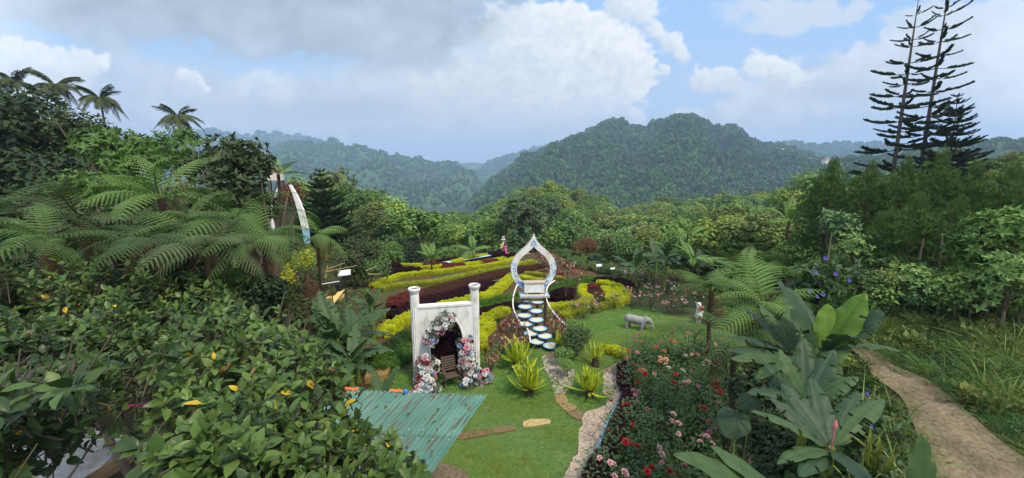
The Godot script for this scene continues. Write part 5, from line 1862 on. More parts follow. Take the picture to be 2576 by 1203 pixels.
# ---------------------------------------------------------------- lawn, stone paths
func make_lawn() -> void:
	rng.seed = 500
	var lawn := poly_world(LAWN)
	tint("turf", 0.225, 0.36, 0.10, "leaf_dull")
	var many := Many.new()
	var tall := Many.new()
	for p in spread_in(lawn, 620.0):
		var d := Vector2(p.x, p.y).length()
		if rng.randf() > clampf(1.5 - d * 0.06, 0.35, 1.0):
			continue
		var n1 := lump.get_noise_2d(p.x * 0.6, p.y * 0.6)
		var n2 := lump.get_noise_2d(p.x * 2.2 + 5.0, p.y * 2.2)
		var h := rf(0.8, 1.3) * (1.0 + n1 * 0.7)
		many.add(Transform3D(Basis.from_euler(Vector3(rf(-0.2, 0.2), rf(0, TAU), rf(-0.2, 0.2))).scaled(Vector3(1.25, h, 1.25)), on_ground(p.x, p.y, -0.004)), tone(0.13) * Color(1.0 + n1 * 0.3 + n2 * 0.16, 1.0 + n1 * 0.15 + n2 * 0.1, 1.0 - n1 * 0.2) * (Color(1.15, 0.97, 0.9) if n2 < -0.34 else Color(1, 1, 1)))
		if n2 > 0.33 and rng.randf() < 0.12:
			tall.add(Transform3D(Basis.from_euler(Vector3(0, rf(0, TAU), 0)).scaled(Vector3.ONE * rf(0.1, 0.18)), on_ground(p.x, p.y)), Color(0.8, 1.0, 0.7) * tone(0.1))
	put_many("grass", S.turf, M.turf, many)
	put_many("grass", S.tall_grass0, M.turf, tall)
	# longer grass round the fern clumps and the foot of the arch
	var rough := Many.new()
	for c in [[1330, 975, 1.0], [1483, 980, 0.8], [1300, 905, 0.9], [1240, 905, 0.7], [1130, 945, 1.2], [1010, 965, 0.9], [1590, 790, 1.6], [1500, 810, 1.4]]:
		var w := hit(c[0], c[1])
		for k in 420:
			var q: Vector2 = Vector2.from_angle(rf(0, TAU)) * sqrt(rng.randf()) * c[2]
			rough.add(Transform3D(Basis.from_euler(Vector3(0, rf(0, TAU), 0)).scaled(Vector3.ONE * rf(0.09, 0.2)), on_ground(w.x + q.x, w.z + q.y)), Color(0.62, 0.85, 0.6) * tone(0.15))
	put_many("grass", S.tall_grass1, M.turf, rough)
	# flagstones of the path, each cut to its neighbours
	M.flag = plain(1, 1, 1, 0.85, 0.35)
	M.flag.vertex_color_use_as_albedo = true
	M.flag.albedo_texture = noise_tex(0.02, 5, 12, [0.0, 0.4, 1.0], [Color(0.62, 0.58, 0.54), Color(0.9, 0.88, 0.85), Color(1, 1, 1)])
	M.flag.uv1_triplanar = true
	M.flag.uv1_world_triplanar = true
	M.flag.uv1_scale = Vector3.ONE * 0.9
	M.flag.heightmap_enabled = true
	M.flag.heightmap_scale = 1.5
	M.flag.heightmap_texture = noise_tex(0.05, 4, 13, [], [], 512, true)
	var edge_l := [[1558, 912], [1515, 934], [1518, 957], [1515, 989], [1525, 1004], [1525, 1022], [1493, 1034], [1473, 1039], [1463, 1054], [1466, 1072], [1455, 1084], [1455, 1120], [1453, 1145], [1438, 1156], [1432, 1177], [1412, 1210], [1390, 1260]]
	var edge_r := [[1470, 1260], [1466, 1210], [1478, 1167], [1500, 1140], [1516, 1095], [1526, 1067], [1540, 1042], [1550, 1022], [1565, 997], [1565, 974], [1552, 944], [1562, 914]]
	var outline := poly_world(edge_l + edge_r)
	var base := Shape.new()
	var flat := Transform3D(Basis(Vector3.RIGHT, Vector3.BACK, Vector3.UP), Vector3.ZERO)
	base.prism(outline, -0.2, 0.018, Color(0.2, 0.16, 0.125), flat)
	var path := setting(put("path", base.mesh(), M.flag))
	var right_edge := poly_world(edge_r)
	stones(path, "flagstone", outline, 0.36, right_edge, 12.1)
	# pale blue paint along its right-hand edge
	var strip := Shape.new()
	for k in right_edge.size():
		var dv := (right_edge[mini(k + 1, right_edge.size() - 1)] - right_edge[maxi(k - 1, 0)]).normalized().orthogonal()
		for e in [-0.05, 0.05]:
			var w: Vector2 = right_edge[k] + dv * e * (0.7 + 0.5 * lump.get_noise_2d(right_edge[k].x * 3.0, e))
			strip.add(Vector3(w.x, gh(w.x, w.y) + 0.052, w.y), Color(0.27, 0.43, 0.52))
	for k in right_edge.size() - 1:
		strip.face4(k * 2, k * 2 + 2, k * 2 + 3, k * 2 + 1)
	put("painted_edge", strip.mesh(), M.flag, path)
	# loose slabs in the lawn
	for a in [[[[1314, 1066], [1330, 1058], [1378, 1057], [1386, 1062], [1384, 1069], [1345, 1076], [1316, 1077]], Color(0.48, 0.38, 0.17), "pale yellow slab lying in the lawn"],
		[[[1140, 1108], [1160, 1092], [1236, 1080], [1232, 1096], [1160, 1110]], Color(0.17, 0.125, 0.06), "long brown slab in the lawn beside the green roof"],
		[[[1236, 1094], [1240, 1079], [1296, 1072], [1300, 1084], [1262, 1092]], Color(0.19, 0.14, 0.07), "brown slab between the long brown one and the pale yellow one"],
		[[[1392, 996], [1412, 988], [1424, 1000], [1432, 1014], [1418, 1022], [1400, 1016]], Color(0.3, 0.22, 0.1), "tan slab where the gravel meets the lawn"],
		[[[1404, 1019], [1434, 1016], [1452, 1026], [1446, 1040], [1420, 1036]], Color(0.28, 0.2, 0.095), "tan slab, second of the row towards the stone path"],
		[[[1424, 1040], [1450, 1033], [1468, 1040], [1464, 1060], [1448, 1058]], Color(0.19, 0.145, 0.075), "dark slab beside the stone path"],
		[[[1062, 1230], [1080, 1178], [1110, 1168], [1160, 1182], [1190, 1215], [1160, 1250]], Color(0.17, 0.13, 0.09), "large flat grey-brown rock below the green roof's corner"],
		[[[1370, 905], [1376, 890], [1408, 892], [1410, 903]], Color(0.16, 0.12, 0.07), "brown step stone at the foot of the round steps"],
		[[[1408, 926], [1418, 918], [1440, 926], [1438, 934], [1416, 934]], Color(0.24, 0.19, 0.11), "brown step stone in the gravel"]]:
		var o := poly_world(a[0])
		var mid := Vector2.ZERO
		for q in o:
			mid += q / o.size()
		var round_ := PackedVector2Array()
		for k in o.size():
			var p0 := o[k] - mid
			var p1 := o[(k + 1) % o.size()] - mid
			round_.append(p0 * 0.98)
			round_.append(p0.lerp(p1, 0.33) * rf(0.95, 1.03))
			round_.append(p0.lerp(p1, 0.66) * rf(0.95, 1.03))
		var s := Shape.new()
		s.prism(round_, -0.12, 0.045, a[1], Transform3D(flat.basis, Vector3(0, 0, 0)))
		tag(put("stone_slab", s.mesh(), M.flag, self, Transform3D(Basis.IDENTITY, Vector3(mid.x, gh(mid.x, mid.y), mid.y))), a[2], "stone", "slabs in the lawn")
	# gravel below the steps
	var gravel := poly_world([[1362, 900], [1392, 884], [1420, 900], [1446, 940], [1440, 975], [1420, 992], [1396, 990], [1386, 960], [1372, 930]])
	var bed := Shape.new()
	bed.prism(gravel, -0.2, 0.018, Color(0.13, 0.1, 0.07), flat)
	setting(put("gravel_bed", bed.mesh(), M.flag))
	var peb := Shape.new()
	for k in 6:
		for j in 7:
			pass
	var ball := SphereMesh.new()
	ball.radius = 1.0
	ball.height = 1.3
	ball.radial_segments = 8
	ball.rings = 4
	M.pebble = leafy(1, 1, 1, 0.8, 0.0)
	var pm := Many.new()
	for p in spread_in(gravel, 620.0):
		var r := rf(0.018, 0.036)
		var g := rf(0.15, 0.4)
		pm.add(Transform3D(Basis.from_euler(Vector3(rf(-0.4, 0.4), rf(0, TAU), rf(-0.4, 0.4))).scaled(Vector3(r * rf(0.9, 1.4), r, r)), on_ground(p.x, p.y, 0.024)), Color(g, g * rf(0.8, 0.92), g * rf(0.58, 0.78)))
	put_many("gravel", ball, M.pebble, pm)
	# a bare yellow-brown terrace step left of the arch
	var st := Shape.new()
	var wall := poly_world([[918, 968], [926, 946], [962, 925], [985, 935], [975, 960]])
	st.prism(wall, -0.3, 0.25, Color(0.34, 0.22, 0.09), Transform3D(flat.basis, Vector3(0, gh(wall[0].x, wall[0].y), 0)))
	tag(put("stone_block", st.mesh(), M.flag), "yellow-brown stone block under the wild green hedges left of the arch", "stone")


func stones(parent: Node, called: String, outline: PackedVector2Array, size: float, blue_edge: PackedVector2Array, far_z: float) -> void:
	# irregular stones: the cells round scattered points, shrunk by the joint
	var lo := outline[0]
	var hi := outline[0]
	for p in outline:
		lo = lo.min(p)
		hi = hi.max(p)
	var seeds := PackedVector2Array()
	var y := lo.y - size
	while y < hi.y + size:
		var x := lo.x - size
		while x < hi.x + size:
			seeds.append(Vector2(x, y) + Vector2(rf(-0.38, 0.38), rf(-0.38, 0.38)) * size)
			x += size * 1.15
		y += size
	for i in seeds.size():
		var c := seeds[i]
		if not Geometry2D.is_point_in_polygon(c, outline):
			var near := false
			for k in 8:
				near = near or Geometry2D.is_point_in_polygon(c + Vector2.from_angle(TAU * k / 8) * size * 0.6, outline)
			if not near:
				continue
		var cell := PackedVector2Array([c + Vector2(-size, -size) * 1.4, c + Vector2(size, -size) * 1.4, c + Vector2(size, size) * 1.4, c + Vector2(-size, size) * 1.4])
		for j in seeds.size():
			if j == i or seeds[j].distance_to(c) > size * 3.0:
				continue
			var m := (c + seeds[j]) * 0.5
			var nrm := (seeds[j] - c).normalized()
			var t := nrm.orthogonal()
			var half := PackedVector2Array([m + t * 9, m - t * 9, m - t * 9 - nrm * 9, m + t * 9 - nrm * 9])
			var got := Geometry2D.intersect_polygons(cell, half)
			if got.is_empty():
				cell = PackedVector2Array()
				break
			cell = got[0]
		if cell.is_empty():
			continue
		for piece in Geometry2D.intersect_polygons(cell, outline):
			for small in Geometry2D.offset_polygon(piece, -0.005):
				if small.size() < 3 or absf(area_of(small)) < 0.004:
					continue
				var mid := Vector2.ZERO
				for q in small:
					mid += q / small.size()
				var near_edge := 9.0
				for q in blue_edge.size() - 1:
					near_edge = minf(near_edge, mid.distance_to(Geometry2D.get_closest_point_to_segment(mid, blue_edge[q], blue_edge[q + 1])))
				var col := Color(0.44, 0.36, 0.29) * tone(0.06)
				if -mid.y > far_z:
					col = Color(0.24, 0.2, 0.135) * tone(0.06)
				var local := PackedVector2Array()
				for q in small:
					local.append(q - mid)
				var s := Shape.new()
				s.prism(local, -0.02, 0.03 + rf(0.0, 0.012), col, Transform3D(Basis(Vector3.RIGHT, Vector3.BACK, Vector3.UP), Vector3.ZERO))
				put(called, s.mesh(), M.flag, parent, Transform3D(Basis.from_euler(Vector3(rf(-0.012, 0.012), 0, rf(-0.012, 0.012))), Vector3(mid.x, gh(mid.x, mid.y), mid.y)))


func area_of(p: PackedVector2Array) -> float:
	var a := 0.0
	for k in p.size():
		a += p[k].cross(p[(k + 1) % p.size()])
	return a * 0.5


# ---------------------------------------------------------------- roses
func make_roses() -> void:
	rng.seed = 600
	tint("rose_leaf", 0.072, 0.13, 0.046)
	tint("rose_leaf_far", 0.06, 0.10, 0.045, "leaf_dull")
	var cols := {"pink": Color(0.62, 0.2, 0.3), "pale pink": Color(0.7, 0.4, 0.42), "red": Color(0.5, 0.03, 0.03), "coral": Color(0.65, 0.16, 0.09), "white": Color(0.72, 0.66, 0.6), "peach": Color(0.7, 0.38, 0.22), "magenta": Color(0.42, 0.03, 0.15), "orange": Color(0.7, 0.16, 0.04), "yellow": Color(0.7, 0.6, 0.06), "dark red": Color(0.25, 0.015, 0.02)}
	for k in cols:
		tint("petal_" + k, cols[k].r, cols[k].g, cols[k].b, "petal")
	var bed := poly_world([[1572, 915], [1600, 893], [1700, 885], [1840, 880], [1880, 930], [1850, 1000], [1850, 1080], [1800, 1210], [1760, 1290], [1500, 1290], [1500, 1190], [1540, 1130], [1560, 1080], [1575, 1040], [1588, 990], [1584, 960]])
	var lo := bed[0]
	var hi := bed[0]
	for p in bed:
		lo = lo.min(p)
		hi = hi.max(p)
	# front bed: rows across, counted from the far end
	var row := 0
	var z := lo.y + 0.25
	var used := {}
	while z < hi.y:
		var list := []
		var x := lo.x + (0.3 if row % 2 else 0.0)
		while x < hi.x:
			var p := Vector2(x + rf(-0.16, 0.16), z + rf(-0.16, 0.16))
			if Geometry2D.is_point_in_polygon(p, bed):
				list.append(p)
			x += 0.78
		for i in list.size():
			var p: Vector2 = list[i]
			var share := float(i) / maxf(list.size() - 1, 1)
			var pool := ["pink", "pink", "pale pink", "pink", "red"] if share > 0.35 else ["coral", "red", "white", "red", "pink", "pale pink"]
			if row > 10:
				pool = ["red", "magenta", "coral", "pink", "red"]
			elif row < 4:
				pool = ["peach", "red", "pink", "white", "coral", "pink"]
			var main: String = pool[rng.randi_range(0, pool.size() - 1)]
			var nth: String = NTH[mini(i, 19)]
			var rown: String = NTH[mini(row, 19)]
			var n := rng.randi_range(2, 6) if rng.randf() < 0.9 else 0
			rose_bush("rose bush, %s blossoms, %s from path in %s row of front bed" % [main, nth, rown] if n > 0 else "rose bush without blossoms, %s from path in %s row of front bed" % [nth, rown], p, rf(0.75, 1.1), n, main, rf(0.075, 0.1), M.rose_leaf, "rose bushes of the front bed")
		row += 1
		z += 0.72
	# the far bed, paler and smaller in view
	var far := poly_world([[1425, 810], [1440, 785], [1500, 770], [1570, 762], [1600, 735], [1560, 700], [1520, 690], [1560, 680], [1640, 705], [1700, 715], [1760, 760], [1800, 810], [1720, 800], [1640, 785], [1560, 778], [1480, 805]])
	lo = far[0]
	hi = far[0]
	for p in far:
		lo = lo.min(p)
		hi = hi.max(p)
	row = 0
	z = lo.y + 0.2
	while z < hi.y:
		var list := []
		var x := lo.x + (0.4 if row % 2 else 0.0)
		while x < hi.x:
			var p := Vector2(x + rf(-0.2, 0.2), z + rf(-0.2, 0.2))
			if Geometry2D.is_point_in_polygon(p, far):
				list.append(p)
			x += 0.95
		for i in list.size():
			var p: Vector2 = list[i]
			var pool := ["pale pink", "peach", "white", "coral", "pale pink", "pale pink", "peach"]
			var main: String = pool[rng.randi_range(0, pool.size() - 1)]
			if row == 5 and i == 3:
				main = "yellow"
			rose_bush("%s rose bush, %s from left in %s row of far bed" % [main, NTH[mini(i, 19)], NTH[row] if row < 20 else "nearest" if row < 21 else "%s to nearest" % NTH[row - 20]], p, rf(0.6, 0.85), rng.randi_range(4, 9), main, rf(0.06, 0.085), M.rose_leaf_far, "rose bushes of the far bed")
		row += 1
		z += 0.85
	# ground cover under the roses
	var many := Many.new()
	for p in spread_in(bed, 40.0):
		many.add(Transform3D(Basis.from_euler(Vector3(0, rf(0, TAU), 0)).scaled(Vector3.ONE * rf(0.05, 0.13)), on_ground(p.x, p.y, rf(0, 0.1))), Color(0.6, 0.75, 0.5) * tone(0.25))
	put_many("undergrowth", S.clump, M.weed, many)
	# dark border along the path
	rng.seed = 640
	for a in [[[[1570, 905], [1566, 925], [1568, 950], [1578, 975]], "dark purple border plants at the rose bed's upper corner"], [[[1578, 985], [1578, 1005], [1568, 1030], [1558, 1055]], "dark purple border plants in the middle of the stone path"], [[[1556, 1060], [1545, 1090], [1530, 1125]], "dark purple border plants at the lower bend of the stone path"], [[[1520, 1135], [1500, 1165], [1480, 1190]], "loose dark purple border plants lowest beside the stone path"]]:
		hedge(a[1], tint("border_dark", 0.05, 0.012, 0.024, "leaf"), a[0], 0.26, 0.32, "clump", 0.07, "dark border of the rose bed")


func rose_bush(label: String, p: Vector2, size: float, flowers: int, main: String, petal: float, mat: Material, group: String) -> void:
	var o := thing("rose_bush", label, "rose bush", on_ground(p.x, p.y, -0.02), group, rf(0, TAU))
	put("foliage", S["rose_bush%d" % rng.randi_range(0, 3)], mat, o, Transform3D(Basis.from_scale(Vector3(size * 0.95, size, size * 0.95)), Vector3.ZERO))
	var bunch := rf(0, TAU)
	for k in flowers:
		var a := bunch + rf(-0.7, 0.7) if rng.randf() < 0.65 else rf(0, TAU)
		var r := rf(0.15, 0.55) * size
		var d := Vector3(cos(a) * r, size * rf(0.85, 1.15) - r * 0.35, sin(a) * r)
		var b := aim(Vector3(cos(a) * 0.5 + rf(-0.3, 0.3), 1.0, sin(a) * 0.5 + rf(-0.3, 0.3)))
		put("blossom", S["blossom%d" % (k % 2)], M["petal_" + main], o, Transform3D(b.scaled(Vector3.ONE * petal * rf(0.8, 1.1)), d))


# ---------------------------------------------------------------- the white arch, its flowers and chair
func painted(r: float, g: float, b: float, seed_: int, stain := 0.8, freq := 0.012, rough := 0.65) -> StandardMaterial3D:
	var m := plain(r, g, b, rough, 0.4)
	m.vertex_color_use_as_albedo = true
	m.albedo_texture = noise_tex(freq, 5, seed_, [0.0, 0.35, 0.6, 1.0], [Color(stain * 0.85, stain * 0.83, stain * 0.78), Color(0.95, 0.945, 0.93), Color(1, 1, 1), Color(1, 1, 1)])
	m.uv1_triplanar = true
	m.uv1_world_triplanar = true
	m.uv1_scale = Vector3(0.6, 0.25, 0.6)
	return m


func make_arch() -> void:
	rng.seed = 700
	M.white = painted(0.7, 0.7, 0.7, 31, 0.88, 0.012)
	var mid := on_ground(-2.1, -11.95)
	var turn := 0.21
	var half := 0.93
	var o := thing("garden_arch", "white arch wall with two taller fluted columns and a pointed opening", "arch", mid, "", turn)
	var s := Shape.new()
	var body := PackedVector2Array([Vector2(-half + 0.02, -0.1), Vector2(-half + 0.02, 2.46), Vector2(half - 0.02, 2.46), Vector2(half - 0.02, -0.1), Vector2(0.5, -0.1)])
	var open := []
	for k in 11:
		var t := k / 10.0
		open.append(Vector2(lerpf(0.5, 0.0, pow(t, 1.6)) if t < 1.0 else 0.0, 1.35 + 0.78 * sin(t * PI * 0.5)))
	for p: Vector2 in open:
		body.append(p)
	for k in 10:
		body.append(Vector2(-open[9 - k].x, open[9 - k].y))
	body.append(Vector2(-0.5, -0.1))
	s.prism(body, -0.1, 0.1)
	put("wall", s.mesh(), M.white, o)
	s = Shape.new()
	s.box(Vector3(-half + 0.1, 2.463, -0.125), Vector3(half - 0.1, 2.53, 0.125))
	put("ledge", s.mesh(), M.white, o)
	# moulding round the opening
	s = Shape.new()
	var line := [Vector3(0.53, 0, 0.11)]
	for p: Vector2 in open:
		line.append(Vector3(p.x * 1.06 + (0.0 if p.x > 0.0 else 0.0), p.y + 0.03, 0.11))
	for k in 10:
		line.append(Vector3(-open[9 - k].x * 1.06, open[9 - k].y + 0.03, 0.11))
	line.append(Vector3(-0.53, 0, 0.11))
	s.tube(line, [0.03], 6)
	put("moulding", s.mesh(true), M.white, o)
	M.soil = plain(0.05, 0.025, 0.018, 0.95)
	for q in [-1.0, 1.0]:
		s = Shape.new()
		s.lathe([Vector2(0.17, -0.1), Vector2(0.17, 0.12), Vector2(0.14, 0.16)], 28)
		s.lathe([Vector2(0.14, 0.16), Vector2(0.14, 2.95)], 96, Color.WHITE, Vector3.ZERO, 0.13, 14)
		var col := put("column", s.mesh(true), M.white, o, Transform3D(Basis.IDENTITY, Vector3(q * half, 0, 0)))
		s = Shape.new()
		s.lathe([Vector2(0.14, 2.95), Vector2(0.16, 2.97), Vector2(0.16, 3.0), Vector2(0.185, 3.03), Vector2(0.19, 3.08), Vector2(0.175, 3.1), Vector2(0.16, 3.11), Vector2(0.15, 3.04)], 28)
		put("capital", s.mesh(true), M.white, col)
		s = Shape.new()
		s.lathe([Vector2(0.15, 3.05), Vector2(0.0, 3.06)], 20)
		put("soil", s.mesh(true), M.soil, col)
	# flowers tied to it
	tint("bouquet_leaf", 0.13, 0.18, 0.11)
	tint("petal_light_blue", 0.36, 0.45, 0.72, "petal")
	tint("petal_cloth_white", 0.75, 0.76, 0.76, "petal")
	tint("petal_cloth_pink", 0.74, 0.32, 0.44, "petal")
	var fr := Transform3D(Basis.from_euler(Vector3(0, turn, 0)), mid)
	bouquet("flower garland of white, pink and blue hanging over the arch's upper left", fr, [Vector3(0.12, 2.1, 0.24), Vector3(-0.02, 2.16, 0.26), Vector3(-0.2, 1.92, 0.3), Vector3(-0.42, 1.7, 0.28), Vector3(-0.52, 1.42, 0.25)], 0.2, 85)
	bouquet("pile of pink, white and blue flowers at the arch's left foot", fr, [Vector3(-0.78, 0.75, 0.22), Vector3(-0.5, 0.62, 0.3), Vector3(-0.8, 0.38, 0.5), Vector3(-0.45, 0.25, 0.65), Vector3(-0.8, 0.12, 0.9), Vector3(-0.98, 0.05, 1.1)], 0.3, 120)
	bouquet("tall cluster of pink, white and blue flowers at the arch's right foot", fr, [Vector3(0.55, 1.32, 0.2), Vector3(0.6, 1.05, 0.25), Vector3(0.62, 0.7, 0.3), Vector3(0.75, 0.4, 0.45), Vector3(1.15, 0.15, 0.5), Vector3(0.5, 0.2, 0.7)], 0.26, 120)
	chair(fr * Vector3(0.1, 0, 0.55), turn + 0.25)


func bouquet(label: String, fr: Transform3D, line: Array, radius: float, n: int) -> void:
	var o := thing("flower_arrangement", label, "flowers", fr * Vector3(line[-1].x, 0, line[-1].z), "flower arrangements on the arch")
	var back := o.position
	var many := Many.new()
	for k in n * 4:
		var t := rng.randf() * (line.size() - 1)
		var i := int(t)
		var p: Vector3 = line[i].lerp(line[mini(i + 1, line.size() - 1)], t - i)
		var d := Vector3(rf(-1, 1), rf(-1, 1), rf(-0.6, 1)).normalized() * radius * rf(0.4, 1.2)
		var r := rf(0.035, 0.07)
		p = fr * (p + d) - back
		p.y = maxf(p.y, 0.01 + gh(back.x, back.z) - back.y)
		many.add(Transform3D(Basis.from_euler(Vector3(rf(-1, 1), rf(0, TAU), rf(-1, 1))).scaled(Vector3.ONE * r), p), tone(0.3))
	put_many("foliage", S.clump, M.bouquet_leaf, many, o)
	for k in n:
		var t := rng.randf() * (line.size() - 1)
		var i := int(t)
		var p: Vector3 = line[i].lerp(line[mini(i + 1, line.size() - 1)], t - i)
		var d := Vector3(rf(-1, 1), rf(-0.7, 1), rf(0.0, 1)).normalized()
		var f := lump.get_noise_3dv((p + d) * 1.9 + Vector3(k % 2, 0, 5)) + rf(-0.25, 0.25)
		var m: Material = M.petal_cloth_white if f < 0.02 else M.petal_cloth_pink if f < 0.24 else M.petal_light_blue
		if rng.randf() < 0.03:
			m = M["petal_dark red"] if M.has("petal_dark red") else M.hedge_red
		p = fr * (p + d * radius * rf(0.75, 1.15))
		p.y = maxf(p.y, gh(p.x, p.z) + 0.05)
		put("blossom", S["blossom%d" % (k % 2)], m, o, Transform3D(aim(fr.basis * d + Vector3(0, 0.3, 0)).scaled(Vector3.ONE * rf(0.085, 0.13)), p - back))


func chair(pos: Vector3, turn: float) -> void:
	var o := thing("wooden_chair", "brown slatted wooden chair in front of the arch's opening", "chair", pos, "", turn)
	o.scale = Vector3.ONE * 0.88
	M.chair_wood = plain(0.085, 0.058, 0.04, 0.75)
	M.chair_wood.vertex_color_use_as_albedo = true
	var s := Shape.new()
	for k in 6:
		s = Shape.new()
		s.box(Vector3(-0.23, -0.01, -0.032), Vector3(0.23, 0.01, 0.032), tone(0.12))
		put("slat", s.mesh(), M.chair_wood, o, Transform3D(Basis.from_euler(Vector3(-0.08, 0, 0)), Vector3(0, 0.43 + 0.008 * k, -0.2 + 0.08 * k)))
	for k in 6:
		s = Shape.new()
		s.box(Vector3(-0.22, -0.03, -0.01), Vector3(0.22, 0.03, 0.01), tone(0.12))
		put("back_slat", s.mesh(), M.chair_wood, o, Transform3D(Basis.from_euler(Vector3(-0.25, 0, 0)), Vector3(0, 0.55 + 0.085 * k, -0.24 - 0.022 * k)))
	for q in [-1.0, 1.0]:
		s = Shape.new()
		s.tube([Vector3(q * 0.235, 0, 0.24), Vector3(q * 0.235, 0.45, -0.22), Vector3(q * 0.235, 1.02, -0.38)], [0.022], 6)
		put("frame", s.mesh(), M.chair_wood, o)
		s = Shape.new()
		s.tube([Vector3(q * 0.26, 0, -0.3), Vector3(q * 0.26, 0.42, 0.22)], [0.02], 6)
		put("leg", s.mesh(), M.chair_wood, o)
		s = Shape.new()
		s.box(Vector3(q * 0.26 - 0.03, 0.62, -0.3), Vector3(q * 0.26 + 0.03, 0.645, 0.2))
		put("armrest", s.mesh(), M.chair_wood, o)
		s = Shape.new()
		s.tube([Vector3(q * 0.26, 0.42, 0.18), Vector3(q * 0.26, 0.63, 0.16)], [0.016], 6)
		put("arm_post", s.mesh(), M.chair_wood, o)


# ---------------------------------------------------------------- the onion-shaped gate, its steps and rails
const RING_OUT := [[0.0, -0.04], [0.26, -0.03], [0.47, 0.03], [0.73, 0.27], [0.91, 0.58], [0.98, 0.95], [0.91, 1.28], [0.77, 1.5], [0.54, 1.73], [0.32, 1.92], [0.16, 2.12], [0.06, 2.3], [0.0, 2.47]]
const RING_IN := [[0.0, 0.24], [0.24, 0.26], [0.47, 0.36], [0.61, 0.52], [0.69, 0.7], [0.72, 0.92], [0.69, 1.1], [0.6, 1.3], [0.46, 1.48], [0.3, 1.62], [0.15, 1.74], [0.05, 1.84], [0.0, 1.92]]


func onion(list: Array) -> PackedVector2Array:
	# from the bottom round the right side to the tip, and back down the left side
	var right := PackedVector2Array()
	var m := list.size()
	for k in m - 1:
		for j in 4:
			var p := []
			for e in [-1, 0, 1, 2]:
				var q: Array = list[clampi(k + e, 0, m - 1)]
				p.append(Vector2(q[0], q[1]))
			right.append(p[1].cubic_interpolate(p[2], p[0], p[3], j / 4.0))
	right.append(Vector2(list[-1][0], list[-1][1]))
	var out := PackedVector2Array(right)
	for k in range(right.size() - 2, 0, -1):
		out.append(Vector2(-right[k].x, right[k].y))
	return out


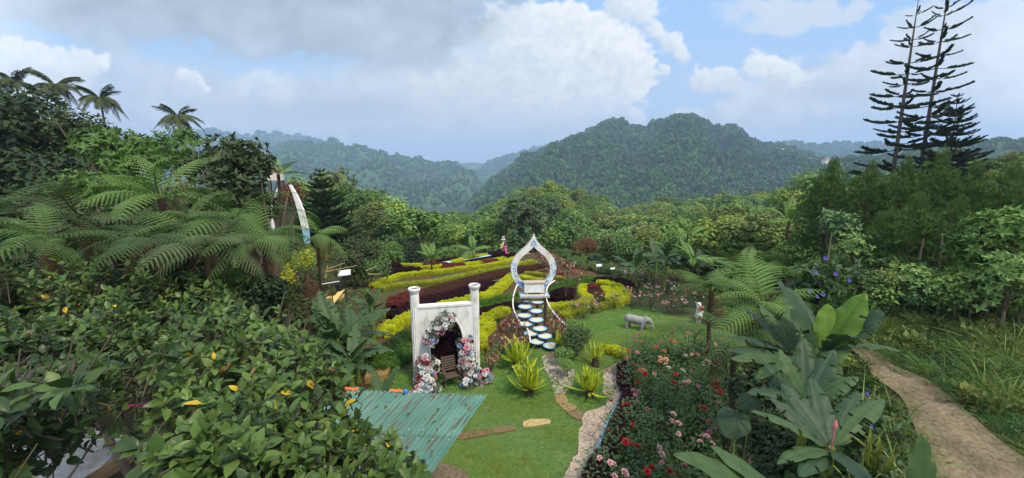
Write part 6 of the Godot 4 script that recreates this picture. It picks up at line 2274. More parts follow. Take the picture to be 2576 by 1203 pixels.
func make_gate() -> void:
	rng.seed = 720
	M.gate_white = painted(0.68, 0.68, 0.68, 41, 0.95, 0.006)
	M.gate_edge = painted(0.42, 0.36, 0.28, 42, 0.6, 0.02, 0.85)
	M.tile_light = leafy(0.14, 0.36, 0.66, 0.4, 0.0)
	M.tile_deep = leafy(0.04, 0.2, 0.52, 0.4, 0.0)
	var p := at(1342, 735, 17.2)
	var foot := on_ground(p.x, p.z)
	var up := p.y - foot.y
	var o := thing("onion_gate", "tall white onion-shaped ring gate with blue mosaic on a raised platform", "gate", foot, "", 0.05)
	var fr := Transform3D(Basis.IDENTITY, Vector3(0, up + 0.1, -0.15))
	var outer := onion(RING_OUT)
	var inner := onion(RING_IN)
	var s := Shape.new()
	var edge := Shape.new()
	var n := outer.size()
	for k in n:
		var j := (k + 1) % n
		var a := fr * Vector3(outer[k].x, outer[k].y, 0.12)
		var b := fr * Vector3(outer[j].x, outer[j].y, 0.12)
		var c := fr * Vector3(inner[j].x, inner[j].y, 0.12)
		var d := fr * Vector3(inner[k].x, inner[k].y, 0.12)
		var w := Vector3(0, 0, -0.24)
		s.quad(d, c, b, a)
		s.quad(a + w, b + w, c + w, d + w)
		edge.quad(a, b, b + w, a + w)
		edge.quad(d, d + w, c + w, c)
	put("ring", s.mesh(), M.gate_white, o)
	put("rim", edge.mesh(), M.gate_edge, o)
	# mosaic of small blue pieces on the ring's lower half
	var light := Shape.new()
	var deep := Shape.new()
	for k in 1300:
		var i := rng.randi_range(0, n - 1)
		var t := rf(0.06, 0.94)
		var q := outer[i].lerp(inner[i], t) + Vector2(rf(-0.03, 0.03), rf(-0.03, 0.03))
		if q.y > 1.2 or q.y < 0.02 or absf(q.x) < 0.2:
			continue
		var strong := q.y < 0.42
		if not strong and rng.randf() > 0.5 * (1.2 - absf(q.y - 0.85) * 2.4) or (strong and q.y > 0.36 and rng.randf() < 0.6):
			continue
		var r := rf(0.018, 0.032)
		var an := rf(0, TAU)
		var sh: Shape = deep if strong else light
		var pt := []
		for m in 4:
			pt.append(fr * Vector3(q.x + cos(an + m * PI / 2) * r, q.y + sin(an + m * PI / 2) * r * rf(0.7, 1.0), 0.123 + 0.0006 * (k % 5)))
		sh.quad(pt[3], pt[2], pt[1], pt[0], tone(0.25))
	stuff(put("mosaic", light.mesh(), M.tile_light, o))
	stuff(put("mosaic", deep.mesh(), M.tile_deep, o))
	# blue emblem: three marks above a short word
	var mark := Shape.new()
	for c in [[0.0, 2.16, 0.04], [-0.055, 2.07, 0.038], [0.055, 2.07, 0.038]]:
		var cc: float = c[2]
		mark.box(Vector3(c[0] - cc, c[1] - cc, 0), Vector3(c[0] + cc, c[1] - cc * 0.45, 0.006))
		mark.box(Vector3(c[0] - cc, c[1] + cc * 0.45, 0), Vector3(c[0] + cc, c[1] + cc, 0.006))
		mark.box(Vector3(c[0] - cc, c[1] - cc * 0.44, 0), Vector3(c[0] - cc * 0.4, c[1] + cc * 0.44, 0.006))
	put("emblem", mark.mesh(), M.tile_deep, o, fr * Transform3D(Basis.IDENTITY, Vector3(0, 0, 0.123)))
	var word := Shape.new()
	word.prism(PackedVector2Array([Vector2(-0.15, 1.94), Vector2(-0.115, 2.03), Vector2(-0.09, 2.03), Vector2(-0.07, 1.94), Vector2(-0.09, 1.94), Vector2(-0.1, 1.975), Vector2(-0.125, 1.975), Vector2(-0.13, 1.94)]), 0, 0.006)
	for k in 5:
		var x := -0.055 + k * 0.042
		word.box(Vector3(x, 1.94, 0), Vector3(x + 0.01, 1.995, 0.006))
		word.box(Vector3(x + 0.011, 1.975 if k % 2 else 1.945, 0), Vector3(x + 0.032, 1.99 if k % 2 else 1.96, 0.006))
	put("lettering", word.mesh(), M.tile_deep, o, fr * Transform3D(Basis.IDENTITY, Vector3(0, 0, 0.123)))
	# planter box, platform and posts
	s = Shape.new()
	s.box(Vector3(-0.42, up + 0.1, 0.05), Vector3(0.42, up + 0.5, 0.4))
	put("planter_box", s.mesh(), M.gate_white, o)
	s = Shape.new()
	s.box(Vector3(-0.45, up + 0.503, 0.02), Vector3(0.45, up + 0.54, 0.43))
	put("planter_lid", s.mesh(), M.gate_edge, o)
	for q in [-0.3, 0.3]:
		s = Shape.new()
		s.box(Vector3(q - 0.05, up + 0.02, 0.06), Vector3(q + 0.05, up + 0.098, 0.38))
		put("planter_foot", s.mesh(), M.gate_edge, o)
	M.step_top = plain(1, 1, 1, 0.75)
	M.step_top.vertex_color_use_as_albedo = true
	s = Shape.new()
	for i in 24:
		for j in 12:
			var x0 := -0.62 + i * 1.24 / 24
			var z0 := -0.1 + j * 0.75 / 12
			var e := minf(minf(i, 23 - i), minf(j, 11 - j) * 1.4) + lump.get_noise_2d(i * 0.5, j * 0.5) * 2.0
			s.quad(Vector3(x0, up + 0.015, z0), Vector3(x0, up + 0.015, z0 + 0.0625), Vector3(x0 + 1.24 / 24, up + 0.015, z0 + 0.0625), Vector3(x0 + 1.24 / 24, up + 0.015, z0), Color(0.2, 0.38, 0.55).lerp(Color(0.5, 0.42, 0.28), smoothstep(0.5, 3.0, e)) * tone(0.06))
	var deck := put("platform", Shape.new().mesh() if false else box_mesh(Vector3(-0.62, up - 0.06, -0.1), Vector3(0.62, up + 0.011, 0.65)), M.gate_edge, o)
	put("paint", s.mesh(), M.step_top, deck)
	for q in [[-0.5, 0.05], [0.5, 0.05], [-0.5, 0.5], [0.5, 0.5]]:
		s = Shape.new()
		s.tube([Vector3(q[0], -0.2, q[1]), Vector3(q[0], up - 0.06, q[1])], [0.05], 8)
		put("post", s.mesh(true), M.chair_wood, o)
	# round steps
	var steps := [[1324, 755, 27.4, "left"], [1352, 759, 31.7, "right"], [1321, 771, 35, "left"], [1349, 782, 33, "right"], [1319, 793, 35, "left"], [1349, 804, 37, "right"], [1322, 814, 37, "left"], [1358, 826, 36, "right"], [1335, 838, 36, "left"], [1371, 845, 36, "right"], [1351, 859, 36, "left"], [1385, 869, 39, "right"]]
	for k in 12:
		var a: Array = steps[k]
		var t := lerpf(16.8, 14.95, k / 11.0)
		var c := at(a[0], a[1], t)
		var g := on_ground(c.x, c.z)
		var place := "topmost, under the platform" if k < 2 else "lowest, by the gravel" if k > 9 else "%s pair from the top" % NTH[k / 2]
		var st := thing("round_step", "round step painted blue with a cream middle, %s one, %s" % [a[3], place], "step", g, "round steps up to the gate")
		var r: float = a[2] * t / 2000.0
		s = Shape.new()
		var h := c.y - g.y
		s.lathe([Vector2(r * 0.9, h - 0.07), Vector2(r, h - 0.05), Vector2(r, h - 0.008), Vector2(r * 0.985, h)], 28, Color(0.06, 0.05, 0.05))
		var ring_cols := [[0.985, Color(0.18, 0.4, 0.62)], [0.9, Color(0.2, 0.43, 0.66)], [0.74, Color(0.26, 0.45, 0.6)], [0.6, Color(0.55, 0.48, 0.3)], [0.35, Color(0.62, 0.54, 0.36)], [0.0, Color(0.56, 0.5, 0.36)]]
		var top := Shape.new()
		for i in ring_cols.size():
			for j in 28:
				var an := TAU * j / 28
				var wob := 1.0 + 0.12 * lump.get_noise_2d(cos(an) * 2.0 + k * 3.0, sin(an) * 2.0 + i) if i > 1 else 1.0
				top.add(Vector3(cos(an) * r * ring_cols[i][0] * wob, h + 0.002, sin(an) * r * ring_cols[i][0] * wob), ring_cols[i][1] * tone(0.05))
		for i in ring_cols.size() - 1:
			for j in 28:
				top.face4(i * 28 + j, i * 28 + (j + 1) % 28, (i + 1) * 28 + (j + 1) % 28, (i + 1) * 28 + j)
		var disc := put("disc", s.mesh(true), M.step_top, st)
		put("paint", top.mesh(), M.step_top, disc)
		s = Shape.new()
		s.tube([Vector3(0, -0.2, 0), Vector3(0, h - 0.07, 0)], [0.06], 8)
		put("post", s.mesh(true), M.chair_wood, st)
	# white handrails
	M.rail = plain(0.72, 0.7, 0.66, 0.5)
	for a in [["white bent pipe handrail left of the round steps", [[1303, 711, 17.2], [1296, 730, 17.0], [1291, 748, 16.8], [1291, 772, 16.5], [1297, 790, 16.2], [1308, 810, 15.9], [1324, 824, 15.6], [1331, 838, 15.2], [1334, 862, 14.6]]], ["white bent pipe handrail right of the round steps", [[1396, 706, 17.2], [1380, 718, 17.0], [1374, 736, 16.8], [1376, 756, 16.6], [1388, 780, 16.3], [1404, 800, 16.0], [1420, 816, 15.6], [1430, 830, 15.2], [1437, 845, 14.9]]]]:
		var cv := Curve3D.new()
		var w := []
		for q in a[1]:
			w.append(at(q[0], q[1], q[2]))
		for k in w.size():
			var dv: Vector3 = (w[mini(k + 1, w.size() - 1)] - w[maxi(k - 1, 0)]) / 5.0
			cv.add_point(w[k], -dv, dv)
		cv.bake_interval = 0.1
		var o2 := thing("handrail", a[0], "handrail", w[-1], "handrails of the gate")
		var pts := []
		for q in cv.get_baked_points():
			pts.append(q - o2.position)
		s = Shape.new()
		s.tube(pts, [0.028], 8)
		put("pipe", s.mesh(true), M.rail, o2)
		for k in [2, 4, 6]:
			var q: Vector3 = w[k]
			var g := on_ground(q.x, q.z)
			s = Shape.new()
			s.tube([g - o2.position - Vector3(0, 0.2, 0), q - o2.position - Vector3(0, 0.03, 0)], [0.02], 6)
			put("post", s.mesh(true), M.gate_edge, o2)
			s = Shape.new()
			s.tube([q - o2.position - Vector3(0, 0.03, 0.03), q - o2.position + Vector3(0, 0.03, 0.03)], [0.037], 8)
			put("joint", s.mesh(true), M.gate_edge, o2)


func box_mesh(lo: Vector3, hi: Vector3) -> ArrayMesh:
	var s := Shape.new()
	s.box(lo, hi)
	return s.mesh()


# ---------------------------------------------------------------- the big oval-leaved shrub below the balcony
func make_bush() -> void:
	rng.seed = 800
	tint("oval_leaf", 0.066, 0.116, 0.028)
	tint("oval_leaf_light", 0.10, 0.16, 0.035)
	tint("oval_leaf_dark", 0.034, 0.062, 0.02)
	for q in ["oval_leaf", "oval_leaf_light", "oval_leaf_dark"]:
		M[q].roughness = 0.4
		M[q].metallic_specular = 0.36
	tint("oval_leaf_yellow", 0.55, 0.36, 0.02)
	tint("oval_leaf_red", 0.16, 0.09, 0.03)
	var area := PackedVector2Array([Vector2(-300, 640), Vector2(0, 652), Vector2(100, 636), Vector2(210, 648), Vector2(330, 646), Vector2(440, 672), Vector2(540, 700), Vector2(600, 735), Vector2(700, 772), Vector2(760, 822), Vector2(830, 880), Vector2(880, 938), Vector2(850, 985), Vector2(870, 1010), Vector2(940, 1045), Vector2(985, 1090), Vector2(1040, 1110), Vector2(1010, 1150), Vector2(1050, 1260), Vector2(380, 1280), Vector2(400, 1150), Vector2(440, 1050), Vector2(330, 985), Vector2(250, 1000), Vector2(160, 990), Vector2(60, 1030), Vector2(-60, 1100), Vector2(-300, 1150)])
	var gap := PackedVector2Array([Vector2(290, 955), Vector2(430, 945), Vector2(455, 1080), Vector2(300, 1080)])
	var root := at(450, 1150, 4.4)
	root.y = 1.0
	var o := thing("oval_leaved_shrub", "large shrub with big oval leaves that fills the lower left", "shrub", root)
	var loose := []          # [distance, transform, colour name, variant]
	var s := Shape.new()
	var k := 0
	var tries := 0
	while k < 1850 and tries < 120000:
		tries += 1
		var q := Vector2(rf(-300, 1060), rf(630, 1290))
		if not Geometry2D.is_point_in_polygon(q, area) or Geometry2D.is_point_in_polygon(q, gap):
			continue
		# the canopy is a rolling surface about two metres below the eye
		var r := ray(q.x, q.y)
		var level := 4.55 + 0.35 * lump.get_noise_2d(q.x * 0.004, q.y * 0.006) - 0.5 * smoothstep(600.0, 1000.0, q.x) + 0.55 * smoothstep(760.0, 640.0, q.y) * smoothstep(700.0, 200.0, q.x)
		var t := (EYE.y - level) / maxf(-r.y, 0.05)
		t = clampf(t, 2.5, 8.0)
		# nearer places show larger: thin them out so that the cover is even in the air, not in the picture
		if rng.randf() > pow(t / 8.0, 1.7) + 0.16:
			continue
		k += 1
		var deep := pow(rng.randf(), 1.7) * 0.75
		var p := EYE + r * t + Vector3(rf(-0.05, 0.05), -deep, rf(-0.05, 0.05)) + r.normalized() * deep * 0.5
		var ax := Vector3(rf(-0.6, 0.6), rf(0.5, 1.2), rf(-0.3, 0.8)).normalized()
		if q.x < 420.0 and q.y > 900.0:
			ax = Vector3(rf(-0.7, 0.7), rf(-0.3, 0.6), rf(0.0, 0.8)).normalized()
		var fr := aim(ax)
		var n := rng.randi_range(5, 9)
		var name_ := "oval_leaf"
		var pick := rng.randf()
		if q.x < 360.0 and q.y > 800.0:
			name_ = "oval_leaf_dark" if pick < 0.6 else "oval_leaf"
		elif pick < 0.28:
			name_ = "oval_leaf_light"
		elif pick < 0.45:
			name_ = "oval_leaf_dark"
		var spin := rf(0, TAU)
		for j in n:
			var a := spin + j * 2.4
			var open := lerpf(0.35, 1.5, float(j) / n) + rf(-0.15, 0.15)
			var dir: Vector3 = ax * cos(open) + (fr.x * cos(a) + fr.z * sin(a)) * sin(open)
			var l := rf(0.11, 0.215) * lerpf(0.75, 1.1, float(j) / n)
			var c := name_
			var odd := rng.randf()
			if odd < 0.006:
				c = "oval_leaf_yellow"
			elif odd < 0.012:
				c = "oval_leaf_red"
			var b := aim(dir, ax + Vector3(0, 0.6, 0))
			b = b.rotated(b.y, rf(-0.4, 0.4))
			var x := Transform3D(b.scaled(Vector3(l * rf(0.85, 1.15), l, l)), p + dir * 0.02 - ax * 0.03 * j)
			loose.append([p.distance_to(EYE) + deep * 4.0, x, c, rng.randi_range(0, 5)])
		s.tube([p - ax * 0.02, p - ax * rf(0.15, 0.3) + Vector3(rf(-0.06, 0.06), 0, rf(-0.06, 0.06)), p - Vector3(rf(-0.2, 0.2), rf(0.4, 0.7) if q.x > 520.0 or q.y < 780.0 else 0.2, rf(-0.2, 0.2))], [0.005, 0.007, 0.01], 4, Color(0.5, 0.5, 0.4), false)
	# darker leaves that hang lower, before the white slab
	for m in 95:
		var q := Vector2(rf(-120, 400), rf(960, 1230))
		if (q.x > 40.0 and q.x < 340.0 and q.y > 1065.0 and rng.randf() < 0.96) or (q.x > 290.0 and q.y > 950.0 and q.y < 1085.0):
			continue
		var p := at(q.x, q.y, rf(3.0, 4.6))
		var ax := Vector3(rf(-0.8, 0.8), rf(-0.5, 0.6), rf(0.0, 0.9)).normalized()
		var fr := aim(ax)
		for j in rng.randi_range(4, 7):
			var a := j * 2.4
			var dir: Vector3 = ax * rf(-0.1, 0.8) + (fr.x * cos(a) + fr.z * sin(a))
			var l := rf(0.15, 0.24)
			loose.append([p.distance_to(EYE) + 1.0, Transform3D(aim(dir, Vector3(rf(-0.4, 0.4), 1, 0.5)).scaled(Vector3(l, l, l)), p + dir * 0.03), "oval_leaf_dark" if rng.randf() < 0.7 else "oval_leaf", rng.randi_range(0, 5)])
		s.tube([p, p + Vector3(rf(-0.2, 0.2), rf(0.1, 0.4), -0.2)], [0.005, 0.008], 4, Color(0.4, 0.4, 0.35), false)
	stuff(put("twigs", s.mesh(true), M.bark, o, Transform3D(Basis.IDENTITY, -root)))
	loose.sort_custom(func(a, b): return a[0] < b[0])
	var rest := {}
	for i in loose.size():
		var a: Array = loose[i]
		if i < 300:
			put("leaf", S["oval%d" % a[3]], M[a[2]], o, Transform3D(Basis.IDENTITY, -root) * a[1])
		else:
			var key: String = a[2] + "|%d" % a[3]
			if not rest.has(key):
				rest[key] = Many.new()
			rest[key].add(Transform3D(Basis.IDENTITY, -root) * a[1], tone(0.2))
	for key in rest:
		var part: PackedStringArray = key.split("|")
		put_many("leaves", S["oval" + part[1]], M[part[0]], rest[key], o)
	# its main limbs
	for e in [[250, 900, 4.8], [120, 800, 5.6], [450, 800, 5.6], [650, 900, 5.0], [600, 1080, 4.0], [820, 1050, 4.0], [430, 1000, 4.4]]:
		var tip := at(e[0], e[1], e[2]) - root + Vector3(0, -0.5, 0)
		var limb := Shape.new()
		limb.tube([Vector3(rf(-0.2, 0.2), -0.9, rf(-0.2, 0.2)), tip * 0.45 + Vector3(0, 0.4, 0), tip * 0.8 + Vector3(0, 0.25, 0), tip], [0.07, 0.05, 0.03, 0.012], 7)
		put("limb", limb.mesh(true), M.bark, o)


# ---------------------------------------------------------------- bodies: one continuous skin over a skeleton
func skin(bones: Array, cell: float, blend: float) -> Shape:
	# bones: [from, to, radius there, radius here, colour, sink]; a smooth union of tapered limbs, meshed as surface nets
	var lo := Vector3.INF
	var hi := -Vector3.INF
	for b in bones:
		var r: float = maxf(b[2], b[3]) + blend + cell * 2.0
		lo = lo.min(b[0] - Vector3.ONE * r).min(b[1] - Vector3.ONE * r)
		hi = hi.max(b[0] + Vector3.ONE * r).max(b[1] + Vector3.ONE * r)
	var nx := int((hi.x - lo.x) / cell) + 2
	var ny := int((hi.y - lo.y) / cell) + 2
	var nz := int((hi.z - lo.z) / cell) + 2
	var f := PackedFloat32Array()
	f.resize(nx * ny * nz)
	f.fill(1.0)
	for b in bones:
		var a0: Vector3 = b[0]
		var ab: Vector3 = b[1] - b[0]
		var len2 := maxf(ab.length_squared(), 1e-9)
		var r: float = maxf(b[2], b[3]) + blend + cell * 2.0
		var l: Vector3 = (b[0] as Vector3).min(b[1]) - Vector3.ONE * r - lo
		var h: Vector3 = (b[0] as Vector3).max(b[1]) + Vector3.ONE * r - lo
		for k in range(maxi(0, int(l.z / cell)), mini(nz, int(h.z / cell) + 1)):
			for j in range(maxi(0, int(l.y / cell)), mini(ny, int(h.y / cell) + 1)):
				for i in range(maxi(0, int(l.x / cell)), mini(nx, int(h.x / cell) + 1)):
					var p := lo + Vector3(i, j, k) * cell
					var t := clampf((p - a0).dot(ab) / len2, 0, 1)
					var d := p.distance_to(a0 + ab * t) - lerpf(b[2], b[3], t)
					var id := (k * ny + j) * nx + i
					var e := f[id]
					var m := clampf(0.5 + 0.5 * (e - d) / blend, 0, 1)
					f[id] = lerpf(e, d, m) - blend * m * (1.0 - m)
	var s := Shape.new()
	var at_cell := {}
	for k in nz - 1:
		for j in ny - 1:
			for i in nx - 1:
				var id := (k * ny + j) * nx + i
				var v := [f[id], f[id + 1], f[id + nx], f[id + nx + 1], f[id + nx * ny], f[id + nx * ny + 1], f[id + nx * ny + nx], f[id + nx * ny + nx + 1]]
				var neg := 0
				for x in v:
					if x < 0.0:
						neg += 1
				if neg == 0 or neg == 8:
					continue
				var sum := Vector3.ZERO
				var n := 0
				for e in [[0, 1], [2, 3], [4, 5], [6, 7], [0, 2], [1, 3], [4, 6], [5, 7], [0, 4], [1, 5], [2, 6], [3, 7]]:
					var a: float = v[e[0]]
					var b2: float = v[e[1]]
					if (a < 0.0) != (b2 < 0.0):
						var t := a / (a - b2)
						var pa := Vector3(e[0] & 1, (e[0] >> 1) & 1, e[0] >> 2)
						var pb := Vector3(e[1] & 1, (e[1] >> 1) & 1, e[1] >> 2)
						sum += pa.lerp(pb, t)
						n += 1
				var p := lo + (Vector3(i, j, k) + sum / n) * cell
				var best := 1e9
				var col := Color.WHITE
				for b in bones:
					var ab: Vector3 = b[1] - b[0]
					var t := clampf((p - b[0]).dot(ab) / maxf(ab.length_squared(), 1e-9), 0, 1)
					var d := p.distance_to(b[0] + ab * t) - lerpf(b[2], b[3], t)
					if d < best:
						best = d
						col = b[4]
				at_cell[id] = s.add(p, col)
	for k in range(1, nz - 1):
		for j in range(1, ny - 1):
			for i in range(1, nx - 1):
				var id := (k * ny + j) * nx + i
				var inside := f[id] < 0.0
				for axis in 3:
					var step: int = [1, nx, nx * ny][axis]
					if (f[id + step] < 0.0) == inside:
						continue
					var u: int = [nx, nx * ny, 1][axis]
					var w: int = [nx * ny, 1, nx][axis]
					var q := [id, id - u, id - u - w, id - w]
					if q.all(func(z): return at_cell.has(z)):
						if inside:
							s.face4(at_cell[q[0]], at_cell[q[3]], at_cell[q[2]], at_cell[q[1]])
						else:
							s.face4(at_cell[q[0]], at_cell[q[1]], at_cell[q[2]], at_cell[q[3]])
	return s


func mirror(bones: Array) -> Array:
	var o := []
	for b in bones:
		o.append(b)
		var c: Array = b.duplicate()
		c[0] = Vector3(-b[0].x, b[0].y, b[0].z)
		c[1] = Vector3(-b[1].x, b[1].y, b[1].z)
		o.append(c)
	return o


func hand(wrist: Vector3, dir: Vector3, side: float, col: Color) -> Array:
	# palm, four unequal fingers slightly curled, and a thumb from the palm's side
	var b := aim(dir, Vector3(side, 0, 0.2))
	var o := [[wrist, wrist + b.y * 0.075, 0.022, 0.028, col]]
	var lens_ := [0.062, 0.075, 0.07, 0.055]
	for k in 4:
		var p: Vector3 = wrist + b.y * 0.078 + b.x * (0.0165 * (k - 1.5))
		var m: Vector3 = p + b.y * lens_[k] * 0.55
		o.append([p, m, 0.0085, 0.008, col])
		o.append([m, m + (b.y * 0.85 + b.z * 0.4) * lens_[k] * 0.5, 0.008, 0.0065, col])
	var t: Vector3 = wrist + b.y * 0.03 + b.x * 0.024 * side
	o.append([t, t + (b.y * 0.6 + b.x * 0.7 * side) * 0.045, 0.011, 0.0095, col])
	o.append([t + (b.y * 0.6 + b.x * 0.7 * side) * 0.045, t + (b.y * 0.9 + b.x * 0.75 * side) * 0.075, 0.0095, 0.007, col])
	return o


func head(c: Vector3, col: Color) -> Array:
	# skull, jaw, nose, ears; faces +z
	return [[c + Vector3(0, 0.03, -0.015), c + Vector3(0, 0.035, 0.02), 0.088, 0.08, col], [c + Vector3(0, -0.05, 0.035), c + Vector3(0, -0.075, 0.045), 0.055, 0.042, col], [c + Vector3(0, 0.01, 0.098), c + Vector3(0, -0.018, 0.112), 0.009, 0.014, col],
		[c + Vector3(0.084, 0.0, 0.0), c + Vector3(0.09, 0.03, -0.01), 0.014, 0.018, col], [c + Vector3(-0.084, 0.0, 0.0), c + Vector3(-0.09, 0.03, -0.01), 0.014, 0.018, col]]


func face_marks(parent: Node, c: Vector3) -> void:
	for q in [-1.0, 1.0]:
		var s := Shape.new()
		s.lathe([Vector2(0.0, -0.009), Vector2(0.01, -0.004), Vector2(0.01, 0.004), Vector2(0.0, 0.009)], 8, Color(0.03, 0.02, 0.02))
		put("eye", s.mesh(true), M.body, parent, Transform3D(Basis.IDENTITY, c + Vector3(0.034 * q, 0.012, 0.096)))
	var m := Shape.new()
	m.tube([c + Vector3(-0.024, -0.05, 0.084), c + Vector3(0, -0.053, 0.091), c + Vector3(0.024, -0.05, 0.084)], [0.004, 0.006, 0.004], 6, Color(0.4, 0.12, 0.1))
	put("mouth", m.mesh(true), M.body, parent)


func make_people() -> void:
	M.body = leafy(1, 1, 1, 0.7, 0.0)
	var flesh := Color(0.42, 0.24, 0.15)
	var g := hit(1271, 640)
	# the one in a pink skirt, hands before her waist, facing the camera
	var o := thing("person", "person in a dark top and long bright pink skirt, hands held at the waist", "person", g, "people at the end of the path", 0.1)
	var top := Color(0.03, 0.025, 0.025)
	var pink := Color(0.62, 0.11, 0.33)
	var b := mirror([
		[Vector3(0.16, 1.33, 0), Vector3(0.24, 1.06, -0.02), 0.052, 0.04, flesh], [Vector3(0.24, 1.06, -0.02), Vector3(0.07, 0.99, 0.2), 0.038, 0.027, flesh],
		[Vector3(0.06, 1.3, 0), Vector3(0.15, 1.33, 0), 0.085, 0.06, top], [Vector3(0.08, 0.05, 0.05), Vector3(0.08, 0.03, 0.16), 0.035, 0.03, Color(0.1, 0.06, 0.05)]])
	b += [[Vector3(0, 1.3, 0), Vector3(0, 1.05, 0.01), 0.125, 0.105, top], [Vector3(0, 1.04, 0.01), Vector3(0, 0.85, 0), 0.12, 0.165, pink], [Vector3(0, 0.85, 0), Vector3(0, 0.16, 0), 0.165, 0.225, pink], [Vector3(0, 1.38, 0), Vector3(0, 1.48, 0.01), 0.05, 0.046, flesh]]
	b += head(Vector3(0, 1.56, 0.01), flesh)
	b += hand(Vector3(0.07, 0.99, 0.2), Vector3(-0.8, -0.1, 0.3), -1.0, flesh) + hand(Vector3(-0.07, 0.99, 0.2), Vector3(0.8, -0.1, 0.3), 1.0, flesh)
	put("body", skin(b, 0.014, 0.02).mesh(true), M.body, o)
	var hair := skin([[Vector3(0, 1.63, -0.03), Vector3(0, 1.56, -0.06), 0.098, 0.092, Color(0.02, 0.013, 0.01)], [Vector3(0, 1.55, -0.07), Vector3(0, 1.3, -0.1), 0.08, 0.05, Color(0.02, 0.013, 0.01)]], 0.016, 0.03)
	put("hair", hair.mesh(true), M.body, o)
	face_marks(o, Vector3(0, 1.56, 0.01))
	# the one in a yellow top and jeans, seen from behind at an angle, one arm raised
	g = hit(1261, 643)
	o = thing("person", "person in a light yellow top and blue jeans with one arm raised", "person", g, "people at the end of the path", 2.5)
	var yellow := Color(0.56, 0.56, 0.13)
	var jeans := Color(0.04, 0.065, 0.10)
	b = mirror([[Vector3(0.085, 0.86, 0), Vector3(0.095, 0.46, 0.015), 0.088, 0.058, jeans], [Vector3(0.095, 0.46, 0.015), Vector3(0.1, 0.09, -0.02), 0.056, 0.045, jeans], [Vector3(0.1, 0.045, -0.02), Vector3(0.1, 0.035, 0.13), 0.042, 0.032, Color(0.3, 0.28, 0.26)], [Vector3(0.06, 1.3, 0), Vector3(0.15, 1.33, 0), 0.09, 0.062, yellow]])
	b += [[Vector3(0, 1.3, 0), Vector3(0, 1.08, 0.01), 0.13, 0.115, yellow], [Vector3(0, 1.08, 0.01), Vector3(0, 0.9, 0), 0.118, 0.135, yellow], [Vector3(0, 0.9, 0), Vector3(0, 0.84, 0), 0.13, 0.12, jeans], [Vector3(0, 1.38, 0), Vector3(0, 1.48, 0.01), 0.05, 0.046, flesh],
		[Vector3(0.17, 1.33, 0), Vector3(0.29, 1.16, 0.06), 0.054, 0.042, yellow], [Vector3(0.29, 1.16, 0.06), Vector3(0.22, 1.36, 0.2), 0.038, 0.027, flesh],
		[Vector3(-0.17, 1.33, 0), Vector3(-0.23, 1.06, -0.02), 0.054, 0.042, yellow], [Vector3(-0.23, 1.06, -0.02), Vector3(-0.24, 0.82, 0.06), 0.038, 0.027, flesh]]
	b += head(Vector3(0, 1.56, 0.01), flesh)
	b += hand(Vector3(0.22, 1.36, 0.2), Vector3(-0.1, 0.9, 0.3), -1.0, flesh) + hand(Vector3(-0.24, 0.82, 0.06), Vector3(0, -1, 0.15), 1.0, flesh)
	put("body", skin(b, 0.014, 0.02).mesh(true), M.body, o)
	put("hair", skin([[Vector3(0, 1.64, -0.03), Vector3(0, 1.54, -0.05), 0.096, 0.09, Color(0.02, 0.013, 0.01)], [Vector3(0, 1.52, -0.06), Vector3(0, 1.38, -0.09), 0.07, 0.04, Color(0.02, 0.013, 0.01)]], 0.016, 0.03).mesh(true), M.body, o)
	face_marks(o, Vector3(0, 1.56, 0.01))
	# a plain tall garden figure with a striped hat, between and behind the two
	g = hit(1266, 638)
	g.z -= 0.6
	o = thing("garden_figure", "tall black and white garden figure with a striped hat behind the two people", "statue", on_ground(g.x, g.z))
	var dark := Color(0.03, 0.02, 0.04)
	var pale := Color(0.68, 0.68, 0.7)
	b = mirror([[Vector3(0.1, 0.85, 0), Vector3(0.11, 0.42, 0), 0.1, 0.08, dark], [Vector3(0.11, 0.4, 0), Vector3(0.11, 0.08, 0), 0.08, 0.09, pale], [Vector3(0.11, 0.05, 0), Vector3(0.11, 0.05, 0.16), 0.06, 0.055, Color(0.6, 0.55, 0.25)], [Vector3(0.2, 1.42, 0), Vector3(0.3, 1.05, 0.05), 0.07, 0.05, dark], [Vector3(0.3, 1.05, 0.05), Vector3(0.26, 0.86, 0.12), 0.05, 0.055, pale]])
	b += [[Vector3(0, 1.4, 0), Vector3(0, 1.0, 0), 0.2, 0.2, dark], [Vector3(0, 1.36, 0.1), Vector3(0, 1.08, 0.12), 0.13, 0.12, pale], [Vector3(0, 1.0, 0), Vector3(0, 0.84, 0), 0.19, 0.16, dark], [Vector3(0, 1.62, 0), Vector3(0, 1.7, 0.02), 0.13, 0.13, pale]]
	put("body", skin(b, 0.02, 0.03).mesh(true), M.body, o)
	var y := 1.78
	var s := Shape.new()
	s.lathe([Vector2(0.05, y - 0.02), Vector2(0.3, y - 0.03), Vector2(0.31, y), Vector2(0.16, y + 0.02)], 20, pale)
	put("hat_brim", s.mesh(true), M.body, o)
	for k in 4:
		s = Shape.new()
		var r := 0.16 + 0.008 * k
		s.lathe([Vector2(r, y + 0.02 + k * 0.08), Vector2(r + 0.008, y + 0.1 + k * 0.08)], 20, dark if k % 2 == 0 else pale)
		if k == 3:
			s.lathe([Vector2(r + 0.008, y + 0.34), Vector2(0.0, y + 0.36)], 20, pale)
		put("hat_band", s.mesh(true), M.body, o)


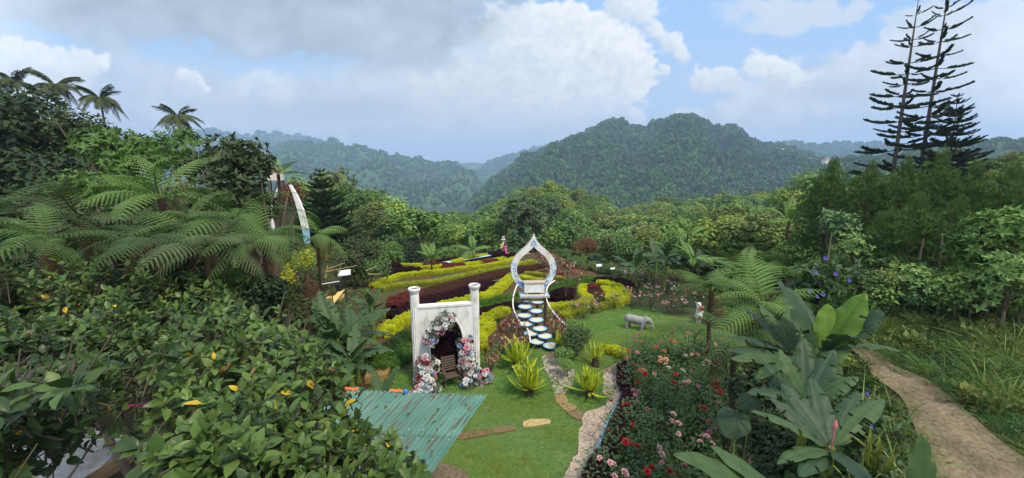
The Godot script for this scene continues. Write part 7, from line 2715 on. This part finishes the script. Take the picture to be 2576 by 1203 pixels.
# ---------------------------------------------------------------- statues
func make_statues() -> void:
	M.statue = painted(0.27, 0.265, 0.25, 51, 0.75, 0.03, 0.85)
	var g := hit(1603, 828)
	var o := thing("elephant_statue", "small grey elephant statue standing on the lawn, head to the right", "statue", g, "", -0.5)
	var c := Color.WHITE
	var b := [[Vector3(-0.36, 0.43, 0), Vector3(0.22, 0.4, 0), 0.19, 0.185, c], [Vector3(0.34, 0.5, 0), Vector3(0.47, 0.47, 0), 0.15, 0.125, c],
		[Vector3(-0.42, 0.3, 0.1), Vector3(-0.43, 0.03, 0.11), 0.075, 0.062, c], [Vector3(-0.4, 0.3, -0.1), Vector3(-0.36, 0.03, -0.11), 0.075, 0.062, c], [Vector3(0.2, 0.3, 0.1), Vector3(0.2, 0.03, 0.12), 0.075, 0.062, c], [Vector3(0.24, 0.3, -0.1), Vector3(0.28, 0.03, -0.11), 0.075, 0.062, c],
		[Vector3(0.56, 0.42, 0), Vector3(0.64, 0.22, 0), 0.075, 0.05, c], [Vector3(0.64, 0.22, 0), Vector3(0.66, 0.06, 0.02), 0.05, 0.035, c], [Vector3(-0.54, 0.45, 0), Vector3(-0.57, 0.25, 0), 0.02, 0.015, c]]
	put("body", skin(b, 0.022, 0.05).mesh(true), M.statue, o)
	for q in [-1.0, 1.0]:
		var s := Shape.new()
		var pts := [Vector3(0.32, 0.64, 0.08 * q), Vector3(0.42, 0.66, 0.12 * q), Vector3(0.42, 0.56, 0.34 * q), Vector3(0.34, 0.3, 0.42 * q), Vector3(0.24, 0.24, 0.34 * q), Vector3(0.24, 0.46, 0.2 * q)]
		var mid := Vector3.ZERO
		for p: Vector3 in pts:
			mid += p / 6.0
		mid += Vector3(0.05, 0, 0.04 * q)
		for k in 6:
			var p: Vector3 = pts[k]
			var n: Vector3 = pts[(k + 1) % 6]
			s.tri(mid, p, n)
			s.tri(mid - Vector3(0.03, 0, 0.03 * q), n - Vector3(0.02, 0, 0.0), p - Vector3(0.02, 0, 0.0))
			s.quad(p, p - Vector3(0.02, 0, 0), n - Vector3(0.02, 0, 0), n)
		put("ear", s.mesh(true), M.statue, o)
		s = Shape.new()
		s.tube([Vector3(0.52, 0.34, 0.06 * q), Vector3(0.6, 0.26, 0.08 * q), Vector3(0.68, 0.3, 0.08 * q)], [0.02, 0.016, 0.004], 7, Color(1.7, 1.65, 1.5))
		put("tusk", s.mesh(true), M.statue, o)
	# a white bird-like figure with red wattles among the far roses
	g = hit(1757, 812)
	o = thing("bird_statue", "white upright statue with red marks beside the far roses, under the fern", "statue", g, "", -0.4)
	var w := Color(0.66, 0.64, 0.6)
	var red := Color(0.45, 0.02, 0.02)
	b = [[Vector3(0, 0.3, 0), Vector3(-0.02, 0.55, 0), 0.16, 0.11, w], [Vector3(-0.02, 0.55, 0), Vector3(-0.04, 0.86, 0.02), 0.085, 0.1, w], [Vector3(0, 0.36, -0.05), Vector3(0.2, 0.5, -0.2), 0.1, 0.03, w], [Vector3(0.05, 0.2, 0.02), Vector3(0.05, 0.0, 0.02), 0.04, 0.03, w], [Vector3(-0.05, 0.2, 0.02), Vector3(-0.05, 0.0, 0.02), 0.04, 0.03, w],
		[Vector3(0.02, 0.78, 0.1), Vector3(0.03, 0.62, 0.12), 0.035, 0.05, red], [Vector3(0.03, 0.34, 0.15), Vector3(0.03, 0.26, 0.14), 0.04, 0.04, red]]
	put("body", skin(b, 0.02, 0.04).mesh(true), M.body, o)
	var bk := Shape.new()
	bk.tube([Vector3(-0.02, 0.88, 0.1), Vector3(-0.22, 0.98, 0.14)], [0.03, 0.006], 7, Color(0.5, 0.42, 0.25))
	put("beak", bk.mesh(true), M.body, o)
	# the two tall curved white blades
	M.blade = painted(0.72, 0.72, 0.72, 52, 0.85, 0.02)
	for a in [["tall curved white blade with notched edge and blue foot, left of the layered pine", [[744, 464, 4], [751, 480, 7], [758, 500, 11], [764, 525, 14], [769, 552, 15], [772, 576, 15], [773, 596, 13], [773, 612, 11]], 29.0, 1.0], ["second curved white blade, mirrored, half hidden by tree fern fronds", [[716, 472, 3], [704, 488, 9], [694, 505, 13], [686, 530, 16], [682, 552, 18], [684, 575, 18], [690, 596, 14], [694, 610, 12]], 27.0, -1.0]]:
		var pts := a[1] as Array
		var foot := at(pts[-1][0], pts[-1][1], a[2])
		foot.y -= 0.6
		var t := thing("curved_blade", a[0], "sculpture", foot, "curved white blades")
		for part in 3:
			var s := Shape.new()
			var from_: int = [0, 3, 5][part]
			var to: int = [3, 5, 7][part]
			var left := PackedVector2Array()
			var right := PackedVector2Array()
			for k in 12 * (to - from_) + 1:
				var u := from_ + k / 12.0
				var i := mini(int(u), 6)
				var f := u - i
				var p := at(lerpf(pts[i][0], pts[i + 1][0], f), lerpf(pts[i][1], pts[i + 1][1], f), a[2]) - foot
				var wd: float = lerpf(pts[i][2], pts[i + 1][2], f) * a[2] / 1000.0
				var nick := 0.06 * absf(sin(u * 4.0)) * wd if part == 0 else 0.05 * wd * absf(sin(u * 3.0))
				left.append(Vector2(p.x - wd * 0.5 + (nick if a[3] < 0.0 else 0.0), p.y))
				right.append(Vector2(p.x + wd * 0.5 - (nick if a[3] > 0.0 else 0.0), p.y + (0.03 if k == 0 and part > 0 else 0.0)))
			right.reverse()
			left.append_array(right)
			s.prism(left, -0.12, 0.12, Color.WHITE if part < 2 else Color(0.42, 0.72, 1.05))
			put(["tip", "blade", "blue_foot"][part], s.mesh(), M.blade, t)


# ---------------------------------------------------------------- roofs, panels and odds and ends
func make_small_things() -> void:
	rng.seed = 900
	make_people()
	make_statues()
	make_roof()
	make_odds()


func make_roof() -> void:
	# green corrugated sheets: 0 = far right corner, then along the far eave and down the slope
	M.tin = plain(1, 1, 1, 0.45, 0.5)
	M.tin.vertex_color_use_as_albedo = true
	var c0 := at(1225, 996, 7.35)
	var c1 := at(838, 980, 7.5)
	var c2 := at(1076, 1206, 5.85)
	var eave := c1 - c0
	var slope := c2 - c0
	var o := thing("corrugated_roof", "green corrugated metal roof with rust streaks at the lower middle", "roof", c0)
	var pitch_ := 0.085
	var nrib := int(eave.length() / pitch_)
	var nrm := slope.cross(eave).normalized()
	if nrm.y < 0.0:
		nrm = -nrm
	for part in 2:
		# two courses of sheets, the farther lapping over the nearer
		var from_: float = [0.0, 0.52][part]
		var to: float = [0.56, 1.7][part]
		var per := 0
		var width := 9
		for sheet in int(ceil(float(nrib) / width)):
			var s := Shape.new()
			var cols := mini(width, nrib - sheet * width) * 6
			var shade := rf(0.9, 1.08)
			var rows := 22
			for r in rows + 1:
				var v := lerpf(from_ + (rf(0, 0.004)), to, float(r) / rows)
				for k in cols + 1:
					var u := (sheet * width + k / 6.0) / nrib
					var h := 0.021 * sin(k / 6.0 * TAU) + (0.012 if part == 0 else 0.0) - 0.003 * (sheet % 2)
					var p := eave * u + slope * v + nrm * h
					var q := Vector2(u * 40.0, v * 3.0)
					var rust := smoothstep(0.12, 0.34, lump.get_noise_2d(q.x * 1.6, q.y * 0.9) + 0.12 * sin(k / 6.0 * TAU + PI) * 0.6 - 0.05)
					var fade := lump.get_noise_2d(q.x * 0.1 + 60.0, q.y * 0.5)
					var col := Color(0.05, 0.145, 0.112).lerp(Color(0.09, 0.195, 0.155), clampf(fade + 0.45, 0, 1)) * shade
					col = col.lerp(Color(0.075, 0.035, 0.025), rust * 0.85)
					s.add(p, col)
			for r in rows:
				for k in cols:
					var a := r * (cols + 1) + k
					s.face4(a, a + 1, a + cols + 2, a + cols + 1)
			put("sheet", s.mesh(true), M.tin, o)
	var screw := SphereMesh.new()
	screw.radius = 0.011
	screw.height = 0.016
	screw.radial_segments = 8
	screw.rings = 4
	var fix := Many.new()
	for v in [0.06, 0.5, 0.6, 1.1]:
		for k in nrib:
			if k % 3 == 1:
				fix.add(Transform3D(Basis.IDENTITY, eave * ((k + 0.25) / nrib) + slope * (v + rf(-0.004, 0.004)) + nrm * (0.024 + (0.012 if v < 0.56 else 0.0))), Color(0.5, 0.42, 0.35))
	put_many("screws", screw, M.pebble, fix, o)
	var litter := Many.new()
	for k in 70:
		litter.add(Transform3D(aim(eave * rf(-1, 1) + slope * rf(-1, 1), nrm).scaled(Vector3.ONE * rf(0.05, 0.11)), eave * rf(0.02, 0.98) + slope * rf(0.03, 1.4) + nrm * 0.03), Color(0.13, 0.085, 0.03) * tone(0.4))
	put_many("fallen_leaves", S.oval2, M.leaf_dull, litter, o)
	for q in [[0.3, 0.3], [0.6, 0.25], [0.9, 0.2], [0.2, 1.3], [0.9, 1.3]]:
		var p: Vector3 = eave * q[0] + slope * q[1] - nrm * 0.05
		var s := Shape.new()
		var g := gh(c0.x + p.x, c0.z + p.z) - c0.y
		s.tube([Vector3(p.x, g - 0.2, p.z), p], [0.045], 8)
		put("post", s.mesh(true), M.chair_wood, o)
	var beam := Shape.new()
	beam.tube([slope * 0.1 - nrm * 0.05 + eave * 0.03, slope * 0.1 - nrm * 0.05 + eave * 0.97], [0.035], 6)
	put("beam", beam.mesh(true), M.chair_wood, o)
	# orange and blue cloth lying over the far edge
	M.orange = plain(0.8, 0.13, 0.03, 0.7)
	M.blue = plain(0.05, 0.17, 0.6, 0.7)
	for a in [["strip of orange cloth lying over the green roof's far edge, left", 0.83, 1.0, M.orange, 0.05], ["short orange strip with a blue knot on the green roof's far edge", 0.52, 0.63, M.orange, 0.03], ["bunched blue cloth at the green roof's hidden left corner", 1.0, 1.1, M.blue, 0.13]]:
		var s := Shape.new()
		for k in 15:
			var u := lerpf(a[1], a[2], k / 14.0)
			for j in 4:
				s.add(eave * u + slope * (j * 0.012 - 0.022) + nrm * (0.03 + 0.012 * sin(k * 1.1 + j) + a[4] * 0.5 * sin(PI * j / 3.0) * (0.6 + 0.4 * sin(k * 0.5))))
		for k in 14:
			for j in 3:
				var i := k * 4 + j
				s.face4(i, i + 1, i + 5, i + 4)
		var cl := thing("cloth", a[0], "cloth", c0, "bright cloth on the green roof")
		put("sheet", s.mesh(true), a[3], cl)
		if a[1] == 0.52:
			var k2 := Shape.new()
			k2.lathe([Vector2(0.0, -0.05), Vector2(0.04, -0.02), Vector2(0.045, 0.03), Vector2(0.0, 0.06)], 9, Color.WHITE, eave * 0.515 + slope * 0.02 + nrm * 0.05)
			put("knot", k2.mesh(true), M.blue, cl)


func make_odds() -> void:
	M.panel_white = painted(0.62, 0.62, 0.62, 61, 0.8, 0.02, 0.6)
	# the white slab with its brown edge at the lower left corner
	var a0 := at(335, 1098, 6.3)
	var a1 := at(215, 1210, 5.2)
	var back := at(180, 1075, 6.8) - a0
	var o := thing("white_slab", "white sloping slab with a brown board edge at the lower left corner", "roof", a0)
	var s := Shape.new()
	var along_ := (a1 - a0) * 2.4
	var q := [Vector3.ZERO, along_, along_ + back * 2.2, back * 2.2]
	var th := Vector3(0, -0.08, 0)
	s.quad(q[0], q[3], q[2], q[1])
	s.quad(q[0] + th, q[1] + th, q[2] + th, q[3] + th)
	for k in 4:
		s.quad(q[k], q[(k + 1) % 4], q[(k + 1) % 4] + th, q[k] + th)
	put("slab", s.mesh(), M.panel_white, o)
	M.board = painted(0.25, 0.17, 0.10, 62, 0.5, 0.03, 0.9)
	var b0 := at(505, 1040, 6.6) - a0
	var b1 := at(215, 1225, 4.9) - a0
	s = Shape.new()
	var up := Vector3(0, 0.012, 0)
	var wide := Vector3(-0.13, 0.02, -0.12)
	var far_end := b0
	var near_end := b1 + (b1 - b0) * 0.6
	s.quad(far_end + up, far_end + wide + up, near_end + wide + up, near_end + up)
	s.quad(far_end + up, near_end + up, near_end + up * -6.0, far_end + up * -6.0)
	s.quad(far_end + wide + up, far_end + up, far_end + up * -6.0, far_end + wide + up * -6.0)
	put("edge_board", s.mesh(), M.board, o)
	# upright white panel with a green disc
	var p := at(80, 1070, 6.6)
	o = thing("sign_panel", "white upright panel with a green disc, half hidden by leaves, lower left", "sign", p, "", 0.4)
	put("board", box_mesh(Vector3(-0.75, -0.6, -0.03), Vector3(0.75, 0.5, 0.03)), M.panel_white, o)
	s = Shape.new()
	s.lathe([Vector2(0.0, 0.0), Vector2(0.24, 0.0), Vector2(0.24, 0.012), Vector2(0.0, 0.012)], 32)
	var gd := put("disc", s.mesh(), plain(0.03, 0.16, 0.05, 0.5), o, Transform3D(Basis.from_euler(Vector3(PI / 2, 0, 0)), Vector3(0.42, -0.05, 0.032)))
	s = Shape.new()
	var arc := []
	for k in 9:
		var an := lerpf(0.2, 1.7, k / 8.0)
		arc.append(Vector3(cos(an) * 0.14, 0.016, -sin(an) * 0.14))
	s.tube(arc, [0.03], 6)
	put("arc", s.mesh(true), plain(0.3, 0.5, 0.12, 0.5), gd)
	for x in [-0.65, 0.65]:
		var g := gh(p.x + x, p.z) - p.y
		put("post", box_mesh(Vector3(x - 0.04, g, -0.09), Vector3(x + 0.04, -0.3, -0.035)), M.chair_wood, o)
	# rainbow disc seen through the leaves
	p = at(371, 1020, 6.2)
	o = thing("rainbow_disc", "round disc with rainbow-coloured sectors seen through a gap in the oval leaves", "disc", p)
	var rb := [Color(0.75, 0.1, 0.03), Color(0.8, 0.25, 0.02), Color(0.8, 0.62, 0.03), Color(0.1, 0.42, 0.12), Color(0.05, 0.3, 0.14), Color(0.06, 0.25, 0.65), Color(0.12, 0.06, 0.4), Color(0.6, 0.05, 0.2)]
	var tilt := Basis.from_euler(Vector3(1.0, 0.2, 0.0))
	for k in 8:
		s = Shape.new()
		var w := PackedVector2Array([Vector2.ZERO])
		for j in 7:
			w.append(Vector2.from_angle(TAU * (k + j / 6.0) / 8.0 + 1.9) * 0.3)
		s.prism(w, -0.012, 0.012)
		put("sector", s.mesh(), plain(rb[k].r, rb[k].g, rb[k].b, 0.5), o, Transform3D(tilt, Vector3.ZERO))
	s = Shape.new()
	s.tube([Vector3(0, gh(p.x, p.z) - p.y, 0), Vector3(0, -0.02, 0)], [0.03], 7)
	put("post", s.mesh(true), M.chair_wood, o)
	# yellow plank arrow on the brown slope
	M.plank = painted(0.62, 0.4, 0.13, 63, 0.7, 0.03, 0.8)
	o = thing("plank_arrow", "yellow wooden arrow lying on the brown slope left of the arch", "sign", hit(868, 742, 0.1))
	for a in [[[700, 752], [720, 747], [866, 741], [864, 750], [720, 757]], [[868, 740], [842, 764], [826, 766], [850, 744]], [[842, 765], [816, 792], [806, 790], [828, 766]]]:
		s = Shape.new()
		var pl := PackedVector2Array()
		for e in a:
			var w := hit(e[0], e[1], 0.12) - o.position
			pl.append(Vector2(w.x, w.z))
		var y := hit(a[2][0], a[2][1], 0.12).y - o.position.y
		s.prism(pl, -0.03, 0.02, tone(0.06), Transform3D(Basis(Vector3.RIGHT, Vector3.BACK, Vector3.UP), Vector3(0, y, 0)))
		put("plank", s.mesh(), M.plank, o)
	for a in [[[775, 855], [790, 838], [800, 842], [784, 862]], [[770, 880], [790, 868], [796, 876], [776, 888]]]:
		s = Shape.new()
		var pl := PackedVector2Array()
		for e in a:
			var w := hit(e[0], e[1], 0.2) - o.position
			pl.append(Vector2(w.x, w.z))
		var y := hit(a[2][0], a[2][1], 0.2).y - o.position.y
		s.prism(pl, -0.03, 0.02, tone(0.06), Transform3D(Basis(Vector3.RIGHT, Vector3.BACK, Vector3.UP), Vector3(0, y, 0)))
		put("plank", s.mesh(), M.plank, o)
	# solar lamps
	M.solar = plain(0.2, 0.26, 0.33, 0.25)
	M.black = plain(0.02, 0.02, 0.022, 0.5)
	M.lamp_white = plain(0.7, 0.72, 0.75, 0.4)
	for a in [["solar lamp with a tilted panel and black floodlight on the brown slope", 833, 712, 15.2, 0.3, -0.35], ["small solar lamp with a bluish-white panel at the top of the brown slope", 866, 687, 19.0, 0.28, 0.9], ["white solar lamp left of two at the far roses", 1507, 668, 25.0, 0.17, 0.6], ["white solar lamp right of two at the far roses", 1541, 676, 24.5, 0.13, 0.4]]:
		p = at(a[1], a[2], a[3])
		o = thing("solar_lamp", a[0], "lamp", on_ground(p.x, p.z), "solar lamps in the garden")
		var h := p.y - o.position.y
		s = Shape.new()
		s.tube([Vector3(0, -0.1, 0), Vector3(0, h, 0)], [0.018], 6)
		put("pole", s.mesh(true), M.black, o)
		var w: float = a[4]
		var tb := Basis.from_euler(Vector3(a[5], 0.3, 0.1))
		put("frame", box_mesh(Vector3(-w, -0.015, -w * 0.55), Vector3(w, 0.012, w * 0.55)), M.lamp_white, o, Transform3D(tb, Vector3(0, h, 0)))
		put("solar_panel", box_mesh(Vector3(-w * 0.9, 0.013, -w * 0.48), Vector3(w * 0.9, 0.02, w * 0.48)), M.solar if a[1] < 850 else M.lamp_white, o, Transform3D(tb, Vector3(0, h, 0)))
		put("floodlight", box_mesh(Vector3(w * 0.6, -0.32, -0.06), Vector3(w * 1.2, -0.08, 0.06)), M.black, o, Transform3D(Basis.IDENTITY, Vector3(0, h, 0)))
	# dead fern trunks, brown fronds and sticks on the slope
	M.rusty = plain(0.085, 0.042, 0.022, 0.95)
	M.rusty.vertex_color_use_as_albedo = true
	for a in [[752, 790, 735, 12.6, 0.075, "rust-brown dead fern stump, left of three under the slim tree fern"], [768, 800, 690, 12.8, 0.085, "rust-brown dead fern trunk, tallest of three under the slim tree fern"], [785, 800, 705, 13.2, 0.07, "rust-brown dead fern trunk, right of three under the slim tree fern"]]:
		var top := at(a[0] + 6, a[2], a[3])
		var bot := at(a[0] - 6, a[1], a[3])
		bot.y = minf(bot.y, gh(bot.x, bot.z))
		o = thing("dead_trunk", a[5], "trunk", bot, "dead fern trunks on the brown slope")
		s = Shape.new()
		s.tube([Vector3.ZERO, (top - bot) * 0.5, top - bot], [a[4], a[4] * 0.9, a[4] * 0.6], 9)
		put("trunk", s.mesh(true), M.rusty, o)
		s = Shape.new()
		for k in 420:
			var t := rng.randf()
			tuft(s, (top - bot) * t, Vector3(rf(-1, 1), -1.2, rf(-1, 1)), 3, 0.45, 0.006, 0.4, Color(1.2, 1.1, 1.0))
		stuff(put("dry_fibre", s.mesh(), M.rusty, o))
	M.stick = plain(0.28, 0.22, 0.10, 0.9)
	o = thing("bamboo_fence", "broken fence of thin bamboo sticks on top of the brown slope", "fence", hit(850, 690))
	for a in [[[818, 700], [824, 668], 18.5], [[836, 672], [828, 700], 18.6], [[858, 664], [850, 690], 18.7], [[820, 684], [900, 668], 18.5], [[826, 676], [868, 662], 18.6], [[920, 682], [950, 668], 19.5], [[925, 690], [960, 690], 19.5]]:
		s = Shape.new()
		s.tube([at(a[0][0], a[0][1], a[2]) - o.position, at(a[1][0], a[1][1], a[2] + 0.2) - o.position], [0.03, 0.022], 6)
		put("stick", s.mesh(true), M.stick, o)
	# dry litter and weeds on the slope
	var slope := poly_world([[740, 690], [830, 668], [930, 670], [960, 690], [930, 760], [900, 830], [860, 790], [780, 820], [720, 790]])
	var dry := Many.new()
	var weed := Many.new()
	tint("dry", 0.2, 0.15, 0.07, "leaf_dull")
	for w in spread_in(slope, 22.0):
		if lump.get_noise_2d(w.x * 0.8, w.y * 0.8) < 0.12:
			dry.add(Transform3D(Basis.from_euler(Vector3(rf(-1.2, 1.2), rf(0, TAU), rf(-1.2, 1.2))).scaled(Vector3.ONE * rf(0.15, 0.35)), on_ground(w.x, w.y, 0.02)), tone(0.35))
		else:
			weed.add(Transform3D(Basis.from_euler(Vector3(0, rf(0, TAU), 0)).scaled(Vector3.ONE * rf(0.08, 0.18)), on_ground(w.x, w.y, 0.05)), tone(0.3))
	put_many("litter", S.tall_grass0, M.dry, dry)
	put_many("weeds", S.clump, M.weed, weed)
	# small far houses
	M.wall_paint = plain(0.6, 0.55, 0.48, 0.8)
	M.roof_red = plain(0.3, 0.13, 0.09, 0.7)
	M.pane = plain(0.03, 0.035, 0.04, 0.2)
	for a in [["small viewing hut on posts with a reddish roof beside the orange tree", 692, 430, 42.0, 0.7, M.roof_red], ["tiny white house on the far ridge left of the tall norfolk pines", 2078, 401, 330.0, 2.4, M.roof_red], ["tiny pale house on the right mountain's shoulder", 1962, 376, 930.0, 7.0, M.panel_white]]:
		p = at(a[1], a[2], a[3])
		var w: float = a[4]
		o = thing("house", a[0], "house", p - Vector3(0, w * 0.4, 0), "far houses", 0.3)
		put("wall", box_mesh(Vector3(-w, -w, -w * 0.7), Vector3(w, w * 0.4, w * 0.7)), M.wall_paint, o)
		s = Shape.new()
		s.prism(PackedVector2Array([Vector2(-w * 0.9, w * 0.402), Vector2(0, w * 0.8), Vector2(w * 0.9, w * 0.402)]), -w * 1.15, w * 1.15, Color.WHITE, Transform3D(Basis.from_euler(Vector3(0, PI / 2, 0)), Vector3.ZERO))
		put("roof", s.mesh(), a[5], o)
		if a[3] < 60.0:
			for e in [[-0.9, -0.6], [0.9, -0.6], [-0.9, 0.6], [0.9, 0.6]]:
				s = Shape.new()
				s.tube([Vector3(e[0] * w, -14, e[1] * w), Vector3(e[0] * w, -w, e[1] * w)], [0.09], 7)
				put("post", s.mesh(true), M.chair_wood, o)
		for x in [-0.5, 0.35]:
			put("window", box_mesh(Vector3(w * x, -w * 0.2, w * 0.7), Vector3(w * (x + 0.25), w * 0.15, w * 0.705)), M.pane, o)
	# trunks and dry sticks in the shade of the right wood
	for k in 9:
		var px := 2290.0 + k * 34.0 + rf(-8, 8)
		var bot := hit(px, 742.0 + rf(-10, 14))
		o = thing("bare_trunk", "slender bare trunk in the shade above the grass bank, %s from left" % NTH[k], "trunk", bot, "bare trunks above the grass bank")
		s = Shape.new()
		var h := rf(1.6, 2.6)
		s.tube([Vector3(0, -0.3, 0), Vector3(rf(-0.15, 0.15), h * 0.5, 0), Vector3(rf(-0.3, 0.3), h, rf(-0.2, 0.2))], [0.06, 0.045, 0.03], 6)
		put("trunk", s.mesh(true), M.bark, o)
